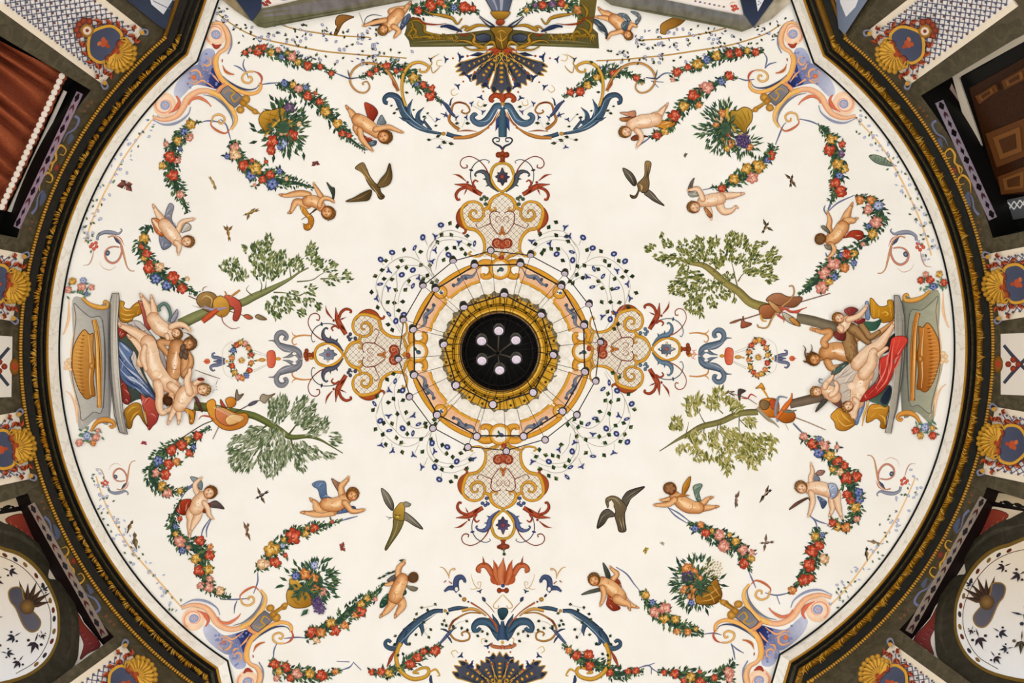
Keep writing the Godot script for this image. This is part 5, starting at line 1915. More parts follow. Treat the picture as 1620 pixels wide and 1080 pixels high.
	rod("1268,215 1268,330 1268,470", Vector3(30, 70, 66), "47667c", "2a4052", "1c2a36", 0.8)
	rod("1268,100 1268,140 1268,180", Vector3(40, 60, 26), "b2502f", "7a2c18")
	blob(1268, 185, 18, 14, 0, "dcae50", "a87a2c")
	rod("1268,570 1268,600 1268,680", Vector3(12, 44, 36), "a84c2e", "6e2a1a")
	pic("acanthus_knot", "blue acanthus knot with red cap, at the top centre")

func axis_bottom() -> void:
	zc = 1.0
	cr(600, 940, 4.05)
	for q in [[-90.0, 245.0, 92.0], [-121.0, 225.0, 78.0], [-59.0, 225.0, 78.0], [-150.0, 320.0, 90.0], [-30.0, 320.0, 90.0]]:
		feather(Vector2(772, 625), q[0], q[1], q[2] * 1.1)
		pic("palmette_feather", "")
	for q in [[-105.0, 250.0], [-75.0, 250.0], [-137.0, 280.0], [-43.0, 280.0]]:
		dart(Vector2(772, 625), q[0], q[1])
		pic("flowered_dart", "")
	for e in 2:
		cr(600, 860, 4.909); both(795.5, e)
		zc = 1.0
		acan("495,520 420,525 340,575 250,650 175,730 145,790 100,812 55,795 48,765 70,748 92,765", Vector3(28, 66, 22))
		acan("320,620 335,670 330,715", Vector3(40, 28, 3))
		acan("230,680 205,740 210,775 245,780", Vector3(40, 26, 14))
		acan("250,640 210,650 182,665", Vector3(20, 12, 2))
		vein("480,528 400,560 290,640 190,740 130,795 70,790")
		vein("440,545 330,620 300,640", "1f2c3c")
		var a := pic("acanthus_swag", "dark blue acanthus leaf at the bottom, %s of the tulip" % ["left", "right"][e])
		zc = 2.0
		blob(512, 520, 14, 14, 0, "d8b060", "96692a")
		acan("535,515 600,500 690,492", Vector3(26, 30, 5))
		rod("640,520 720,505 790,530 830,560", Vector3(22, 22, 8), "d6ad5c", "9a5a30", "6b3a1c", 0.7)
		rod("850,575 890,610 920,680", Vector3(10, 14, 10), "b06040", "7a3420")
		rod("790,540 700,535 610,575 560,620 545,680 580,735 640,755 695,740 700,700 670,680 640,695 650,715", Vector3(8, 14, 10), "b98a44", "7c4a28", "5c2c18", 0.6)
		rod("620,575 575,600 550,650", Vector3(6, 20, 8), "8a4a34", "5c2820")
		rod("470,775 510,730 545,690 580,660 600,650", Vector3(16, 24, 6), "5a6a90", "34406a", "1c2238", 0.6)
		rod("520,710 545,735 565,770", Vector3(8, 16, 8), "3c486c", "2a3350")
		rod("475,660 510,668 545,690", Vector3(8, 16, 10), "34405c", "222a40")
		rod("165,770 140,830 132,890 150,960 200,1020 270,1050 350,1035 385,1000 375,965 330,965 285,985 265,1000 310,1005", Vector3(28, 30, 12), "d8a845", "9c7426", "6b4a1c", 0.8)
		rod("375,1010 410,985 440,975 470,1020 450,1025", Vector3(10, 16, 8), "d8a845", "9c7426")
		rod("400,1020 400,1060 410,1090", Vector3(14, 26, 18), "3c4868", "262e48")
		rod("120,830 100,870 60,955", Vector3(12, 28, 10), "a4503a", "6e2a20")
		piece("gold_stem", a)
		# stems of the lily and the small bells
		rod("920,640 880,590 810,520 710,455", Vector3(6, 9, 14), "b4683c", "7a3a22")
		rod("895,535 860,490 825,455", Vector3(4, 6, 5), "a05a3c", "6e3422")
		acan("822,450 812,430 800,412", Vector3(10, 24, 6), "3c4868", "262e48")
		bell(782, 372, -110, 22, "3c4868", "262e48")
		for s in ["775,350 740,320 715,250 720,235", "780,350 790,300 765,300 770,320", "760,345 720,355 710,345"]: rod(s, Vector3(5, 5, 3), "dcc088", "b0884c")
		blob(660, 432, 18, 18, 0, "d8a845", "7a4a24")
		blob(692, 450, 9, 7, 0, "3a3a4c"); blob(628, 402, 9, 16, -40, "3a3a4c")
		acan("610,370 585,345 540,345 505,370", Vector3(34, 34, 14), "4c5a84", "2c3656")
		acan("600,360 595,310 605,270 640,258 665,285 660,300", Vector3(40, 42, 18), "4c5a84", "2c3656")
		blob(600, 352, 13, 17, 0, "f0ece4")
		for s in ["565,310 540,290", "520,285 500,300"]: rod(s, Vector3(10, 18, 6), "b0603c", "7a3422")
		for s in ["545,270 530,230 500,190 470,180", "540,265 550,210 580,190 590,200 570,205"]: rod(s, Vector3(6, 9, 5), "d8b070", "a8783c")
		piece("lily_stem", a)
		for q in [[330, 495], [375, 515], [290, 545], [435, 470], [275, 588], [345, 610], [285, 705], [400, 665], [385, 725], [185, 855], [145, 865], [235, 775], [505, 597], [520, 635], [530, 540], [490, 625], [575, 655], [575, 640], [640, 655], [680, 600], [685, 670], [765, 715], [800, 680], [840, 700], [830, 755], [120, 780], [125, 715], [60, 1045]]:
			var g := rng.randf() * TAU
			leaf(q[0] - cos(g) * 15, q[1] - sin(g) * 15, g, 32, 25, ["3c4a30", "2c3826", "6a6a3c"][rng.randi() % 3], "2a3422")
		for s in ["330,500 420,480 440,470", "500,600 560,650", "660,600 620,610 580,640", "380,720 350,680 370,650", "700,690 760,690 800,680"]: str_(s, Vector3(2, 3, 2), "a9a498")
		piece("ivy_sprig", a)
		zc = 1.0
	for e in 2:
		cr(600, 860, 4.909); both(795.5, e)
		acan("945,735 915,700 880,640 830,605 770,605 735,640 740,675 770,668 785,650", Vector3(60, 58, 26), "46627c", "283c50")
		acan("935,690 905,610 878,545", Vector3(50, 40, 3), "3c546c", "263a4c")
		leaf(925, 700, -2.4, 130, 40, "46627c", "283c50")
		rod("957,395 925,430 890,470 890,495 920,500 928,478", Vector3(6, 8, 7), "e0bf80", "b08a48")
		rod("957,805 905,800 870,790 862,780 880,770", Vector3(26, 26, 8), "c27a52", "8a4428", "5c2414", 0.6)
		fill("959,285 959,318 925,318 895,275 872,220 850,180 880,190 905,230 895,170 882,120 915,160 935,215", "c2683e", "9c4426", 90, false)
		rod("910,310 880,250 850,190 815,165 775,180 765,205 790,215", Vector3(20, 44, 26), "c8714a", "8e3c22", "5c2210", 0.8)
		rod("812,165 810,130 802,95", Vector3(26, 14, 2), "a8502f", "70301c")
		rod("925,318 890,285 868,235", Vector3(16, 50, 12), "b85c36", "8e3c22")
		rod("940,320 918,270 905,215 888,130", Vector3(20, 44, 3), "cf7a50", "a04828", "6a2814", 0.6)
		blob(932, 362, 20, 22, 0, "a84c2e", "6e2a1a")
	cr(600, 860, 4.909)
	rod("957,315 945,250 955,180 965,108", Vector3(36, 66, 3), "d08358", "a04828", "6a2814", 0.8)
	blob(957, 362, 18, 12, 0, "a84c2e", "6e2a1a")
	blob(960, 325, 16, 14, 0, "4a5a90", "2c3660")
	acan("957,745 957,680 957,600", Vector3(80, 50, 20), "40587a", "263a4c")
	shp("920,520 940,500 985,500 1000,530 980,570 957,592 935,575", "35505f", "23343f", 90, "1c2a36", 1)
	blob(957, 765, 12, 14, 0, "d8a845"); blob(957, 800, 22, 14, 0, "c27a52", "8a4428")
	blob(968, 20, 46, 22, 0, "a05436", "6e2e1e"); blob(968, 50, 6, 22, 0, "5a6a4c"); blob(970, 80, 13, 13, 0, "3c4a34")
	pic("tulip_finial", "rust red tulip over blue acanthus, at the bottom centre")

func axis_sides() -> void:
	for k in 2:
		cr(320, 470, 4.909)
		if k:
			M = Transform2D(Vector2(-0.985, 0), Vector2(0, 0.985), Vector2(1576, 4)) * M
		zc = 1.0
		var g: Array = [["8c8e98", "5c5f6c", "3c3e48"], ["6f8298", "3c4a5e", "232c3a"]][k]
		for e in 2:
			var keep := M
			if e: M = keep * Transform2D(Vector2(1, 0), Vector2(0, -1), Vector2(0, 958))
			rod("765,478 755,430 715,405 650,395 600,370 560,340 515,337", Vector3(26, 58, 3), g[0], g[1], g[2], 0.8)
			rod("600,375 575,325 590,285 625,275 655,300 650,325 630,318", Vector3(30, 40, 22), g[0], g[1], g[2], 0.8)
			rod("760,478 720,440 670,460 625,470", Vector3(20, 30, 4), g[0], g[1], g[2], 0.6)
			str_("740,440 690,420 620,395 550,350", Vector3(2, 6, 1), "b4b8c4")
			M = keep
		blob(715, 438, 16, 10, 0, "f4f0e8"); blob(715, 512, 16, 10, 0, "f4f0e8")
		var o := pic("grey_acanthus", "paired %s acanthus scroll on the %s axis" % [["grey", "blue grey"][k], ["left", "right"][k]])
		zc = 2.0
		shp("505,430 535,412 562,425 570,480 560,535 535,548 510,535 503,480", "e07a5c", "c9543c", 0, "8a3424", 1)
		blob(590, 478, 22, 14, 0, "dca650", "b07c34"); blob(465, 487, 30, 16, 0, "e0a850", "b07c34"); blob(425, 490, 14, 8, 0, "dca650")
		for s in ["770,470 800,465 850,468", "790,430 815,440 800,465 820,490 800,505", "830,430 810,445 825,465 830,490 815,500"]: rod(s, Vector3(5, 8, 5), "e8a58c", "cf7a60")
		blob(850, 467, 20, 20, 0, "dca03c", "a8702a")
		rod("175,490 120,470 85,465 80,440 100,432", Vector3(26, 24, 8), "7a82a0", "444a68", "2c3048", 0.8)
		rod("175,505 120,525 85,530 65,545 80,570 100,565", Vector3(26, 24, 8), "7a82a0", "444a68", "2c3048", 0.8)
		rod("175,498 130,498 85,498", Vector3(22, 24, 4), "666e90", "444a68", "2c3048", 0.8)
		blob(38, 498, 24, 22, 0, "e58a64", "c9603c"); leaf(60, 498, PI, 60, 16, "c9603c", "b04a30"); blob(190, 498, 12, 12, 0, "dca650")
		piece("finial", o)
		# wreath hung on threads
		for s in ["400,410 500,450", "400,430 500,462", "400,580 500,530", "400,565 500,520", "410,500 470,490"]: line(pts(s), 3, "b8b4aa")
		line(sm(pts("235,340 170,390 155,490 175,590 240,635"), false), 4, "ddd6c8")
		for i in 110:
			var a := TAU * i / 110
			var q := Vector2(305, 490) + Vector2(cos(a) * 76, sin(a) * 140) + Vector2(rng.randf_range(-16, 16), rng.randf_range(-14, 14))
			zc = 2.0 + (i % 10) * 0.2
			leaf(q.x, q.y, rng.randf() * TAU, 30, 14, ["6b8a3c", "4f7040", "3a5a3a", "7a9450"][rng.randi() % 4] if k == 0 else ["3c4a34", "2c3a2c", "55683c"][rng.randi() % 3], "3f5a34")
		piece("wreath_leaves", o)
		zc = 5.0
		for i in 14:
			var a := TAU * (i + 0.3) / 14
			flower(305 + cos(a) * 76, 490 + sin(a) * 138, 24, ["o", "r", "b", "o", "p", "y", "r", "o", "b", "r", "y", "p", "o", "r"][i] if k == 0 else ["o", "y", "r", "o", "y", "o", "r", "y", "o", "r", "y", "o", "r", "o"][i])
			put("flower", o, paint)
		flower(305, 490, 26, "y")
		put("flower", o, paint)
		zc = 1.0
	# upright tendrils of the side cartouches
	for k in 2:
		for e in 2:
			cr(320, 470, 4.909)
			if k: M = Transform2D(Vector2(-0.985, 0), Vector2(0, 0.985), Vector2(1576, 4)) * M
			if e: M = M * Transform2D(Vector2(1, 0), Vector2(0, -1), Vector2(0, 936))
			rod("850,300 780,296 715,312 698,345 715,370 735,360", Vector3(10, 14, 8), "d89a54", "a8642c")
			rod("730,304 705,290 695,268", Vector3(10, 8, 3), "d89a54", "a8642c")
			pic("gold_tendril", "")

func garlands() -> void:
	cr(300, 0, 6)
	garland("garland of red and yellow flowers, topmost at the upper left, under the inner rod", "520,510 600,480 690,470 790,500 900,530 1000,570 1130,610 1250,640 1390,695", Vector3(60, 100, 30), "525 500 28 r 575 475 22 p 650 480 50 r 700 450 30 r 780 495 36 y 840 475 26 p 970 530 45 p 870 540 26 b 925 500 20 y 1030 590 30 y 1125 625 38 r 1240 630 28 r 1345 695 26 r", "520,560 508,620 540,690 560,740|1390,695 1450,720 1520,745|520,680 470,640 420,620")
	cr(330, 140, 5.4)
	garland("garland held by the red winged cherub, upper left", "590,-42 700,0 800,40 880,90 960,150 1020,210 1090,290 1160,370 1210,430 1290,490 1340,530", Vector3(60, 120, 24), "648 -45 30 b 720 -35 30 y 770 0 32 p 845 60 40 r 830 -10 24 b 950 110 30 r 1005 195 42 y 1100 295 40 y 1145 385 30 r 1200 400 24 r 910 40 18 r", "430,-30 500,-42 600,-50")
	garland("garland with yellow starry flower held by the ochre scarfed cherub, upper left", "220,440 220,520 260,610 350,680 440,730 540,770 640,800 760,810 900,850", Vector3(70, 130, 30), "225 505 40 p 225 565 45 w 160 580 22 b 300 660 45 r 400 680 55 y 370 615 20 r 360 745 40 b 460 775 32 r 530 735 35 r 545 815 45 b 605 705 25 b 490 625 18 r 665 770 18 w 395 825 16 p", "100,260 150,310 170,370 190,440")
	cr(100, 180, 5.4)
	garland("long garland falling from the upper left corner volute, nearest the left rod", "1170,70 1090,90 1030,150 960,240 930,330 920,430 930,530 960,610 1000,690 1040,780 1060,850", Vector3(30, 140, 40), "1090 90 38 y 1040 160 36 b 1075 200 34 p 980 230 34 y 880 260 24 p 915 365 48 r 970 390 36 p 850 440 34 y 935 525 46 r 1000 300 18 b 1000 690 34 p", "1170,75 1230,60 1300,65 1370,80")
	cr(100, 340, 5.4)
	garland("garland below the grey scarfed cherub at the left, above the quiver trophy", "740,90 690,180 660,270 690,350 740,430 800,480 880,540 980,590 1080,640 1150,670", Vector3(70, 130, 40), "690 200 40 y 670 270 26 r 715 330 36 r 735 445 52 r 690 370 24 y 820 440 38 w 790 545 42 b 885 600 40 b 940 535 50 r 1015 630 42 r 1060 545 20 w")
	cr(100, 660, 5.4)
	garland("garland hanging from the violin trophy at the left", "1260,80 1180,130 1100,200 1000,230 900,270 830,340 770,430 760,520 820,600 900,640 1000,630 1060,600", Vector3(30, 140, 40), "1150 155 36 r 1055 195 30 y 1015 235 42 r 925 280 42 r 1080 305 32 r 1115 255 22 b 810 370 42 b 900 400 42 r 970 380 32 o 870 485 46 r 795 475 34 p 850 590 38 y 890 640 40 p 1000 630 26 y", "1010,690 1060,620 1160,560|1000,640 1080,590 1150,540")
	cr(240, 820, 5.4)
	garland("garland below the red draped cherub at the lower left, nearest the rod", "250,-160 200,-60 170,20 190,130 240,200 340,240 430,280 440,360 430,440 460,540 520,620 600,660 680,670", Vector3(40, 120, 40), "205 70 24 b 205 130 24 y 240 200 46 p 260 270 30 b 310 250 22 p 415 190 40 r 500 240 26 o 495 315 42 r 375 345 42 y 405 445 44 r 490 435 40 y 495 515 30 p 420 575 32 p 495 590 42 p 585 620 36 w 240 0 24 r", "600,690 720,690 840,680|730,700 710,750 705,810|500,0 440,90 420,170|510,0 470,90 470,160")
	garland("garland with starry yellow flower held by the blue scarfed cherub, lower left", "900,440 960,390 1020,300 1090,230 1190,150 1300,110 1400,80 1500,50 1620,20", Vector3(60, 120, 24), "955 390 48 w 1055 375 45 r 1030 260 62 y 1120 230 22 l 1205 150 62 r 1130 180 22 y 1315 130 28 y 1385 80 36 r 1330 80 20 o 1140 315 20 r 1540 30 16 r", "905,460 905,540 870,640|1600,25 1680,0 1760,-20")
	cr(340, 880, 5.4)
	garland("garland trailing from the cherub seen from behind, lower left", "770,690 860,660 960,610 1050,560 1130,490 1200,430 1290,360 1370,310 1440,240", Vector3(60, 120, 30), "830 645 46 r 910 650 36 o 1030 635 42 r 1110 590 34 o 990 565 40 y 1250 470 44 r 1200 500 26 o 1250 410 32 y 1300 360 28 y 1370 365 20 p 870 715 30 w", "770,695 700,690 590,700")
	garland("lowest garland at the lower left, hung between the volute and the gold stem", "500,870 500,930 560,960 640,990 740,1010 850,1020 960,1010 1080,970", Vector3(60, 120, 30), "510 920 40 r 605 945 40 r 545 980 32 y 700 1005 44 p 645 1040 30 r 810 1005 38 y 910 1015 44 r 1030 980 26 o 525 1040 26 p", "500,870 505,800 530,740|1080,970 1150,945 1180,910|1150,900 1040,895|1180,900 1250,970")
	cr(600, 860, 4.909)
	garland("short red flowered garland left of the lower palmette", "-60,1000 20,1005 80,990 180,950 270,900 350,850 430,820 480,780", Vector3(40, 80, 40), "-60 995 26 r 15 990 32 r 75 1005 30 y 240 935 36 r 300 880 36 r 345 835 26 r 435 830 38 r")
	cr(790, 860, 4.909)
	garland("short red flowered garland right of the lower palmette", "490,780 570,850 650,900 720,920 800,960 900,1010 1000,1000 1120,990", Vector3(30, 120, 40), "540 825 26 o 600 865 34 r 690 860 38 r 700 945 34 r 860 1000 28 r 1000 990 24 r 1060 985 26 r")
	cr(960, 880, 5.4)
	garland("lowest garland at the lower right, hung from the volute", "430,990 520,990 600,1000 700,1010 800,1050 900,1040 980,1000 1050,960 1090,900", Vector3(40, 110, 60), "490 990 26 r 585 1000 38 r 715 1030 40 y 660 1065 30 r 800 1065 36 r 1040 990 42 p 1050 1045 34 p 920 1035 28 r 795 985 18 r", "430,985 390,960 350,930 250,960|350,930 410,910|380,950 380,1005|1095,880 1080,800 1060,740|1065,750 1110,790 1170,825")
	garland("garland held by the grey winged cherub at the lower right", "280,300 320,350 370,420 440,480 530,540 620,590 720,630 830,660", Vector3(40, 140, 40), "330 325 34 y 390 395 26 b 410 475 44 p 495 445 50 p 490 530 38 y 585 535 34 y 600 640 28 o 690 645 30 o 760 620 20 y", "840,660 920,655 980,670|80,90 170,150 230,230 280,290")
	cr(920, 730, 5.4)
	garland("garland held by the gold winged cherub at the lower right", "910,530 990,560 1070,600 1150,640 1240,690 1310,730 1380,790 1410,860 1435,940", Vector3(50, 140, 40), "970 575 30 b 1020 540 30 o 1060 605 36 r 1175 625 46 p 1115 590 22 y 1220 725 48 p 1320 680 36 y 1385 755 46 p 1455 775 26 p 1390 870 44 r 1450 830 30 y 1265 625 22 y", "735,390 830,440 935,520|740,395 800,460 900,525|1430,940 1460,1010 1490,1080|1480,800 1500,780")
	cr(1200, 670, 5.143)
	garland("garland curving round the blue draped cherub at the lower right, nearest the rod", "350,120 440,160 520,230 600,300 680,390 740,460 760,560 790,650 790,740 740,800 660,830 580,810", Vector3(50, 140, 50), "370 105 32 p 445 165 44 r 535 180 42 p 490 235 40 b 490 125 24 b 580 260 42 y 645 310 42 r 700 340 32 r 600 370 26 y 665 395 30 w 720 440 46 r 800 430 40 r 815 560 36 b 820 615 34 b 720 575 34 r 750 625 34 r 790 680 40 y 605 805 30 r 640 835 34 y 710 845 38 o 800 775 26 p 640 190 20 p", "410,745 480,790 570,820|410,745 460,790 480,860|280,0 340,60 370,90")
	cr(1200, 800, 3.857)
	garland("short garland hanging straight below the blue draped cherub, lower right", "345,130 365,200 350,260 330,330 300,400 270,450 210,505", Vector3(40, 100, 30), "345 185 24 y 370 240 28 r 325 275 34 r 390 175 16 b 310 360 36 r 400 325 28 w 275 455 32 r 320 440 22 r 205 515 26 o", "190,530 110,545 40,530|110,545 130,600")
	cr(1220, 180, 4.909)
	garland("long garland falling from the upper right corner volute, nearest the right rod", "380,90 430,150 470,220 500,300 510,380 520,460 510,540 500,620 460,690", Vector3(50, 140, 40), "465 200 36 y 450 280 42 r 550 235 28 r 520 390 40 y 565 425 34 y 545 310 28 g 530 480 28 b 495 540 40 r 540 600 44 r 500 190 18 y", "220,40 310,60 400,100|470,640 460,710 430,770|480,640 440,740|425,780 410,740 420,710")
	garland("garland looping round the cherub at the upper right, beside its raised leg", "650,640 720,650 790,690 840,750 840,830 810,900 770,960 700,1000 660,1020", Vector3(30, 110, 50), "690 670 34 o 775 670 32 o 750 745 34 p 830 715 34 l 815 840 42 p 755 875 22 b 790 930 34 y 715 1010 18 p", "440,760 520,690 650,630")
	cr(1260, 290, 5.4)
	garland("garland between the looped cherub and the spear trophy at the right", "520,560 460,600 380,640 320,690 260,750 190,820 110,880 20,955", Vector3(90, 140, 30), "425 610 42 r 490 600 30 y 320 690 52 p 410 720 38 o 240 770 48 p 490 680 26 b 320 800 34 b 215 890 50 p 280 840 30 y 380 615 22 b", "320,590 400,560 480,545|250,590 260,620 290,630")
	cr(960, 140, 5.4)
	garland("garland held by the cherub lying above the right tree, upper right", "890,845 980,840 1070,800 1160,750 1240,690 1320,620 1390,560 1430,490", Vector3(30, 120, 60), "985 855 34 r 1085 770 40 y 1195 680 44 y 1300 665 52 y 1245 760 46 p 1405 570 36 r 1375 610 26 b", "1440,480 1500,330 1530,290|820,865 900,850")
	garland("garland held by the pale cherub near the top, upper right", "1110,-90 1020,-100 940,-40 850,0 760,60 680,140 600,210 540,300 470,370 380,430", Vector3(40, 120, 50), "1045 -110 36 r 980 -60 30 b 850 -10 50 p 740 60 46 r 655 150 42 y 580 235 48 r 785 140 28 o 495 365 34 y 430 400 34 r", "270,490 340,440 390,400|1120,-90 1190,-70 1260,-80")
	cr(1020, 0, 6)
	garland("topmost garland at the upper right, under the inner rod", "1130,470 1040,500 940,500 840,510 740,530 640,560 540,600 440,640 340,670 260,705", Vector3(50, 110, 40), "1055 495 36 r 975 480 28 y 890 500 40 r 810 510 40 r 680 525 42 y 590 570 34 b 505 610 46 y 410 640 30 r 310 680 40 r 265 755 24 p", "1130,500 1160,560 1140,650|270,695 180,700 80,780|1140,650 1180,610 1250,590|80,780 130,830|60,770 180,780")
	cr(540, 0, 6)
	garland("red flowered garland left of the upper palmette", "170,740 270,700 370,650 470,640 580,660 660,720 720,790 790,850 870,900 960,980", Vector3(40, 130, 30), "275 700 32 r 330 660 26 r 430 625 36 r 520 670 26 r 575 660 18 r 690 740 46 y 715 800 22 b 780 805 32 r 860 835 32 r 845 905 48 r")
	cr(780, 0, 6)
	garland("red flowered garland right of the upper palmette", "660,920 760,860 840,820 920,760 990,720 1080,670 1150,680 1250,690 1350,740 1440,775", Vector3(30, 110, 40), "735 875 34 r 825 870 40 r 900 810 36 y 985 735 32 y 1145 690 34 r 1360 740 32 r")
	cr(540, 0, 6)
	garland("garland left of the blue glass urn, at the top edge", "660,60 760,110 850,60 960,50 1080,70 1200,90 1310,130", Vector3(110, 120, 40), "850 50 48 r 940 20 36 r 1070 70 30 b 1170 70 46 r 1250 80 32 r 980 60 22 o 730 100 36 r")
	cr(780, 0, 6)
	garland("garland right of the blue glass urn, at the top edge", "230,140 300,100 400,60 520,50 650,40 760,60 830,100", Vector3(40, 110, 90), "470 50 36 r 560 40 36 g 650 30 34 r 690 60 26 y 800 95 40 o 320 95 26 y 400 50 26 g")

func bouquet(x: float, y: float, rx: float, ry: float, n: int, l: float, w: float, a0 := 0.0, a1 := 360.0) -> void:
	blob(x, y, rx * 0.42, ry * 0.42, 0, "3a5240", "46604a", 14)
	var z0 := zc
	for i in int(n * 1.7):
		zc = z0 + (rng.randi() % 14) * 0.2
		var a := deg_to_rad(rng.randf_range(a0, a1))
		var t := pow(rng.randf(), 0.62) * 0.95
		var g := rng.randi() % 7
		leaf(x + cos(a) * rx * t, y + sin(a) * ry * t, a + rng.randf_range(-0.6, 0.6), l * rng.randf_range(0.7, 1.2), w * rng.randf_range(0.7, 1.2), GREEN[g], GREEN[(g + 2) % 7])

func fruit(s: String, o: Node) -> void:
	var t := s.split(" ", false)
	for i in range(0, t.size() - 3, 4):
		if t[i + 3] == "G":
			for j in 26:
				var q := Vector2.from_angle(j * 2.4) * float(t[i + 2]) * sqrt(j / 26.0)
				blob(float(t[i]) + q.x, float(t[i + 1]) + q.y, float(t[i + 2]) * 0.2, float(t[i + 2]) * 0.19, 0, ["8f74a8", "6a5288", "7a6aa0"][j % 3], "41305c", 7)
			put("grapes", o, paint)
		elif t[i + 3] == "N":
			for j in 40:
				var q := Vector2.from_angle(j * 2.4) * float(t[i + 2]) * sqrt(j / 40.0)
				leaf(float(t[i]) + q.x, float(t[i + 1]) + q.y, -0.9, float(t[i + 2]) * 0.26, float(t[i + 2]) * 0.13, "e0bc50", "6f5a1e")
			put("pineapple", o, paint)
		else:
			flower(float(t[i]), float(t[i + 1]), float(t[i + 2]), t[i + 3])
			put("flower", o, paint)

func baskets() -> void:
	cr(330, 140, 5.4)
	bouquet(650, 340, 190, 220, 150, 70, 24)
	for q in [[420, 370, 3.6], [400, 340, 3.9], [810, 540, 1.5], [560, 560, 1.7], [560, 110, -2.2], [690, 110, -1.4], [420, 450, 2.9], [600, 140, -2.0]]: leaf(q[0], q[1], q[2], 80, 30, "33503c", "27382f")
	var o := pic("flower_basket", "gold urn lying on its side with red and white flowers, upper left")
	zc = 6
	shp("430,250 470,195 540,185 640,165 652,225 580,300 500,390 470,350 440,310", "c99a3c", "8a641e", 60, "5c3c14", 1.2)
	for s in ["460,250 520,270 560,300", "490,210 560,230 610,240", "480,330 520,330", "530,195 520,260 480,330", "600,180 560,260 500,350"]: str_(s, Vector3(3, 7, 3), "8a641e")
	rod("655,170 640,230 560,310 480,410", Vector3(14, 24, 14), "e0b650", "a87c2c")
	rod("320,140 350,170 395,195 440,215", Vector3(16, 24, 14), "c8963e", "8a5c1e"); blob(400, 200, 24, 22, 0, "d8a850", "9a6a24")
	put("gold_urn", o, paint)
	fruit("640 250 30 y 700 295 36 y 645 360 50 w 715 400 56 r 545 452 56 r 635 470 46 l 610 500 26 b 535 525 42 r 690 165 48 g 770 300 30 w", o)
	bouquet(640, 330, 130, 130, 26, 60, 20)
	put("leaves", o, paint, "", "stuff")
	zc = 1
	cr(960, 140, 5.4)
	bouquet(990, 340, 180, 210, 130, 66, 20)
	bouquet(1180, 480, 120, 80, 30, 66, 18)
	for q in [[850, 330, 3.4], [800, 380, 2.9], [780, 340, 3.6], [850, 240, 3.7], [1040, 130, -1.5], [1230, 360, -0.8], [1140, 560, 1.6], [1200, 540, 0.8]]: leaf(q[0], q[1], q[2], 70, 24, "57724a", "3f5f40")
	o = pic("flower_basket", "gold urn lying on its side with fruit and blue cloth, upper right")
	zc = 6
	shp("1060,190 1110,190 1170,158 1235,185 1240,270 1195,340 1190,395 1130,340 1060,280", "c9a244", "8a6a22", 120, "5c3c14", 1.2)
	for s in ["1100,210 1150,260 1180,330", "1150,180 1180,240 1200,300", "1200,180 1215,240 1215,280", "1080,240 1130,300 1170,360"]: str_(s, Vector3(3, 8, 3), "8a641e")
	rod("1035,165 1025,220 1040,280", Vector3(20, 36, 20), "dcb850", "a8843a"); rod("1060,285 1090,350 1150,395 1200,400", Vector3(14, 24, 14), "e0bc58", "a88434")
	rod("1240,190 1270,175 1330,145", Vector3(14, 24, 16), "c8963e", "8a5c1e"); blob(1280, 170, 20, 20, 0, "d8a850", "9a6a24")
	put("gold_urn", o, paint)
	fruit("985 212 36 o 965 265 36 w 935 310 32 o 1045 385 36 r 1062 470 36 o 1218 500 34 o 1165 445 62 G 1025 510 30 y 1000 440 24 y", o)
	bouquet(1010, 340, 110, 130, 26, 56, 18)
	put("leaves", o, paint, "", "stuff")
	zc = 1
	cr(340, 880, 5.4)
	bouquet(850, 210, 180, 170, 120, 70, 22)
	for q in [[620, 210, 3.6], [600, 250, 3.1], [580, 240, 2.7], [920, 60, -0.8], [940, 40, -0.4], [980, 180, 0.1], [1000, 340, 0.1], [700, 90, -2.0], [640, 150, -2.3], [980, 280, 0.0]]: leaf(q[0], q[1], q[2], 80, 28, "2f4a3a", "3f5f40")
	o = pic("flower_basket", "gold urn lying on its side with orange flowers and dark grapes, lower left")
	zc = 6
	shp("640,195 700,215 790,290 830,390 790,430 690,440 625,400 612,320 640,250", "d8a94c", "96691f", 45, "5c3c14", 1.2)
	rod("640,195 670,180 720,230", Vector3(10, 26, 14), "e6bc5c", "a8802c"); str_("660,260 720,330 780,380", Vector3(4, 12, 4), "a87a2c"); str_("650,340 700,400 760,420", Vector3(4, 12, 4), "96691f")
	rod("430,545 500,480 560,440 620,400", Vector3(20, 24, 16), "d8ac58", "96691f"); blob(590, 430, 28, 28, 0, "d8a850", "9a6a24")
	put("gold_urn", o, paint)
	fruit("690 168 38 b 770 148 50 o 840 185 48 o 850 75 36 l 855 275 38 o 920 300 38 p 870 385 46 G 895 440 54 G", o)
	bouquet(770, 280, 120, 60, 22, 66, 22)
	leaf(800, 450, 2.4, 90, 44, "4a6a5a", "33503c")
	put("leaves", o, paint, "", "stuff")
	zc = 1
	cr(960, 880, 5.4)
	bouquet(760, 230, 190, 220, 150, 66, 20)
	for q in [[620, 80, -1.9], [590, 130, -2.6], [600, 240, 3.1], [620, 330, 2.6], [720, 420, 1.9], [840, 430, 1.2], [960, 240, 0.2], [800, 50, -1.5], [960, 200, -0.7]]: leaf(q[0], q[1], q[2], 90, 26, "33503c", "27382f")
	o = pic("flower_basket", "brown gold urn lying on its side with pineapple, oranges and grapes, lower right")
	zc = 6
	shp("760,340 850,270 930,190 965,260 985,330 945,395 870,412 770,402", "a8782c", "6b4518", 40, "4a2c10", 1.2)
	for s in ["800,350 880,320 950,270", "790,385 880,370 960,330", "860,290 900,350 920,400", "900,240 940,300 970,340"]: str_(s, Vector3(4, 10, 4), "d0a04c")
	rod("970,370 1020,400 1090,440", Vector3(20, 28, 18), "a8782c", "6b4518"); blob(1015, 400, 28, 28, 0, "c8963e", "7a5420")
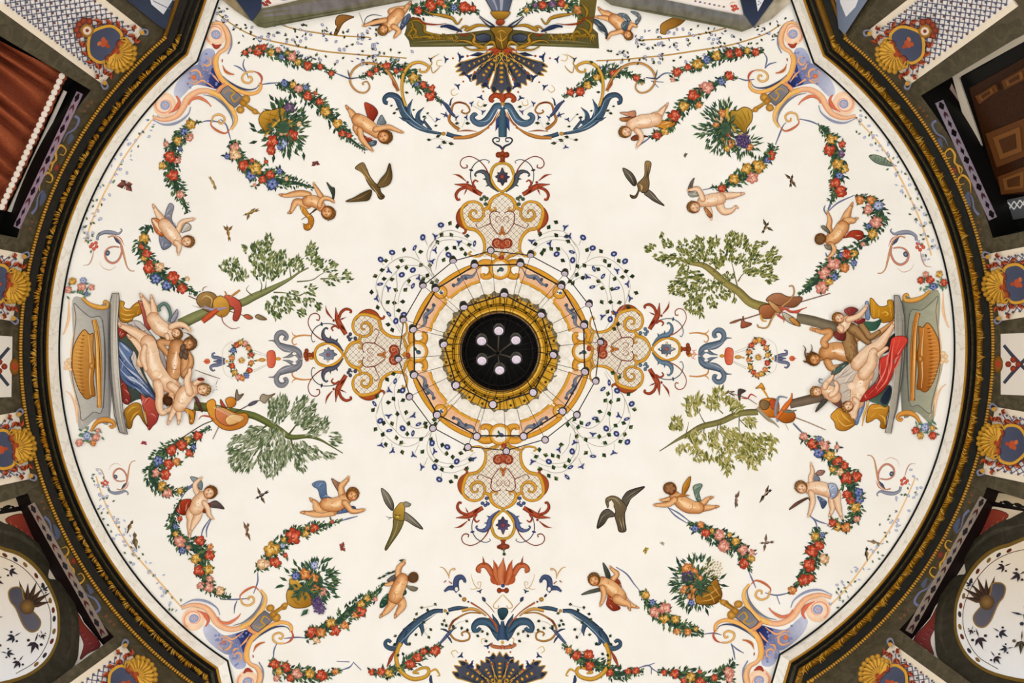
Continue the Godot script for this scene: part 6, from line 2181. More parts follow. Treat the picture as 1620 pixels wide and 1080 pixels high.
	put("gold_urn", o, paint)
	fruit("690 105 52 o 745 130 34 o 700 175 52 G 785 190 44 o 665 285 40 o 735 275 38 o 720 340 36 o 722 395 30 b 900 118 84 N", o)
	bouquet(780, 240, 90, 90, 20, 66, 20)
	put("leaves", o, paint, "", "stuff")
	zc = 1

func birds() -> void:
	cr(560, 130, 5.4)
	shp("150,920 130,1000 60,1015 -70,1018 0,985 80,940", "75603c", "4a3820", 0, "2e2214")
	shp("200,885 225,830 275,770 305,690 325,790 318,840 295,875 240,897", "75603c", "4a3820", -60, "2e2214")
	for s in ["140,930 60,980 -40,1010", "230,870 280,810 305,720"]: str_(s, Vector3(1, 5, 1), "a08a5c")
	var o := pic("painted_bird", "large brown dove with spread wings, upper left")
	zc = 2
	shp("10,730 75,685 110,740 135,800 175,855 215,890 232,940 262,975 240,1000 212,992 190,945 150,905 115,855 90,800 50,760", "8c7448", "55422a", 60, "2e2214")
	for s in ["30,735 100,810 140,870", "60,715 120,800 170,870", "150,880 200,950 225,985"]: str_(s, Vector3(2, 9, 2), "b89c68")
	blob(243, 975, 5, 5, 0, "1c140c")
	put("bird_body", o, paint)
	zc = 1
	cr(780, 130, 5.4)
	shp("1110,732 1180,768 1220,830 1225,870 1200,885 1150,830 1125,790", "6f685c", "3c342c", 40, "241c16")
	shp("1320,915 1370,950 1410,1000 1465,1056 1380,1020 1330,985 1290,950", "6f685c", "3c342c", 40, "241c16")
	for s in ["1125,750 1170,800 1205,870", "1330,930 1380,985 1440,1040"]: str_(s, Vector3(1, 6, 1), "aaa498")
	o = pic("painted_bird", "grey and tan dove with bent neck, upper right")
	zc = 2
	shp("1300,680 1348,684 1345,740 1330,800 1335,870 1320,930 1280,945 1250,930 1225,985 1185,990 1170,960 1210,970 1240,920 1232,870 1270,830 1295,790", "a08258", "5c4a34", 90, "2e2214")
	for s in ["1310,700 1315,780 1290,850", "1335,700 1320,800 1310,880"]: str_(s, Vector3(3, 9, 2), "4a4034")
	str_("1250,870 1270,890 1265,930", Vector3(4, 16, 4), "c8a878")
	blob(1195, 978, 5, 5, 0, "1c140c")
	put("bird_body", o, paint)
	zc = 1
	cr(380, 730, 5.4)
	shp("1205,228 1255,260 1290,310 1312,370 1300,420 1250,370 1222,310", "8a8578", "4e483e", 60, "2a241c")
	shp("1400,430 1460,465 1520,520 1562,578 1490,550 1430,510 1392,490", "8a8578", "4e483e", 40, "2a241c")
	for s in ["1215,245 1260,310 1300,400", "1410,450 1470,500 1545,565"]: str_(s, Vector3(1, 6, 1), "b4ae9e")
	o = pic("painted_bird", "long tailed olive parrot with grey wings, lower left")
	zc = 2
	shp("1315,480 1395,490 1380,560 1340,630 1290,700 1248,757 1238,735 1280,640 1305,560", "7c7040", "5a5230", 90, "36301a")
	str_("1350,500 1325,600 1255,740", Vector3(6, 10, 1), "9c9060")
	shp("1325,400 1370,350 1405,365 1405,420 1395,500 1350,500 1310,480 1308,430", "c79f44", "8a7430", 120, "4a3c18")
	blob(1420, 365, 34, 26, 20, "a8a294", "76705f")
	str_("1440,350 1458,365 1440,390", Vector3(3, 8, 2), "5c564a")
	for s in ["1310,480 1260,475 1245,465", "1290,480 1265,495"]: str_(s, Vector3(5, 6, 3), "3a3024")
	str_("1320,450 1345,465 1370,455", Vector3(4, 10, 4), "2e2614"); blob(1345, 470, 14, 8, 0, "e0bc58")
	put("bird_body", o, paint)
	zc = 1
	cr(920, 730, 5.4)
	shp("345,330 365,285 410,245 540,212 480,270 420,320 390,380 360,390", "5f594e", "3a342c", -30, "1e1a16")
	shp("285,450 230,405 180,425 150,480 132,570 190,535 230,480 275,470", "5f594e", "3a342c", 120, "1e1a16")
	for s in ["360,340 420,280 520,222", "370,365 430,300 480,262", "250,430 180,470 140,555", "262,450 200,510"]: str_(s, Vector3(1, 6, 1), "928a7c")
	o = pic("painted_bird", "dark grey dove with curled neck, lower right")
	zc = 2
	shp("225,395 240,340 262,330 275,380 290,420 285,470 305,540 322,598 380,592 372,520 370,440 385,390 350,340 310,305 260,292 215,310 205,340", "7c6c50", "4e4438", 60, "241e18")
	fill("240,340 270,350 272,390 250,415 235,380", "f5efe4")
	for s in ["230,315 290,320 340,380", "320,480 340,540 350,590", "350,470 360,540 370,585"]: str_(s, Vector3(2, 9, 2), "a49878")
	blob(218, 340, 5, 6, 0, "14100c")
	put("bird_body", o, paint)
	zc = 1
	swallow("small tan swallow high at the left, beside the upper left garland", 337, 289, 60, 17, 240, 75, 11, "9a8458", "c4ac78")
	swallow("small brown swallow diving below its pair, left", 361, 368, -100, 20, -50, -130, 12, "7c5c34", "b08a54")
	swallow("small brown swallow flying left above the left tree", 397, 336, 160, 20, -40, 110, 13, "7c6438", "a88c54")
	swallow("small dark swallow between the lower left tree and cherub", 414, 783, 150, 18, -110, 60, 15, "3c3434", "7c6c68")
	swallow("small brown swallow above the lower left garland", 391, 838, 100, 16, -110, 70, 17, "6a4a36", "9a7a5c")
	swallow("small dark swallow at the upper right", 1252, 286, -80, 15, -140, 60, 15, "3a2a24", "8a6c5c")
	swallow("small swallow above the right tree", 1211, 360, -60, 15, -110, 30, 14, "3c342c", "a8946c")
	swallow("small pale brown swallow at the lower right, left of its pair", 1165, 791, -95, 15, -70, 95, 15, "6a5248", "b09484")
	swallow("dark swallow with red throat at the lower right", 1212, 781, 140, 16, -70, 125, 17, "2a221e", "b8a08c")
	swallow("small swallow below the other two at the lower right", 1213, 858, 175, 17, -85, 100, 15, "6a5a50", "a8948a")
	butterfly("dark red butterfly between the garlands, upper left", 499, 258, 80, 8, "8a4a44", "5c2c30")
	butterfly("striped brown butterfly near the left rod", 199, 292, 110, 15, "8a5448", "5c3834")
	butterfly("red brown butterfly above the lower left basket", 541, 865, -10, 9, "7a3a34", "a0564c")
	butterfly("small red butterfly below the left pedestal", 228, 700, 100, 6, "8c2c38", "b04a4c")
	butterfly("yellow butterfly at the lower right", 1021, 870, 30, 7, "c7ac4c", "8a7a30")
	butterfly("tiny grey butterfly below the cherub with garland, upper right", 1084, 245, 30, 5, "5a5c48", "7c7c64")
	butterfly("tiny pale moth below the flying cherub, lower right", 1048, 859, 120, 5, "a8a08c", "c8c0ac")
	for q in [[205, 833, 110.0, 16, "5c4428", "upper one of two on the lower left rod"], [214, 857, 80.0, 22, "6c5640", "lower one of two on the lower left rod"], [1371, 876, 85.0, 16, "38302a", "black headed, on the lower right rod"], [1382, 857, 190.0, 15, "8a745c", "tan, on the lower right rod"]]:
		M = Transform2D(deg_to_rad(q[2]), Vector2(q[0], q[1])); ms = 1
		var l: float = q[3]
		leaf(-l * 0.5, 0, 0.0, l * 1.1, l * 0.42, q[4], "9a845c")
		leaf(l * 0.3, 0, 0.0, l * 0.5, 2.5, q[4], q[4])
		blob(-l * 0.48, -1, l * 0.17, l * 0.15, 0, q[4]); leaf(-l * 0.6, -1, PI, l * 0.18, 1.4, "3a2c1c", "3a2c1c")
		line(PackedVector2Array([Vector2(0, 0), Vector2(l * 0.1, l * 0.2), Vector2(l * 0.1, l * 0.3)]), 0.8, "3a2c1c")
		pic("perched_bird", "small perched bird, " + q[5])
	M = Transform2D(deg_to_rad(18), Vector2(1395, 255)); ms = 1
	shp("-22,-2 -10,-7 6,-5 20,1 6,5 -10,5", "8fa08c", "66786c", 90, "3a443c", 1)
	for i in 6: line(PackedVector2Array([Vector2(-12 + i * 5, -4), Vector2(-10 + i * 5, 0), Vector2(-12 + i * 5, 3)]), 0.8, "4a5850")
	blob(-19, -3, 1, 1, 0, "1c1c1c")
	pic("perched_bird", "grey green bird hanging on the upper right rod")
	cr(300, 0, 6)
	shp("1385,190 1410,150 1470,142 1560,160 1510,185 1450,230 1400,325 1370,325 1400,250 1385,235", "a8763c", "6b4420", 60, "3c2412")
	pic("perched_bird", "brown bird on the outer rod at the upper left")
	cr(1020, 0, 6)
	shp("150,285 150,240 190,205 280,165 400,155 360,215 290,260 220,285 200,325 150,315", "b08038", "7a5420", 20, "44300f")
	pic("perched_bird", "ochre bird on the outer rod at the upper right")

func trees() -> void:
	var A := ["6f7c48", "55683a", "8a9460", "3f5232", "a0a878", "4c5c3c"]
	cr(340, 340, 5.4)
	rod("-300,935 -120,850 40,800 230,750 330,700 440,650 560,590 650,540 720,490 800,450", Vector3(90, 62, 8), "8c9060", "565e3a", "343a22", 0.9)
	for s in ["500,660 600,665 720,690", "700,570 830,555 900,510 980,470", "390,660 400,600 380,540", "320,690 270,640 290,600", "650,540 640,440 660,400", "430,640 440,560", "900,545 1020,540 1100,530", "720,690 800,650", "560,700 560,780"]: rod(s, Vector3(12, 8, 3), "6f7448", "464c30")
	var o := pic("painted_tree", "painted olive tree leaning right, upper left of the crown ring")
	zc = 2
	clumps("130 450 90 60 40 -100 200 530 80 60 35 -100 400 360 110 120 90 -80 440 500 120 80 70 -90 450 250 40 70 18 -80 570 420 60 110 45 -85 690 430 60 70 35 -60 820 330 60 90 40 -70 860 420 50 60 20 -40 960 450 70 50 22 -30 980 550 70 50 16 10 1110 530 50 50 14 -20 800 640 60 40 14 10 540 760 120 80 60 70 660 700 60 60 25 40 790 730 50 40 14 50 880 770 30 50 9 60 730 820 40 40 12 60 520 860 30 40 9 80 280 300 40 40 9 -120", 40, 17, A)
	put("leaves", o, paint, "", "stuff")
	zc = 1
	cr(300, 520, 4.5)
	rod("30,550 130,560 240,580 360,600 460,620 560,670 640,720 720,770 840,765 930,790 1000,830 1090,885", Vector3(60, 44, 3), "6f7840", "3f4a28", "2a301a", 0.9)
	for s in ["640,720 640,820 600,900", "560,680 480,740 400,830", "700,760 760,680 800,600", "620,700 620,640 660,540", "840,770 880,700 960,690", "720,780 740,860 780,940"]: rod(s, Vector3(14, 10, 3), "5c6438", "3c4428")
	o = pic("painted_tree", "painted grey green tree leaning right, lower left of the crown ring")
	zc = 2
	clumps("620 600 80 90 80 -70 660 540 40 50 34 -90 800 600 90 110 100 -50 860 700 70 80 56 -30 480 750 100 70 70 150 400 830 110 90 90 140 380 930 90 70 70 120 600 800 110 110 120 100 580 930 100 100 90 95 660 880 60 80 46 90 780 860 70 70 44 60 880 870 50 60 24 40 960 700 30 60 16 -60 1020 780 40 50 18 10 980 890 40 30 12 30 780 950 40 50 18 70", 42, 14, ["7a8662", "5c6c48", "9aa488", "465638", "b0b6a0", "66785a"], 0.5)
	put("leaves", o, paint, "", "stuff")
	zc = 1
	cr(1010, 360, 5.4)
	rod("1700,860 1600,830 1480,795 1350,770", Vector3(90, 84, 80), "857a66", "5c5244", "3a322a", 0.9)
	rod("1120,690 960,640 850,540 740,470 640,380 550,320 430,300 320,260 220,230", Vector3(76, 56, 6), "a09456", "665f36", "3f3a20", 0.9)
	for s in ["850,520 830,440 810,350 780,240", "850,460 890,400 950,370", "740,470 640,490 520,540", "550,320 580,250 640,160", "640,380 700,300 800,140", "430,300 420,200", "820,560 820,610"]: rod(s, Vector3(12, 8, 3), "7a7044", "545030")
	o = pic("painted_tree", "painted small leaved tree leaning left, upper right of the crown ring")
	zc = 2
	clumps("110 180 50 40 18 -160 210 90 30 40 7 -100 260 160 50 50 16 -120 200 240 60 40 18 170 300 270 80 50 26 150 400 180 60 60 28 -110 520 150 60 60 34 -100 460 260 100 60 45 -150 400 340 60 50 20 120 640 150 50 60 28 -90 590 260 70 60 34 -90 800 120 60 70 36 -80 880 130 60 60 32 -70 1030 150 50 30 14 -30 960 200 50 40 20 -60 760 240 70 70 40 -80 860 290 60 50 24 -70 1000 280 70 50 30 -40 1130 250 70 70 40 -40 680 320 60 50 28 -100 940 370 60 50 26 -40 1060 370 70 60 32 -20 1110 430 60 40 22 20", 36, 18, ["7a7c3c", "4c5a30", "999a58", "36452a", "5f6e3a", "b0ac70"])
	clumps("450 430 140 60 70 170 350 500 80 70 45 150 480 540 110 70 55 130 480 650 90 70 50 110 530 710 50 40 16 90 640 480 90 60 36 100 740 550 60 50 20 80 640 620 50 60 20 90 760 430 50 40 18 -60 820 610 20 30 5 80", 34, 17, ["7a7c3c", "4c5a30", "999a58", "36452a", "5f6e3a", "b0ac70"])
	put("leaves", o, paint, "", "stuff")
	zc = 1
	cr(1040, 580, 5.4)
	rod("1420,250 1280,285 1130,320", Vector3(84, 78, 70), "7c6c5c", "554638", "342a20", 0.9)
	rod("860,385 700,400 540,470 380,510 270,570 160,630 20,720", Vector3(50, 46, 3), "8c8650", "555232", "34301c", 0.9)
	for s in ["410,490 370,420 340,340", "540,470 540,560 590,640", "700,410 700,540 740,620 780,680", "560,400 500,330 530,240", "400,520 390,640", "240,590 270,470", "520,480 500,640 560,800", "700,450 780,530", "640,420 640,330"]: rod(s, Vector3(10, 7, 3), "6f6a3c", "4c4a2c")
	o = pic("painted_tree", "painted vine tree with broad yellow green leaves, lower right of the crown ring")
	zc = 2
	clumps("530 240 50 40 14 -90 480 330 70 60 26 -120 590 310 50 50 18 -60 650 360 50 50 18 -40 300 360 60 80 30 -100 340 300 40 50 14 -70 170 510 60 60 26 -110 190 680 40 50 10 100 310 620 50 80 20 100 350 570 50 60 16 90 470 600 60 80 30 90 360 740 50 70 18 110 430 750 40 40 8 90 590 540 80 50 24 80 640 600 60 60 22 60 590 680 70 60 26 90 770 460 60 40 14 20 760 620 120 70 42 60 850 700 150 80 56 60 760 740 90 60 30 110 920 600 90 50 28 40 820 810 50 50 16 90 600 830 60 70 22 90 530 770 40 50 12 90", 54, 22, ["a09a50", "7c7c3c", "bcb478", "5a6030", "8a8a50", "c8c294"], 0.9)
	put("leaves", o, paint, "", "stuff")
	zc = 1
	trophies()
	side_tendrils()

func trophies() -> void:
	zc = 7.0
	cr(100, 340, 5.4)
	rod("1070,690 1140,720 1300,770 1450,830 1620,880", Vector3(8, 8, 6), "8a5a44", "5a3a2c")
	shp("1140,740 1160,680 1230,655 1300,680 1320,760 1270,830 1190,800", "a88450", "6f5430", 60, "3c2c18")
	str_("1180,720 1220,690 1270,720 1260,780", Vector3(4, 12, 4), "d0b47c")
	shp("1380,690 1430,690 1510,740 1520,820 1490,900 1450,890 1460,800 1400,760", "cf6450", "a04034", 40, "6a2018")
	rod("1430,700 1470,670 1510,640", Vector3(14, 20, 16), "c8904c", "8a5c2c"); rod("1400,690 1380,650", Vector3(12, 16, 10), "c8904c", "8a5c2c")
	shp("1290,720 1350,690 1410,740 1420,820 1370,870 1310,850 1280,780", "d8a84c", "a8762c", 60, "6a4818")
	rod("1200,780 1280,810 1400,790", Vector3(20, 34, 12), "a89ab0", "6c6480")
	rod("1190,910 1250,860 1320,810", Vector3(40, 50, 30), "cf6038", "8e3820", "5c2010", 0.8)
	rod("1350,850 1370,920 1440,970 1510,960", Vector3(8, 6, 3), "a85a44", "6e3428")
	rod("1190,650 1200,620 1230,610", Vector3(6, 6, 3), "a0745c", "6e4c38"); rod("1100,770 1160,790 1240,800", Vector3(3, 8, 6), "c8c4c0", "8c8888")
	shp("1540,860 1580,850 1620,880 1580,890", "d07050", "a04a34"); shp("1640,870 1670,850 1740,890 1690,895", "9a8c64", "6c6040")
	pic("painted_trophy", "quiver and red bag tied to the upper left tree")
	zc = 7.0
	cr(300, 520, 4.5)
	rod("-60,780 80,690 160,655 340,585 460,520 500,510", Vector3(7, 7, 6), "5c4438", "3a2a22")
	rod("165,785 210,690 260,590 350,470", Vector3(8, 10, 10), "b0a494", "7c7264")
	shp("335,430 350,470 385,462 345,510 325,490", "8c8272", "5c5448")
	shp("500,500 520,465 560,475 610,460 560,500 535,530", "a8a08c", "76705c"); blob(450, 530, 40, 14, -25, "6c6878", "44404e")
	shp("130,590 120,530 160,500 185,520 190,560 240,560 330,600 400,600 418,640 390,690 320,720 240,715 170,660", "e0a040", "b8702c", 60, "6a3c14")
	shp("190,560 260,590 350,640 330,680 260,690 190,640", "d8895c", "b05a3c", 50, "7a3a20")
	shp("255,640 300,610 380,620 380,650 310,680 270,680", "ecc890", "cf9a58", 40, "8a5c24")
	shp("258,500 300,485 330,510 320,550 280,560 262,530", "e0963c", "b06a24", 40, "6a3c14"); shp("220,500 240,530 260,560 225,545", "c9503c", "9a3428")
	for i in 4: line(pts("%d,%d %d,%d" % [170 + i * 8, 560 - i * 4, 360 + i * 6, 660 - i * 6]), 2, "f0e0c0")
	rod("65,645 90,620 140,625 180,650", Vector3(4, 12, 5), "c0563c", "8e3828")
	shp("0,590 40,580 35,640 20,675 0,670", "e8a848", "c07a2c")
	pic("painted_trophy", "violin and bow tied to the lower left tree")
	zc = 7.0
	cr(1010, 360, 5.4)
	rod("780,815 1000,750 1200,680 1400,630 1640,560", Vector3(10, 10, 8), "8a6450", "5a3e30")
	shp("780,817 820,795 880,780 830,808", "c07a54", "8a4c34"); shp("895,755 905,800 970,820 920,850 875,850", "b87050", "8a4834", 60, "5a2c1c")
	shp("1090,620 1140,570 1210,560 1280,590 1390,590 1390,630 1330,680 1220,670 1160,650", "b07a58", "7c4c34", 70, "4a2c1c")
	shp("1030,700 1060,660 1140,660 1180,710 1140,770 1060,770", "b4744c", "804a2c", 60, "4a2c1c")
	rod("1285,500 1320,500 1330,560 1290,620 1230,670 1150,760 1100,850 1030,850 1015,825", Vector3(8, 14, 8), "d0a060", "94683c", "5c3c20", 0.7)
	for s in ["1170,670 1250,690 1320,720 1440,680", "1190,760 1230,700 1290,690", "1180,740 1240,780 1240,810", "1300,720 1360,720 1400,690"]: rod(s, Vector3(10, 22, 6), "c9604c", "94382c")
	shp("1230,720 1330,770 1385,835 1330,830 1260,790", "c8c0b0", "94866c", 40, "5c503c"); shp("1290,780 1330,770 1385,838 1340,830", "d8a058", "a8702c")
	rod("1040,740 1060,790 1100,800", Vector3(10, 18, 6), "e0b050", "a87c2c")
	shp("1110,620 1190,670 1220,720 1180,720 1130,670", "dcae78", "a87848", 50, "6a4828")
	pic("painted_trophy", "brown bag, bow and halberd tied to the upper right tree")
	zc = 7.0
	cr(1040, 580, 5.4)
	rod("1440,540 1300,480 1170,430", Vector3(6, 7, 8), "9a6c4c", "6a4830"); rod("1160,475 1220,540 1260,580", Vector3(5, 9, 4), "9aa0a8", "6c7078")
	rod("950,270 920,220 880,170", Vector3(10, 16, 14), "e6a63c", "b0741c"); shp("838,185 880,180 920,195 890,140 870,160", "eab04a", "c0801f", 60, "8a5410")
	rod("640,230 760,265 850,320", Vector3(6, 8, 6), "a09884", "6a6250"); rod("720,265 770,270 800,235 850,260", Vector3(8, 12, 5), "c0443c", "8e2c28")
	shp("695,190 755,205 715,235 705,290 690,250", "4c4a4c", "343234"); shp("600,215 660,210 630,225 660,250", "a8a49c", "8a8680")
	shp("880,290 930,270 1010,275 1040,330 1020,420 960,430 900,400 870,340", "e29038", "b0601c", 50, "6a3810")
	shp("880,300 920,285 960,310 940,360 890,360", "8c7450", "6a5638"); shp("960,290 1010,285 1020,350 980,360", "d0582c", "a03c1c")
	shp("1020,420 1050,380 1140,370 1180,420 1150,470 1070,475", "c8742c", "8a4818", 60, "5a2c0c")
	rod("1030,470 1010,380 1030,270 1060,255 1110,265", Vector3(20, 26, 10), "8c98ac", "545e74"); rod("1020,440 1080,360 1140,280 1150,225", Vector3(26, 40, 8), "e07a34", "b04c1c", "7a3010", 0.7)
	rod("1060,370 1120,385 1190,370", Vector3(10, 22, 10), "78867c", "4a564e"); rod("850,350 940,440 1000,480 1040,520", Vector3(30, 30, 6), "a89e88", "746a54")
	rod("1090,480 1120,540", Vector3(4, 6, 4), "c8b48c", "a08c64")
	pic("painted_trophy", "orange horn, pouch and bagpipe tied to the lower right tree")

func side_tendrils() -> void:
	var where := ["upper left", "lower left", "upper right", "lower right"]
	var to := [[Vector2(179.6, 403), Vector2(149, 389), false], [Vector2(190, 751), Vector2(167, 764), true], [Vector2(1423, 405), Vector2(1455, 390), true], [Vector2(1402, 746), Vector2(1430, 761), false]]
	for k in 4:
		cr(100, 340, 5.4)
		M = aff(Vector2(179.6, 403), Vector2(149, 389), to[k][0], to[k][1], to[k][2]) * M
		zc = 1
		rod("290,215 300,175 350,148 420,150 470,160 500,135 490,115", Vector3(20, 34, 8), "9aa0b4", "5c647c", "484e60", 0.6)
		rod("380,190 430,180 480,220 500,270 525,370 545,440 575,475 610,478", Vector3(10, 16, 6), "e0a45c", "8a7890", "a86c38", 0.5)
		rod("430,185 470,230 490,250", Vector3(6, 26, 10), "4a5678", "2e3858")
		rod("440,170 490,200 520,260", Vector3(4, 9, 3), "c9563c", "9a3c2c")
		rod("495,260 500,320 470,385 420,410 370,380 358,325 385,285 430,270 480,275", Vector3(16, 18, 10), "dc8a54", "7c86ac", "b0603c", 0.5)
		blob(380, 325, 20, 24, 20, "5c6880", "3c465c"); blob(380, 325, 9, 10, 0, "8c98ac")
		rod("310,400 340,450 400,470 450,440", Vector3(2, 6, 3), "dcb8a0", "c49a84")
		rod("260,300 250,360 220,420 170,430", Vector3(6, 12, 4), "d8a87c", "8c90a8")
		for q in [[250, 250], [280, 238], [285, 270], [262, 290], [235, 270]]: blob(q[0], q[1], 17, 16, 0, "e0735c", "b84a3c", 8)
		pic("painted_tendril", "blue grey and orange tendril beside the cornice, " + where[k])

func fin(o: Node, called := "cherub_body") -> void:
	put(called, o, paint)

func cherubs() -> void:
	var o: Node3D
	flesh = SKIN
	# --- upper left
	cr(330, 140, 5.4)
	o = holder("painted cherub with a red wing diving right, upper left")
	wing("1375,290 1330,128 1385,135 1425,165 1447,205 1430,245 1395,297", "b84c34", "7c2a1e"); wing("1450,305 1440,290 1475,225 1500,260 1515,298", "8a98a4", "5c6874", 2)
	put("wings", o, paint)
	cloth("1265,345 1320,395 1400,440 1435,450 1410,485 1370,485 1310,430 1280,390", "b04a30", "6e2418"); cloth("1365,455 1430,445 1428,480 1385,492", "5c7080", "38485c", 0, 2)
	put("drapery", o, paint, "red and blue drapery")
	limb("1290,285 1240,235 1215,195 1190,170", Vector3(84, 60, 26)); foot(1183, 160, -120, 22)
	limb("1300,300 1265,330 1280,380", Vector3(80, 70, 50))
	torso("1275,265 1330,295 1395,345 1440,380", Vector3(104, 112, 86))
	limb("1425,350 1480,338 1540,330 1600,352 1640,370", Vector3(50, 44, 24)); hand(1648, 372, 10, 17)
	limb("1290,350 1305,420 1345,475 1385,515", Vector3(52, 46, 26)); hand(1392, 525, 30, 17)
	fin(o)
	head(1508, 412, 62, 20, 0.3, "6a4a28"); put("cherub_head", o, paint)
	# --- ochre scarf
	cr(440, 260, 9)
	o = holder("painted cherub with an ochre scarf above the upper left tree")
	wing("540,650 340,780 370,760 470,690 520,640", "8a5c3c", "5c3824", 2); wing("770,440 690,255 760,320 805,340 800,470 760,520", "4c5c54", "2c3a38", 3)
	put("wings", o, paint)
	cloth("310,590 370,600 430,690 480,730 510,790 490,880 440,935 380,925 365,860 420,845 430,780 350,690", "dca03c", "a8681c", 60, 4)
	put("drapery", o, paint, "ochre scarf")
	limb("430,430 330,410 210,425 110,445 50,435", Vector3(90, 84, 40)); foot(38, 432, 190, 30)
	limb("610,450 560,370 520,300", Vector3(70, 56, 36)); hand(510, 285, -100, 28)
	limb("420,570 330,540 260,530 225,580 200,640 175,680", Vector3(120, 90, 44)); foot(160, 685, 160, 30)
	torso("420,520 500,520 570,560 620,610", Vector3(150, 160, 120))
	limb("590,590 610,520 660,480 730,490 780,520", Vector3(70, 60, 40)); hand(785, 530, 40, 24)
	fin(o)
	head(715, 690, 102, 40, 0.2, "8a6a38"); put("cherub_head", o, paint)
	# --- grey scarf, left
	cr(100, 340, 5.4)
	o = holder("painted cherub falling head down with an orange cloth, left side")
	cloth("905,-95 945,-72 925,30 965,105 930,95 868,25", "9a9cac", "6c6e82", 90, 3, "4a4a58"); cloth("820,180 880,200 925,255 850,295", "8c92a8", "62687e", 60, 2, "4a4a58")
	wing("1010,140 1050,70 1090,90 1085,125 1030,145", "d8d4cc", "a8a49c", 2)
	put("drapery", o, paint, "grey cloth")
	flesh = PALE
	limb("890,95 840,30 805,-20 780,-65", Vector3(72, 56, 26)); foot(772, -76, -110, 20)
	limb("960,180 990,110 1020,60 1105,35", Vector3(50, 42, 24)); hand(1112, 32, 0, 16)
	cloth("755,35 800,30 860,80 865,165 835,180 790,145 772,95", "e08a4c", "b85c2c", 70, 3)
	limb("840,130 800,80 770,45", Vector3(40, 40, 24))
	torso("865,80 905,135 950,190 975,225", Vector3(104, 112, 88))
	limb("965,235 990,265 985,310", Vector3(46, 44, 28)); hand(985, 325, 90, 17)
	fin(o)
	head(1068, 225, 54, 15, 0.35, "9a7040"); put("cherub_head", o, paint)
	# --- lower left, red drapery
	cr(100, 660, 5.4)
	o = holder("painted cherub with red drapery standing in the loop of a garland, lower left")
	wing("1250,735 1310,712 1378,780 1320,775 1255,765", "6c5c58", "443a3c"); wing("1140,580 1085,510 1150,520 1190,560 1180,620", "98a8b0", "6a7a84", 2)
	put("wings", o, paint)
	cloth("965,795 990,760 1010,710 1090,700 1080,760 1055,825 1010,832", "b04428", "6c2014", 50, 4); cloth("1180,770 1210,745 1255,735 1245,800 1200,815", "a84028", "6c2014", 50, 2)
	put("drapery", o, paint, "red drapery")
	limb("1170,670 1135,620 1130,570 1165,530", Vector3(50, 44, 26)); hand(1175, 525, -60, 18)
	limb("1110,790 1085,830 1090,880 1080,940 1080,1000", Vector3(84, 60, 24)); foot(1080, 1015, 80, 20)
	limb("1150,790 1145,850 1120,900 1095,960", Vector3(88, 62, 26)); foot(1085, 975, 120, 20)
	torso("1190,680 1160,725 1135,780", Vector3(96, 118, 110))
	limb("1205,730 1235,780 1245,830 1270,860", Vector3(46, 42, 24)); hand(1275, 865, 20, 15)
	fin(o)
	head(1258, 640, 58, -40, -0.3, "7a4c28"); put("cherub_head", o, paint)
	# --- lower left, blue scarf
	flesh = SKIN
	cr(380, 730, 5.4)
	o = holder("painted cherub flying with a blue scarf, lower left")
	cloth("615,190 650,170 690,165 730,180 742,285 785,312 740,322 690,318 665,240 630,215", "6c84ac", "42587e", 60, 4, "2c3850"); cloth("815,445 880,400 970,380 985,415 930,430 870,440", "5c74a0", "3c4c74", 0, 3, "2c3850")
	put("scarf", o, paint, "blue scarf")
	wing("845,270 778,148 830,172 862,190 850,240", "b08468", "7c5844", 3)
	put("wing", o, paint)
	limb("790,420 700,440 620,445 545,435", Vector3(88, 66, 28)); foot(535, 434, 180, 22)
	limb("870,290 862,220 885,185 915,155", Vector3(58, 50, 32)); hand(920, 145, -70, 20)
	limb("760,380 700,400 660,390 640,350 612,330", Vector3(98, 78, 28)); foot(606, 322, -140, 20)
	torso("735,365 800,370 860,350 900,320", Vector3(110, 118, 96))
	limb("890,350 920,385 950,420 1000,425 1045,415", Vector3(52, 44, 26)); hand(1052, 412, -10, 16)
	fin(o)
	head(960, 278, 57, -60, 0.5, "9a6a30"); put("cherub_head", o, paint)
	# --- seen from behind
	cr(600, 860, 4.909)
	o = holder("painted cherub seen from behind holding leaves, lower left of the tulip")
	cloth("60,390 85,400 70,450 35,490 5,492 15,440", "35604a", "1f3c30", 60, 3, "1a2a20"); cloth("175,370 205,360 210,385 185,400", "35604a", "1f3c30", 60, 2, "1a2a20")
	for q in [[150, 128, 0.1, 50], [165, 135, -0.4, 40], [130, 205, 2.6, 60], [100, 220, 2.9, 60], [60, 240, 2.7, 60], [20, 260, 2.8, 40], [50, 300, 2.6, 50], [20, 350, 2.2, 60]]: leaf(q[0], q[1], q[2], q[3], 20, "3c5c48", "2a4034")
	line(sm(pts("140,200 90,230 40,250 0,270")), 4, "4a4034")
	put("leaf_wrap", o, paint, "dark green leaves and cloth")
	wing("200,320 225,325 298,342 275,368 235,355", "9a9480", "6c6858", 3); wing("120,290 60,290 90,255 130,240", "6c6a68", "46464a", 2)
	put("wings", o, paint)
	limb("150,250 148,205 165,170 190,150", Vector3(50, 44, 28)); hand(190, 142, -70, 16)
	limb("100,305 70,315 50,318", Vector3(36, 30, 20))
	limb("105,440 90,480 50,530 20,555", Vector3(72, 52, 24)); foot(14, 562, 130, 18)
	limb("165,440 180,480 155,520 130,555", Vector3(74, 54, 26)); foot(126, 562, 110, 18)
	torso("180,275 160,320 135,375 125,410", Vector3(90, 100, 108))
	line(sm(pts("120,385 125,410 118,432")), 3, "a8683c")
	fin(o)
	head(262, 265, 40, -5, 2, "5c4630"); put("cherub_head", o, paint)
	# --- lower right, grey wings
	cr(790, 860, 4.909)
	o = holder("painted cherub with grey wings and red cloth, right of the tulip")
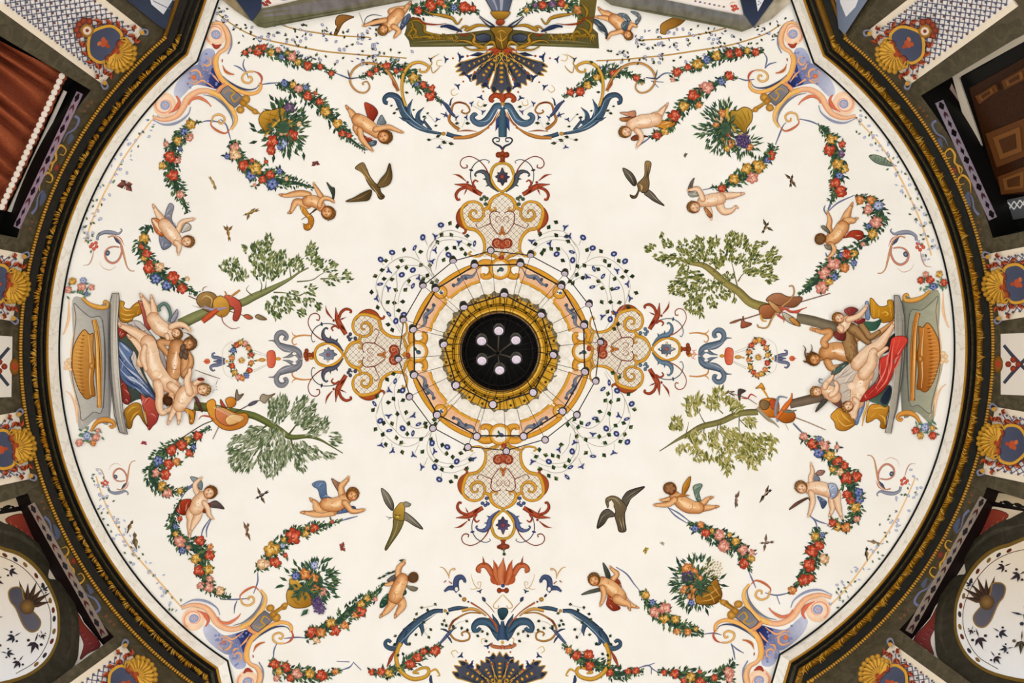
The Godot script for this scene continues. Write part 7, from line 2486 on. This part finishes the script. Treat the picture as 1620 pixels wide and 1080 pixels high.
	wing("830,260 803,145 845,200 862,245 858,268", "5c645c", "30382e", 3); wing("775,370 638,397 690,365 770,345 790,362", "6c7068", "40463e", 3)
	put("wings", o, paint)
	cloth("870,255 905,265 935,290 947,345 915,315 885,290", "a84c30", "702818", 60, 2); cloth("848,390 880,450 935,490 930,510 880,520 832,475 840,430", "b04a30", "702818", 60, 3)
	put("drapery", o, paint, "red cloth")
	limb("885,275 915,235 885,205 868,190", Vector3(40, 34, 20)); hand(866, 184, -120, 13)
	limb("950,420 1010,470 1060,490", Vector3(66, 46, 22)); foot(1072, 494, 20, 16)
	torso("800,300 850,330 900,370 935,415", Vector3(90, 108, 106))
	limb("915,430 960,455 1000,470 1010,500", Vector3(80, 54, 22)); foot(1012, 508, 60, 16)
	limb("800,340 812,390 805,430 790,465", Vector3(44, 38, 22)); hand(786, 474, 110, 13)
	fin(o)
	head(735, 275, 50, -110, -0.3, "7c6840"); put("cherub_head", o, paint)
	# --- lower right, gold wing
	cr(920, 730, 5.4)
	o = holder("painted cherub with a gold wing flying left, lower right")
	cloth("955,210 1010,188 1032,205 1005,265 1022,340 985,330 960,260", "7c9484", "4a6054", 80, 4, "2c3c34"); cloth("880,430 930,425 960,432 930,442", "4c5c80", "34405c", 0, 1)
	put("scarf", o, paint, "grey green scarf")
	limb("1000,400 1080,395 1150,385", Vector3(70, 50, 24)); foot(1158, 384, -5, 20)
	limb("1000,385 1050,345 1075,320 1105,308", Vector3(64, 46, 24)); foot(1112, 306, -10, 18)
	limb("800,300 740,320 690,330", Vector3(40, 34, 22)); hand(680, 330, 200, 15)
	torso("800,300 860,350 930,385 1000,395", Vector3(90, 118, 96))
	limb("800,320 750,360 690,370 640,370", Vector3(52, 46, 26)); hand(632, 372, 190, 16)
	fin(o)
	wing("860,285 870,200 930,125 922,205 890,265", "d89a3c", "9a5c18", 4); rod("800,310 860,290 925,290", Vector3(8, 26, 6), "b87838", "7c4a20")
	put("wing", o, paint, "gold wing")
	head(760, 230, 53, -110, 2, "9a6c48"); put("cherub_head", o, paint)
	# --- lower right, blue loincloth
	flesh = PALE
	cr(1200, 670, 5.143)
	o = holder("pale painted cherub with brown wing and blue cloth beside the lower right garland")
	wing("400,610 250,702 300,645 395,600 412,625", "7c5444", "4c3430", 4); wing("450,470 410,440 440,400 475,415 500,460", "9aa0b0", "6a7084", 2); wing("470,410 490,380 540,385 510,420", "b88c84", "8a625c", 2)
	put("wings", o, paint)
	cloth("478,590 520,610 555,640 522,692 500,640", "5c6c94", "3c4a70", 60, 2, "2c3450")
	put("drapery", o, paint, "blue cloth")
	limb("440,510 425,450 440,390 430,345", Vector3(46, 40, 22)); hand(428, 332, -100, 15)
	limb("610,570 595,630 600,690 585,735", Vector3(74, 50, 24)); foot(578, 745, 110, 18)
	limb("630,570 640,640 655,700 672,750", Vector3(76, 54, 26)); foot(676, 764, 60, 18)
	torso("420,525 480,520 540,535 600,555", Vector3(96, 104, 104))
	limb("425,560 440,620 430,680 412,735", Vector3(48, 42, 24)); hand(408, 746, 110, 15)
	fin(o)
	cloth("565,492 615,488 640,520 638,575 592,612 580,555", "b8c4dc", "7486ac", 70, 4, "4a5878")
	put("loincloth", o, paint, "pale blue loincloth")
	head(345, 515, 52, -140, -0.3, "b08c5c"); put("cherub_head", o, paint)
	# --- right, inside the looping garland
	flesh = SKIN
	cr(1260, 290, 5.4)
	o = holder("painted cherub upside down inside the looping garland, upper right")
	cloth("395,465 440,435 475,402 560,408 572,460 530,485 480,460 430,462", "c04c30", "7c2618", 30, 4)
	put("drapery", o, paint, "red cloth")
	limb("290,435 278,370 285,310 268,260", Vector3(48, 44, 24)); hand(266, 250, -100, 16)
	limb("395,370 420,300 440,250 470,190", Vector3(90, 66, 26)); foot(474, 178, -70, 20)
	limb("420,330 460,315 485,320 508,302", Vector3(78, 54, 22)); foot(514, 300, -20, 17)
	torso("290,480 330,460 370,410 395,370", Vector3(96, 104, 108))
	limb("290,520 320,560 305,600 280,625", Vector3(48, 42, 22)); hand(274, 630, 140, 14)
	fin(o)
	wing("275,425 210,372 240,362 285,410", "8c8878", "5c5a50", 2); wing("270,530 238,525 260,560 300,565 290,520", "a8a08c", "6c6858", 2)
	put("wings", o, paint)
	head(205, 470, 47, 180, 2, "7a5a38"); put("cherub_head", o, paint)
	# --- upper right, pale
	flesh = PALE
	cr(960, 140, 5.4)
	o = holder("pale painted cherub with brown wings beside the garland near the top, upper right")
	cloth("395,315 480,275 585,288 560,325 500,345 440,330", "e0a040", "a8681c", 0, 4)
	wing("300,240 120,250 135,280 220,275 285,262", "b87848", "7c4424", 3); wing("250,395 205,430 240,445 300,420 355,408", "8a4c34", "5c2c20", 3); wing("200,240 110,205 180,200 240,190 245,235", "e0a888", "b87858", 2)
	put("wings_and_scarf", o, paint, "brown wings and ochre scarf")
	limb("400,240 450,215 480,180 510,145", Vector3(70, 50, 24)); foot(516, 134, -60, 17)
	limb("420,275 440,240 470,200 495,160", Vector3(76, 50, 24))
	torso("215,310 290,285 360,275 420,262", Vector3(96, 116, 108))
	limb("255,355 290,395 290,440 265,480", Vector3(50, 44, 26)); hand(258, 494, 110, 15)
	fin(o)
	head(155, 370, 53, 190, 0.3, "9a6c34"); put("cherub_head", o, paint)
	# --- upper right, lying
	o = holder("pale painted cherub lying on its back above the right tree, upper right")
	cloth("695,885 790,890 790,915 720,925", "a8a8a0", "74746c", 0, 2, "4a4844")
	wing("720,880 690,870 715,800 748,762 735,810", "7c7468", "4c463e", 2)
	put("wing", o, paint)
	limb("860,1000 880,1050 890,1100", Vector3(44, 40, 24)); hand(892, 1110, 90, 15)
	limb("960,960 970,1010 1000,1050 1060,1045 1100,1010", Vector3(76, 58, 24)); foot(1112, 1012, 50, 18)
	limb("950,925 1040,915 1100,910 1150,900", Vector3(78, 58, 26)); foot(1160, 898, -5, 20)
	torso("820,965 880,955 930,945 970,940", Vector3(88, 104, 96))
	limb("820,945 800,890 770,855 710,865", Vector3(48, 42, 26)); hand(702, 868, 180, 15)
	cloth("830,1020 860,1030 900,1085 870,1095", "c88c54", "9a5c2c", 60, 1)
	fin(o)
	head(740, 1012, 54, 205, 0.4, "a07848"); put("cherub_head", o, paint)
	# --- top edge
	flesh = SKIN
	cr(540, 0, 6)
	o = holder("painted cherub head down with a bow, left of the olive frame at the top")
	rod("215,240 235,170 300,140 385,150", Vector3(5, 8, 5), "3c4458", "22283a"); rod("215,240 185,160 165,115", Vector3(4, 5, 3), "7c7c64", "54543c")
	cloth("275,240 300,190 370,180 380,230 320,245", "4c6068", "2c3c44", 0, 2); cloth("560,290 575,200 640,130 655,170 610,240", "5c6c8c", "34405c", 80, 3, "242c40")
	put("bow", o, paint)
	limb("545,140 600,90 650,35", Vector3(90, 60, 28)); foot(652, 26, -50, 22)
	limb("470,110 520,90 590,70", Vector3(60, 50, 30))
	torso("545,130 500,180 455,235 430,260", Vector3(110, 118, 100))
	limb("420,190 340,205 270,225 225,240", Vector3(48, 42, 24)); hand(215, 243, 170, 16)
	limb("495,250 545,290 530,320 510,345", Vector3(52, 46, 26)); hand(506, 350, 120, 16)
	fin(o)
	head(395, 285, 52, 120, -0.3, "a88044"); put("cherub_head", o, paint)
	cr(780, 0, 6)
	o = holder("painted cherub head down with a grey scarf, right of the olive frame at the top")
	cloth("1175,145 1210,125 1270,140 1310,200 1290,210 1240,165", "7c8894", "4c5864", 40, 3, "343c44"); cloth("1305,110 1370,120 1405,170 1365,235 1350,200 1375,165", "8c949c", "5c666e", 60, 3, "343c44"); cloth("1070,370 1060,300 960,220 975,180 1060,250 1090,330", "4c5c68", "2c3a44", 60, 3, "202a30")
	put("scarf", o, paint, "grey scarf")
	limb("1150,190 1100,140 1050,120 1012,90", Vector3(84, 60, 26)); foot(1006, 80, -130, 20)
	limb("1130,190 1070,170 990,160", Vector3(60, 46, 24)); foot(980, 158, 180, 18)
	torso("1145,180 1190,215 1235,265 1260,295", Vector3(100, 110, 92))
	limb("1225,290 1160,310 1120,320 1095,355", Vector3(46, 40, 24)); hand(1092, 364, 110, 15)
	limb("1290,270 1320,235 1360,250", Vector3(44, 38, 22)); hand(1308, 215, -90, 13)
	cloth("1215,240 1250,200 1285,215 1265,285 1235,285", "5c707c", "3c4c58", 70, 2, "2c3840")
	fin(o)
	head(1285, 335, 46, 60, 0.3, "8a7048"); put("cherub_head", o, paint)

func pedestal(o: Node, k: int) -> void:
	# gilded basin in its grey niche, drawn for the left and mirrored for the right
	var g: Array = [["bdbcb8", "8f8f90", "d8a050", "9c6428"], ["a7aa94", "7c8074", "d48c40", "8c4e1c"]][k]
	fill("100,148 165,128 250,200 352,200 352,915 255,925 165,1000 135,950 122,800 85,640 82,560 105,400", g[0], g[1], 0)
	str_("115,165 120,300 100,420 90,560 110,720 150,900 170,960", Vector3(4, 10, 4), "e9c9a8")
	shp("112,165 150,200 220,255 295,268 312,500 300,858 240,880 165,935 150,850 110,700 96,570 110,400 125,260", "a9a9a6" if k == 0 else "95998a", "c4c2bc" if k == 0 else "b0b29c", 180, "6c6a66", 1.4)
	str_("300,275 318,500 306,855", Vector3(6, 12, 6), "605e5c"); str_("335,205 340,500 345,910", Vector3(5, 9, 5), "77767a")
	put("grey_pedestal", o, paint)
	shp("180,338 212,368 232,362 240,372 238,470 250,560 240,660 252,765 235,775 190,792 140,720 108,620 100,560 108,460 140,385", g[2], g[3], 20, "6c4418", 1.4)
	for i in 17:
		var y := 372.0 + i * 24
		var bow := 42.0 * sin(PI * (i + 0.5) / 17)
		str_("%f,%f %f,%f %f,%f" % [178 - bow * 0.9, y, 170 - bow * 0.5, y + 5, 188 - bow * 0.3, y + 4], Vector3(3, 8, 2), g[3])
		str_("%f,%f %f,%f" % [150 - bow, y + 10, 172 - bow * 0.5, y + 14], Vector3(2, 6, 2), "f0c484")
	rod("205,375 215,470 218,570 214,680 222,765", Vector3(6, 14, 6), "f0c484", g[3])
	put("gilded_basin", o, paint, "gilded fluted basin")
	rod("243,272 262,350 272,500 276,650 280,790 278,850", Vector3(28, 42, 26), g[2], g[3], "5c3814", 0.9)
	str_("240,285 258,400 266,560 270,720 272,835", Vector3(3, 8, 3), "f2d08c"); str_("255,280 276,420 284,600 288,800", Vector3(2, 6, 2), "6c4418")
	blob(228, 575, 17, 24, 0, "e0a858", g[3])
	put("basin_rim", o, paint)
	rod("165,128 215,170 270,190 325,190 335,165 318,150 308,165", Vector3(16, 30, 14), "e8b25c", "b07830", "7a4c1c", 0.8)
	rod("225,1005 260,950 310,930 360,940 378,965 360,980 345,965", Vector3(16, 34, 14), "e0a04c", "a86c28", "7a4c1c", 0.8)
	rod("80,140 78,260 52,350 40,370", Vector3(6, 18, 8), "f6d2ac", "eab184"); rod("60,740 95,770 125,840 135,950", Vector3(6, 18, 8), "f6d2ac", "eab184")
	for q in [[80, 540, 18], [62, 560, 16], [78, 580, 18], [58, 590, 14], [88, 600, 13]]: blob(q[0], q[1], q[2], q[2] * 0.9, 0, "f8e2c0", "e6b888")
	put("gilded_bracket", o, paint)
	for i in 50:
		var c := Vector2(150, 70) if i % 2 else Vector2(215, 1030)
		leaf(c.x + rng.randf_range(-90, 80), c.y + rng.randf_range(-45, 50), rng.randf() * TAU, 34, 15, ["7fa088", "587e62", "3f6450"][rng.randi() % 3], "6a8a70")
	put("bracket_leaves", o, paint, "", "stuff")
	ones_as("75 75 26 p 165 55 30 p 228 60 24 p 175 15 22 l 105 20 26 y 195 100 16 b 260 1045 28 p 200 1035 28 l 150 1080 28 p 270 1000 18 p 240 1085 22 o" if k == 0 else "75 75 26 r 165 55 30 r 228 60 24 r 145 100 28 b 105 20 26 y 195 20 22 p 260 1045 28 r 200 1025 28 l 150 1080 28 r 230 1080 24 y 150 1030 20 y", o)

func ones_as(s: String, o: Node) -> void:
	var t := s.split(" ", false)
	for i in range(0, t.size() - 3, 4):
		flower(float(t[i]), float(t[i + 1]), float(t[i + 2]), t[i + 3])
		put("flower", o, paint)

func slab_edge(s: String, o: Node, lines: Array) -> void:
	shp(s, "8c8a86", "b4b0a8", 180, "4c4a48", 1.3, false)
	for l in lines: str_(l[0], Vector3(3, l[1], 3), l[2])
	put("stone_ledge", o, paint, "grey stone ledge")

func fold(s: String, w: float, c: String) -> void:
	str_(s, Vector3(0.2 * w, w, 0.15 * w), c)

func scene_left() -> void:
	cr(90, 440, 4.154)
	zc = 1
	var o := holder("painted figure group on the left: reclining nude woman, bearded man and two cherubs above a grey pedestal", "painted_group")
	zc = 1
	pedestal(o, 0)
	slab_edge("365,100 408,96 412,150 400,330 412,600 436,880 466,1026 440,1020 412,1010 380,900 350,640 345,480 348,300 352,160", o, [["385,110 378,330 388,600 415,880 440,1010", 22.0, "cbc7c0"], ["358,170 352,400 360,650 390,900 412,1000", 10.0, "5c5a5c"], ["404,110 394,330 404,600 432,880", 4.0, "e8e4dc"]])
	cr(160, 460, 4.909)
	zc = 6
	# altar, stool and the cloths behind the figures
	shp("140,90 160,78 182,92 175,125 220,140 250,110 290,85 325,95 330,150 300,185 255,205 230,240 170,245 140,205", "d8a03c", "96641c", 60, "5c3c10", 1)
	for s in ["160,110 190,150 240,150", "260,120 290,110 320,120", "150,170 200,190 260,180", "290,150 280,180", "160,215 200,225 240,215"]: rod(s, Vector3(5, 16, 5), "ecc060", "a87020")
	put("gilded_altar", o, paint)
	shp("180,940 205,900 260,868 305,880 320,930 345,1020 365,1060 330,1020 290,960 250,1000 235,1060 205,1065 195,1010", "b8842c", "6c4614", 60, "4a300c", 1)
	for s in ["200,950 240,910 290,900", "230,1010 260,960 300,930", "300,800 330,900 360,1040"]: rod(s, Vector3(6, 18, 6), "dcae4c", "8a5c1c")
	put("gilded_stool", o, paint)
	fill("135,300 200,320 300,450 330,620 420,800 430,880 300,840 190,880 150,760 140,500", "4f5a50", "3a4440", 60)
	cloth("290,75 345,95 372,130 385,230 380,300 345,285 320,180 300,110", "cf7060", "96403a", 70, 4)
	cloth("310,800 350,830 400,815 445,890 440,1000 400,1050 368,1078 352,960 325,905", "c85a4c", "8c302c", 70, 4); cloth("145,660 190,720 230,830 215,880 170,860 150,760", "a84438", "702824", 70, 3); cloth("130,290 175,300 200,330 150,370", "b04838", "74281f", 30, 2)
	put("red_drapery", o, paint, "red drapery")
	fill("400,260 440,330 480,380 560,370 500,300 440,250", "3c5450", "2c3c3a")
	cloth("205,255 250,232 300,240 360,300 430,385 475,470 505,560 500,640 465,620 470,560 430,480 395,400 330,330 280,275", "cfcac6", "948c8c", 50, 5, "5c5456")
	cloth("235,480 262,475 290,560 320,640 360,715 345,725 290,650 245,560", "d8d2cc", "a09894", 50, 3, "5c5456")
	put("white_cloth", o, paint, "white cloth")
	cloth("62,328 110,335 140,390 165,400 240,462 240,500 225,530 290,640 370,740 435,860 380,820 300,772 215,740 150,665 130,520 95,470", "6e86b4", "3c4c74", 60, 6, "2a3450")
	for s in ["80,350 120,430 130,510", "150,400 200,450 230,480", "140,520 200,600 290,670 360,750", "140,600 220,680 300,720 400,820", "190,660 260,680 330,720", "110,350 140,440 190,520 260,610"]: fold(s, 16, "b4c0da")
	for s in ["100,400 140,500 200,600", "160,560 250,660 340,740", "160,660 240,720 330,770"]: fold(s, 10, "2c3a60")
	put("blue_drapery", o, paint, "blue drapery")
	# bearded man
	flesh = ["dca878", "9c6438", "5c3820"]
	limb("600,405 540,400 470,395 455,410 500,470 545,530", Vector3(60, 50, 34)); hand(550, 540, 60, 20)
	torso("590,430 580,510 570,590 555,670", Vector3(120, 128, 96))
	limb("640,480 650,560 640,640 645,660", Vector3(60, 64, 48)); limb("645,650 690,590 700,530 680,480", Vector3(48, 44, 30))
	put("man_body", o, paint)
	head(690, 410, 54, -40, -0.5, "7a5c44")
	for q in [[640, 470, 100], [625, 495, 90], [660, 480, 70], [635, 440, 120], [650, 505, 60]]: blob(q[0], q[1], 34, 22, q[2], "7c6450", "4c3a30", 8)
	rod("640,320 690,340 730,380 735,410", Vector3(3, 12, 4), "6a4c34", "3c2a1c")
	put("bearded_head", o, paint, "bearded head")
	# woman lying across
	flesh = PALE
	limb("310,560 325,480 300,430 255,385 220,355", Vector3(70, 66, 30)); foot(216, 350, -140, 22)
	limb("370,410 310,350 235,305 150,270", Vector3(110, 74, 34)); foot(142, 255, -120, 26)
	torso("365,400 385,470 400,560 440,640 500,710 560,745", Vector3(116, 134, 112))
	limb("340,430 325,520 350,610", Vector3(40, 50, 30))
	limb("440,720 455,800 450,880 470,945 520,930", Vector3(76, 60, 38))
	blob(430, 640, 34, 30, 0, "fbe6d0", "eec9a4"); blob(500, 690, 36, 32, 0, "fbe6d0", "eec9a4")
	put("woman_body", o, paint)
	head(535, 842, 54, 165, -0.2, "4a2c1a"); blob(520, 855, 40, 40, 0, "5c3822", "3a2214"); blob(548, 800, 22, 18, 0, "f0c8a0", "cf9a70")
	put("woman_head", o, paint, "dark haired head")
	limb("540,735 590,780 595,850 570,895 520,930", Vector3(64, 54, 36)); hand(516, 932, 200, 20)
	put("raised_arm", o, paint)
	# cherub above
	limb("400,220 370,140 340,80 318,45", Vector3(84, 60, 26)); foot(312, 34, -120, 20)
	limb("420,200 410,130 395,60", Vector3(60, 46, 24)); foot(392, 44, -95, 18)
	rod("455,160 450,125 490,98 525,130 540,190 525,240", Vector3(20, 26, 12), "6c8a84", "38524c", "243430", 0.8); wing("540,240 545,215 590,142 598,190 565,240", "b4b4c4", "7c7c94", 3)
	torso("405,215 445,270 500,310 545,335", Vector3(100, 116, 90))
	limb("545,280 600,260 650,270 685,300", Vector3(50, 44, 26)); hand(690, 306, 30, 16)
	limb("510,345 520,370", Vector3(40, 40, 28))
	put("upper_cherub", o, paint)
	head(592, 332, 44, 60, 0.5, "8a6436"); put("cherub_head", o, paint)
	# cherub with a pipe
	wing("720,820 702,815 750,830 790,935 765,920", "7c4c40", "4c2c2a", 3)
	limb("600,890 605,950 605,1010", Vector3(60, 44, 26)); foot(604, 1020, 100, 20)
	limb("580,900 550,960 530,1010", Vector3(50, 40, 24)); foot(524, 1022, 110, 20)
	cloth("640,915 690,920 725,950 720,1020 700,1030 690,970", "e0a03c", "b0701c", 60, 2)
	limb("690,770 750,768 790,766", Vector3(80, 60, 50))
	torso("700,768 660,795 628,850 610,890", Vector3(110, 128, 100))
	limb("690,790 670,700 690,640 690,610", Vector3(60, 52, 28)); limb("730,720 765,700 790,690", Vector3(40, 36, 24))
	rod("730,612 800,640 925,682", Vector3(5, 7, 5), "7c5844", "4c342a"); blob(775, 686, 28, 14, 0, "8e3a28", "5c2018"); line(pts("905,690 892,730"), 4, "7c5844")
	for q in [[860, 740], [880, 770], [900, 765], [870, 785], [895, 745]]: blob(q[0], q[1], 6, 5, 0, "a8b0c0")
	put("lower_cherub", o, paint)
	head(800, 765, 52, 20, 0.5, "d8b078"); put("cherub_head", o, paint)

func scene_right() -> void:
	cr(90, 440, 4.154)
	M = Transform2D(Vector2(-1.0, 0), Vector2(0, 1.0), Vector2(1601, -11)) * M
	zc = 1
	var o := holder("painted figure group on the right: horned man, reclining woman with red cloth and two cherubs above a grey green pedestal", "painted_group")
	zc = 1
	pedestal(o, 1)
	cr(1230, 450, 4.32)
	slab_edge("796,72 830,76 850,130 868,230 870,360 862,520 850,640 815,850 790,930 775,1016 735,1010 752,930 780,760 800,560 805,380 798,220", o, [["815,90 835,250 830,450 810,700 780,880 755,1000", 24.0, "a8a292"], ["856,240 850,500 820,780 790,920", 12.0, "5c5c58"], ["802,200 806,420 790,680 765,860", 5.0, "d8d2c2"]])
	cr(1260, 470, 4.909)
	zc = 6
	shp("570,20 590,12 612,40 650,72 705,62 705,30 730,20 752,40 755,165 700,195 655,192 640,160 585,158", "dca02c", "a06c1c", 60, "5c3c10", 1)
	for s in ["600,40 600,150", "640,90 640,150", "660,125 690,115 710,130 690,145", "720,40 735,80", "720,60 740,150"]: rod(s, Vector3(5, 16, 5), "f0c454", "a87020")
	shp("535,45 560,42 570,160 540,165", "9cb0d4", "6c84ac", 60, "4c5c7c"); 
	put("gilded_altar", o, paint)
	shp("265,925 300,880 340,855 400,880 440,945 462,975 430,1010 370,1038 310,1020 295,970", "dca03c", "9c6420", 40, "5c3a10", 1)
	for s in ["310,900 330,960 380,1000 440,985", "340,880 370,930 420,970", "300,940 330,1000"]: rod(s, Vector3(5, 16, 5), "ecbc5c", "a87024")
	shp("565,850 620,830 715,845 700,930 690,1015 650,1010 655,970 620,940 575,965 540,965", "d89a34", "96601c", 60, "5c3a10", 1)
	for s in ["590,870 650,860 700,870", "640,910 680,940 690,990", "580,930 610,900", "510,1000 530,900 570,800", "550,790 540,870"]: rod(s, Vector3(6, 20, 6), "ecbc5c", "a06820")
	put("gilded_chair", o, paint)
	fill("600,190 660,170 640,230 600,260 540,250 530,190", "3f6a54", "2c4c40"); fill("560,800 640,740 720,680 740,740 700,850 640,830", "5c7464", "34463e"); fill("690,350 760,280 770,330 720,420 620,450 600,420", "3c4444", "2a3030"); fill("650,800 720,690 735,720 700,830", "2c3444", "20263a")
	cloth("455,980 480,880 500,830 530,810 520,870 490,940 475,985", "8ca4d0", "5c74a4", 60, 2, "3c4c70")
	put("back_cloths", o, paint, "green and blue cloth")
	# horned man
	flesh = ["e0aa74", "a46a38", "6a4020"]
	limb("440,330 500,290 560,320 650,270 750,190", Vector3(70, 46, 22))
	limb("150,478 200,460 250,435", Vector3(48, 60, 80))
	torso("235,430 310,415 380,440 430,470", Vector3(120, 132, 110))
	limb("225,375 215,340 260,290 255,265 200,268 150,255", Vector3(56, 50, 30)); hand(135, 250, 190, 26)
	limb("240,500 270,550 330,545 400,520", Vector3(60, 50, 30))
	put("man_body", o, paint)
	flesh = ["b08a5c", "6c4c2c", "4a3018"]
	limb("430,455 420,380 400,300 430,240", Vector3(100, 110, 80)); limb("430,245 480,280 540,340 560,350", Vector3(84, 66, 40)); limb("500,215 540,270 570,310 640,270", Vector3(50, 50, 30))
	for i in 26: leaf(rng.randf_range(390, 470), rng.randf_range(240, 450), rng.randf_range(0.8, 1.6), 34, 6, ["7c5834", "c49c68"][i % 2], "6c4c2c")
	put("furry_legs", o, paint, "brown furry legs")
	flesh = ["e0aa74", "a46a38", "6a4020"]
	head(130, 480, 54, 215, 0.5, "5c3c20")
	rod("75,470 65,430 70,400 50,372", Vector3(14, 10, 4), "6a5038", "40301f"); rod("90,450 115,420 120,390 112,365", Vector3(12, 9, 4), "6a5038", "40301f")
	for q in [[110, 450], [140, 440], [85, 510], [150, 450]]: leaf(q[0], q[1], 3.6, 44, 18, "4c3420", "7c5830")
	put("horned_head", o, paint, "horned head")
	# woman, white and red cloths
	cloth("270,590 330,530 390,500 400,520 350,570 290,600", "5c746c", "34463f", 0, 2)
	flesh = PALE
	limb("600,520 640,440 700,395", Vector3(60, 46, 30))
	cloth("610,440 640,480 650,540 620,640 560,700 530,690 570,610 600,520", "dcd6cc", "a49c94", 70, 4, "6c645e")
	cloth("275,622 340,580 430,505 500,540 560,590 545,690 520,780 470,870 400,885 355,820 330,740 305,660", "e0d4c8", "b0a49a", 40, 7, "7c7068")
	for s in ["300,630 380,610 460,560", "320,680 400,660 480,640", "340,760 400,720 450,720", "300,640 370,590 430,540"]: fold(s, 9, "a89c94")
	put("white_drapery", o, paint, "white drapery")
	limb("470,520 560,420 640,370 700,290 755,205", Vector3(104, 84, 30)); foot(758, 195, -60, 22)
	torso("470,810 480,740 500,660 540,590", Vector3(110, 128, 120))
	limb("520,600 580,520 590,440 600,420", Vector3(96, 86, 60))
	limb("400,870 430,900 445,930 455,880 475,820 450,790", Vector3(40, 44, 40))
	blob(430, 690, 34, 30, 0, "fbe8d6", "efcfb0"); blob(500, 720, 36, 34, 0, "fbe8d6", "efcfb0")
	put("woman_body", o, paint)
	head(395, 850, 46, 150, 0.2, "c09050"); put("woman_head", o, paint, "fair haired head")
	cloth("495,810 540,735 600,680 640,625 640,520 660,470 715,440 725,370 745,315 820,300 862,332 830,400 800,435 762,460 755,560 730,640 690,700 640,750 560,795", "dc4a3c", "a02c28", 60, 7, "6c1c1a")
	for s in ["760,330 740,430 730,560 680,680", "800,330 770,420", "700,470 690,560 640,660 560,760", "720,520 700,640 620,740"]: fold(s, 12, "f08070")
	for s in ["740,380 720,500 700,600", "660,560 620,680 540,770"]: fold(s, 9, "8c2422")
	put("red_drapery", o, paint, "bright red drapery")
	# cherubs
	wing("420,150 370,110 385,88 430,76 478,96 455,120", "a84c48", "6c2a2c", 3); wing("370,240 300,270 290,300 330,335 375,330 380,270", "8c4038", "5c2624", 3); cloth("440,175 490,170 530,165 525,190 470,205", "a03434", "6c2024", 0, 2)
	torso("390,180 370,210 350,245", Vector3(76, 86, 70)); limb("400,175 460,155 500,130 535,85", Vector3(46, 42, 26)); hand(538, 75, -70, 16)
	limb("350,240 330,230 350,260", Vector3(40, 40, 30))
	put("upper_cherub", o, paint); head(322, 160, 46, 200, 0.3, "b88448"); put("cherub_head", o, paint)
	wing("215,790 245,800 150,892 165,845", "5c5c58", "34342f", 3); shp("255,790 330,800 350,860 290,830", "8c5c54", "5c3836"); rod("205,640 180,635 178,660 200,670", Vector3(6, 14, 6), "8c94a4", "5c6474")
	torso("230,720 260,740 295,770", Vector3(90, 110, 100)); limb("220,700 235,665 265,635 280,610", Vector3(44, 38, 22)); limb("265,760 300,740 315,690 300,660", Vector3(46, 40, 26)); hand(238, 655, -90, 16)
	put("lower_cherub", o, paint); head(150, 733, 44, 190, 0.2, "d89c58"); put("cherub_head", o, paint)
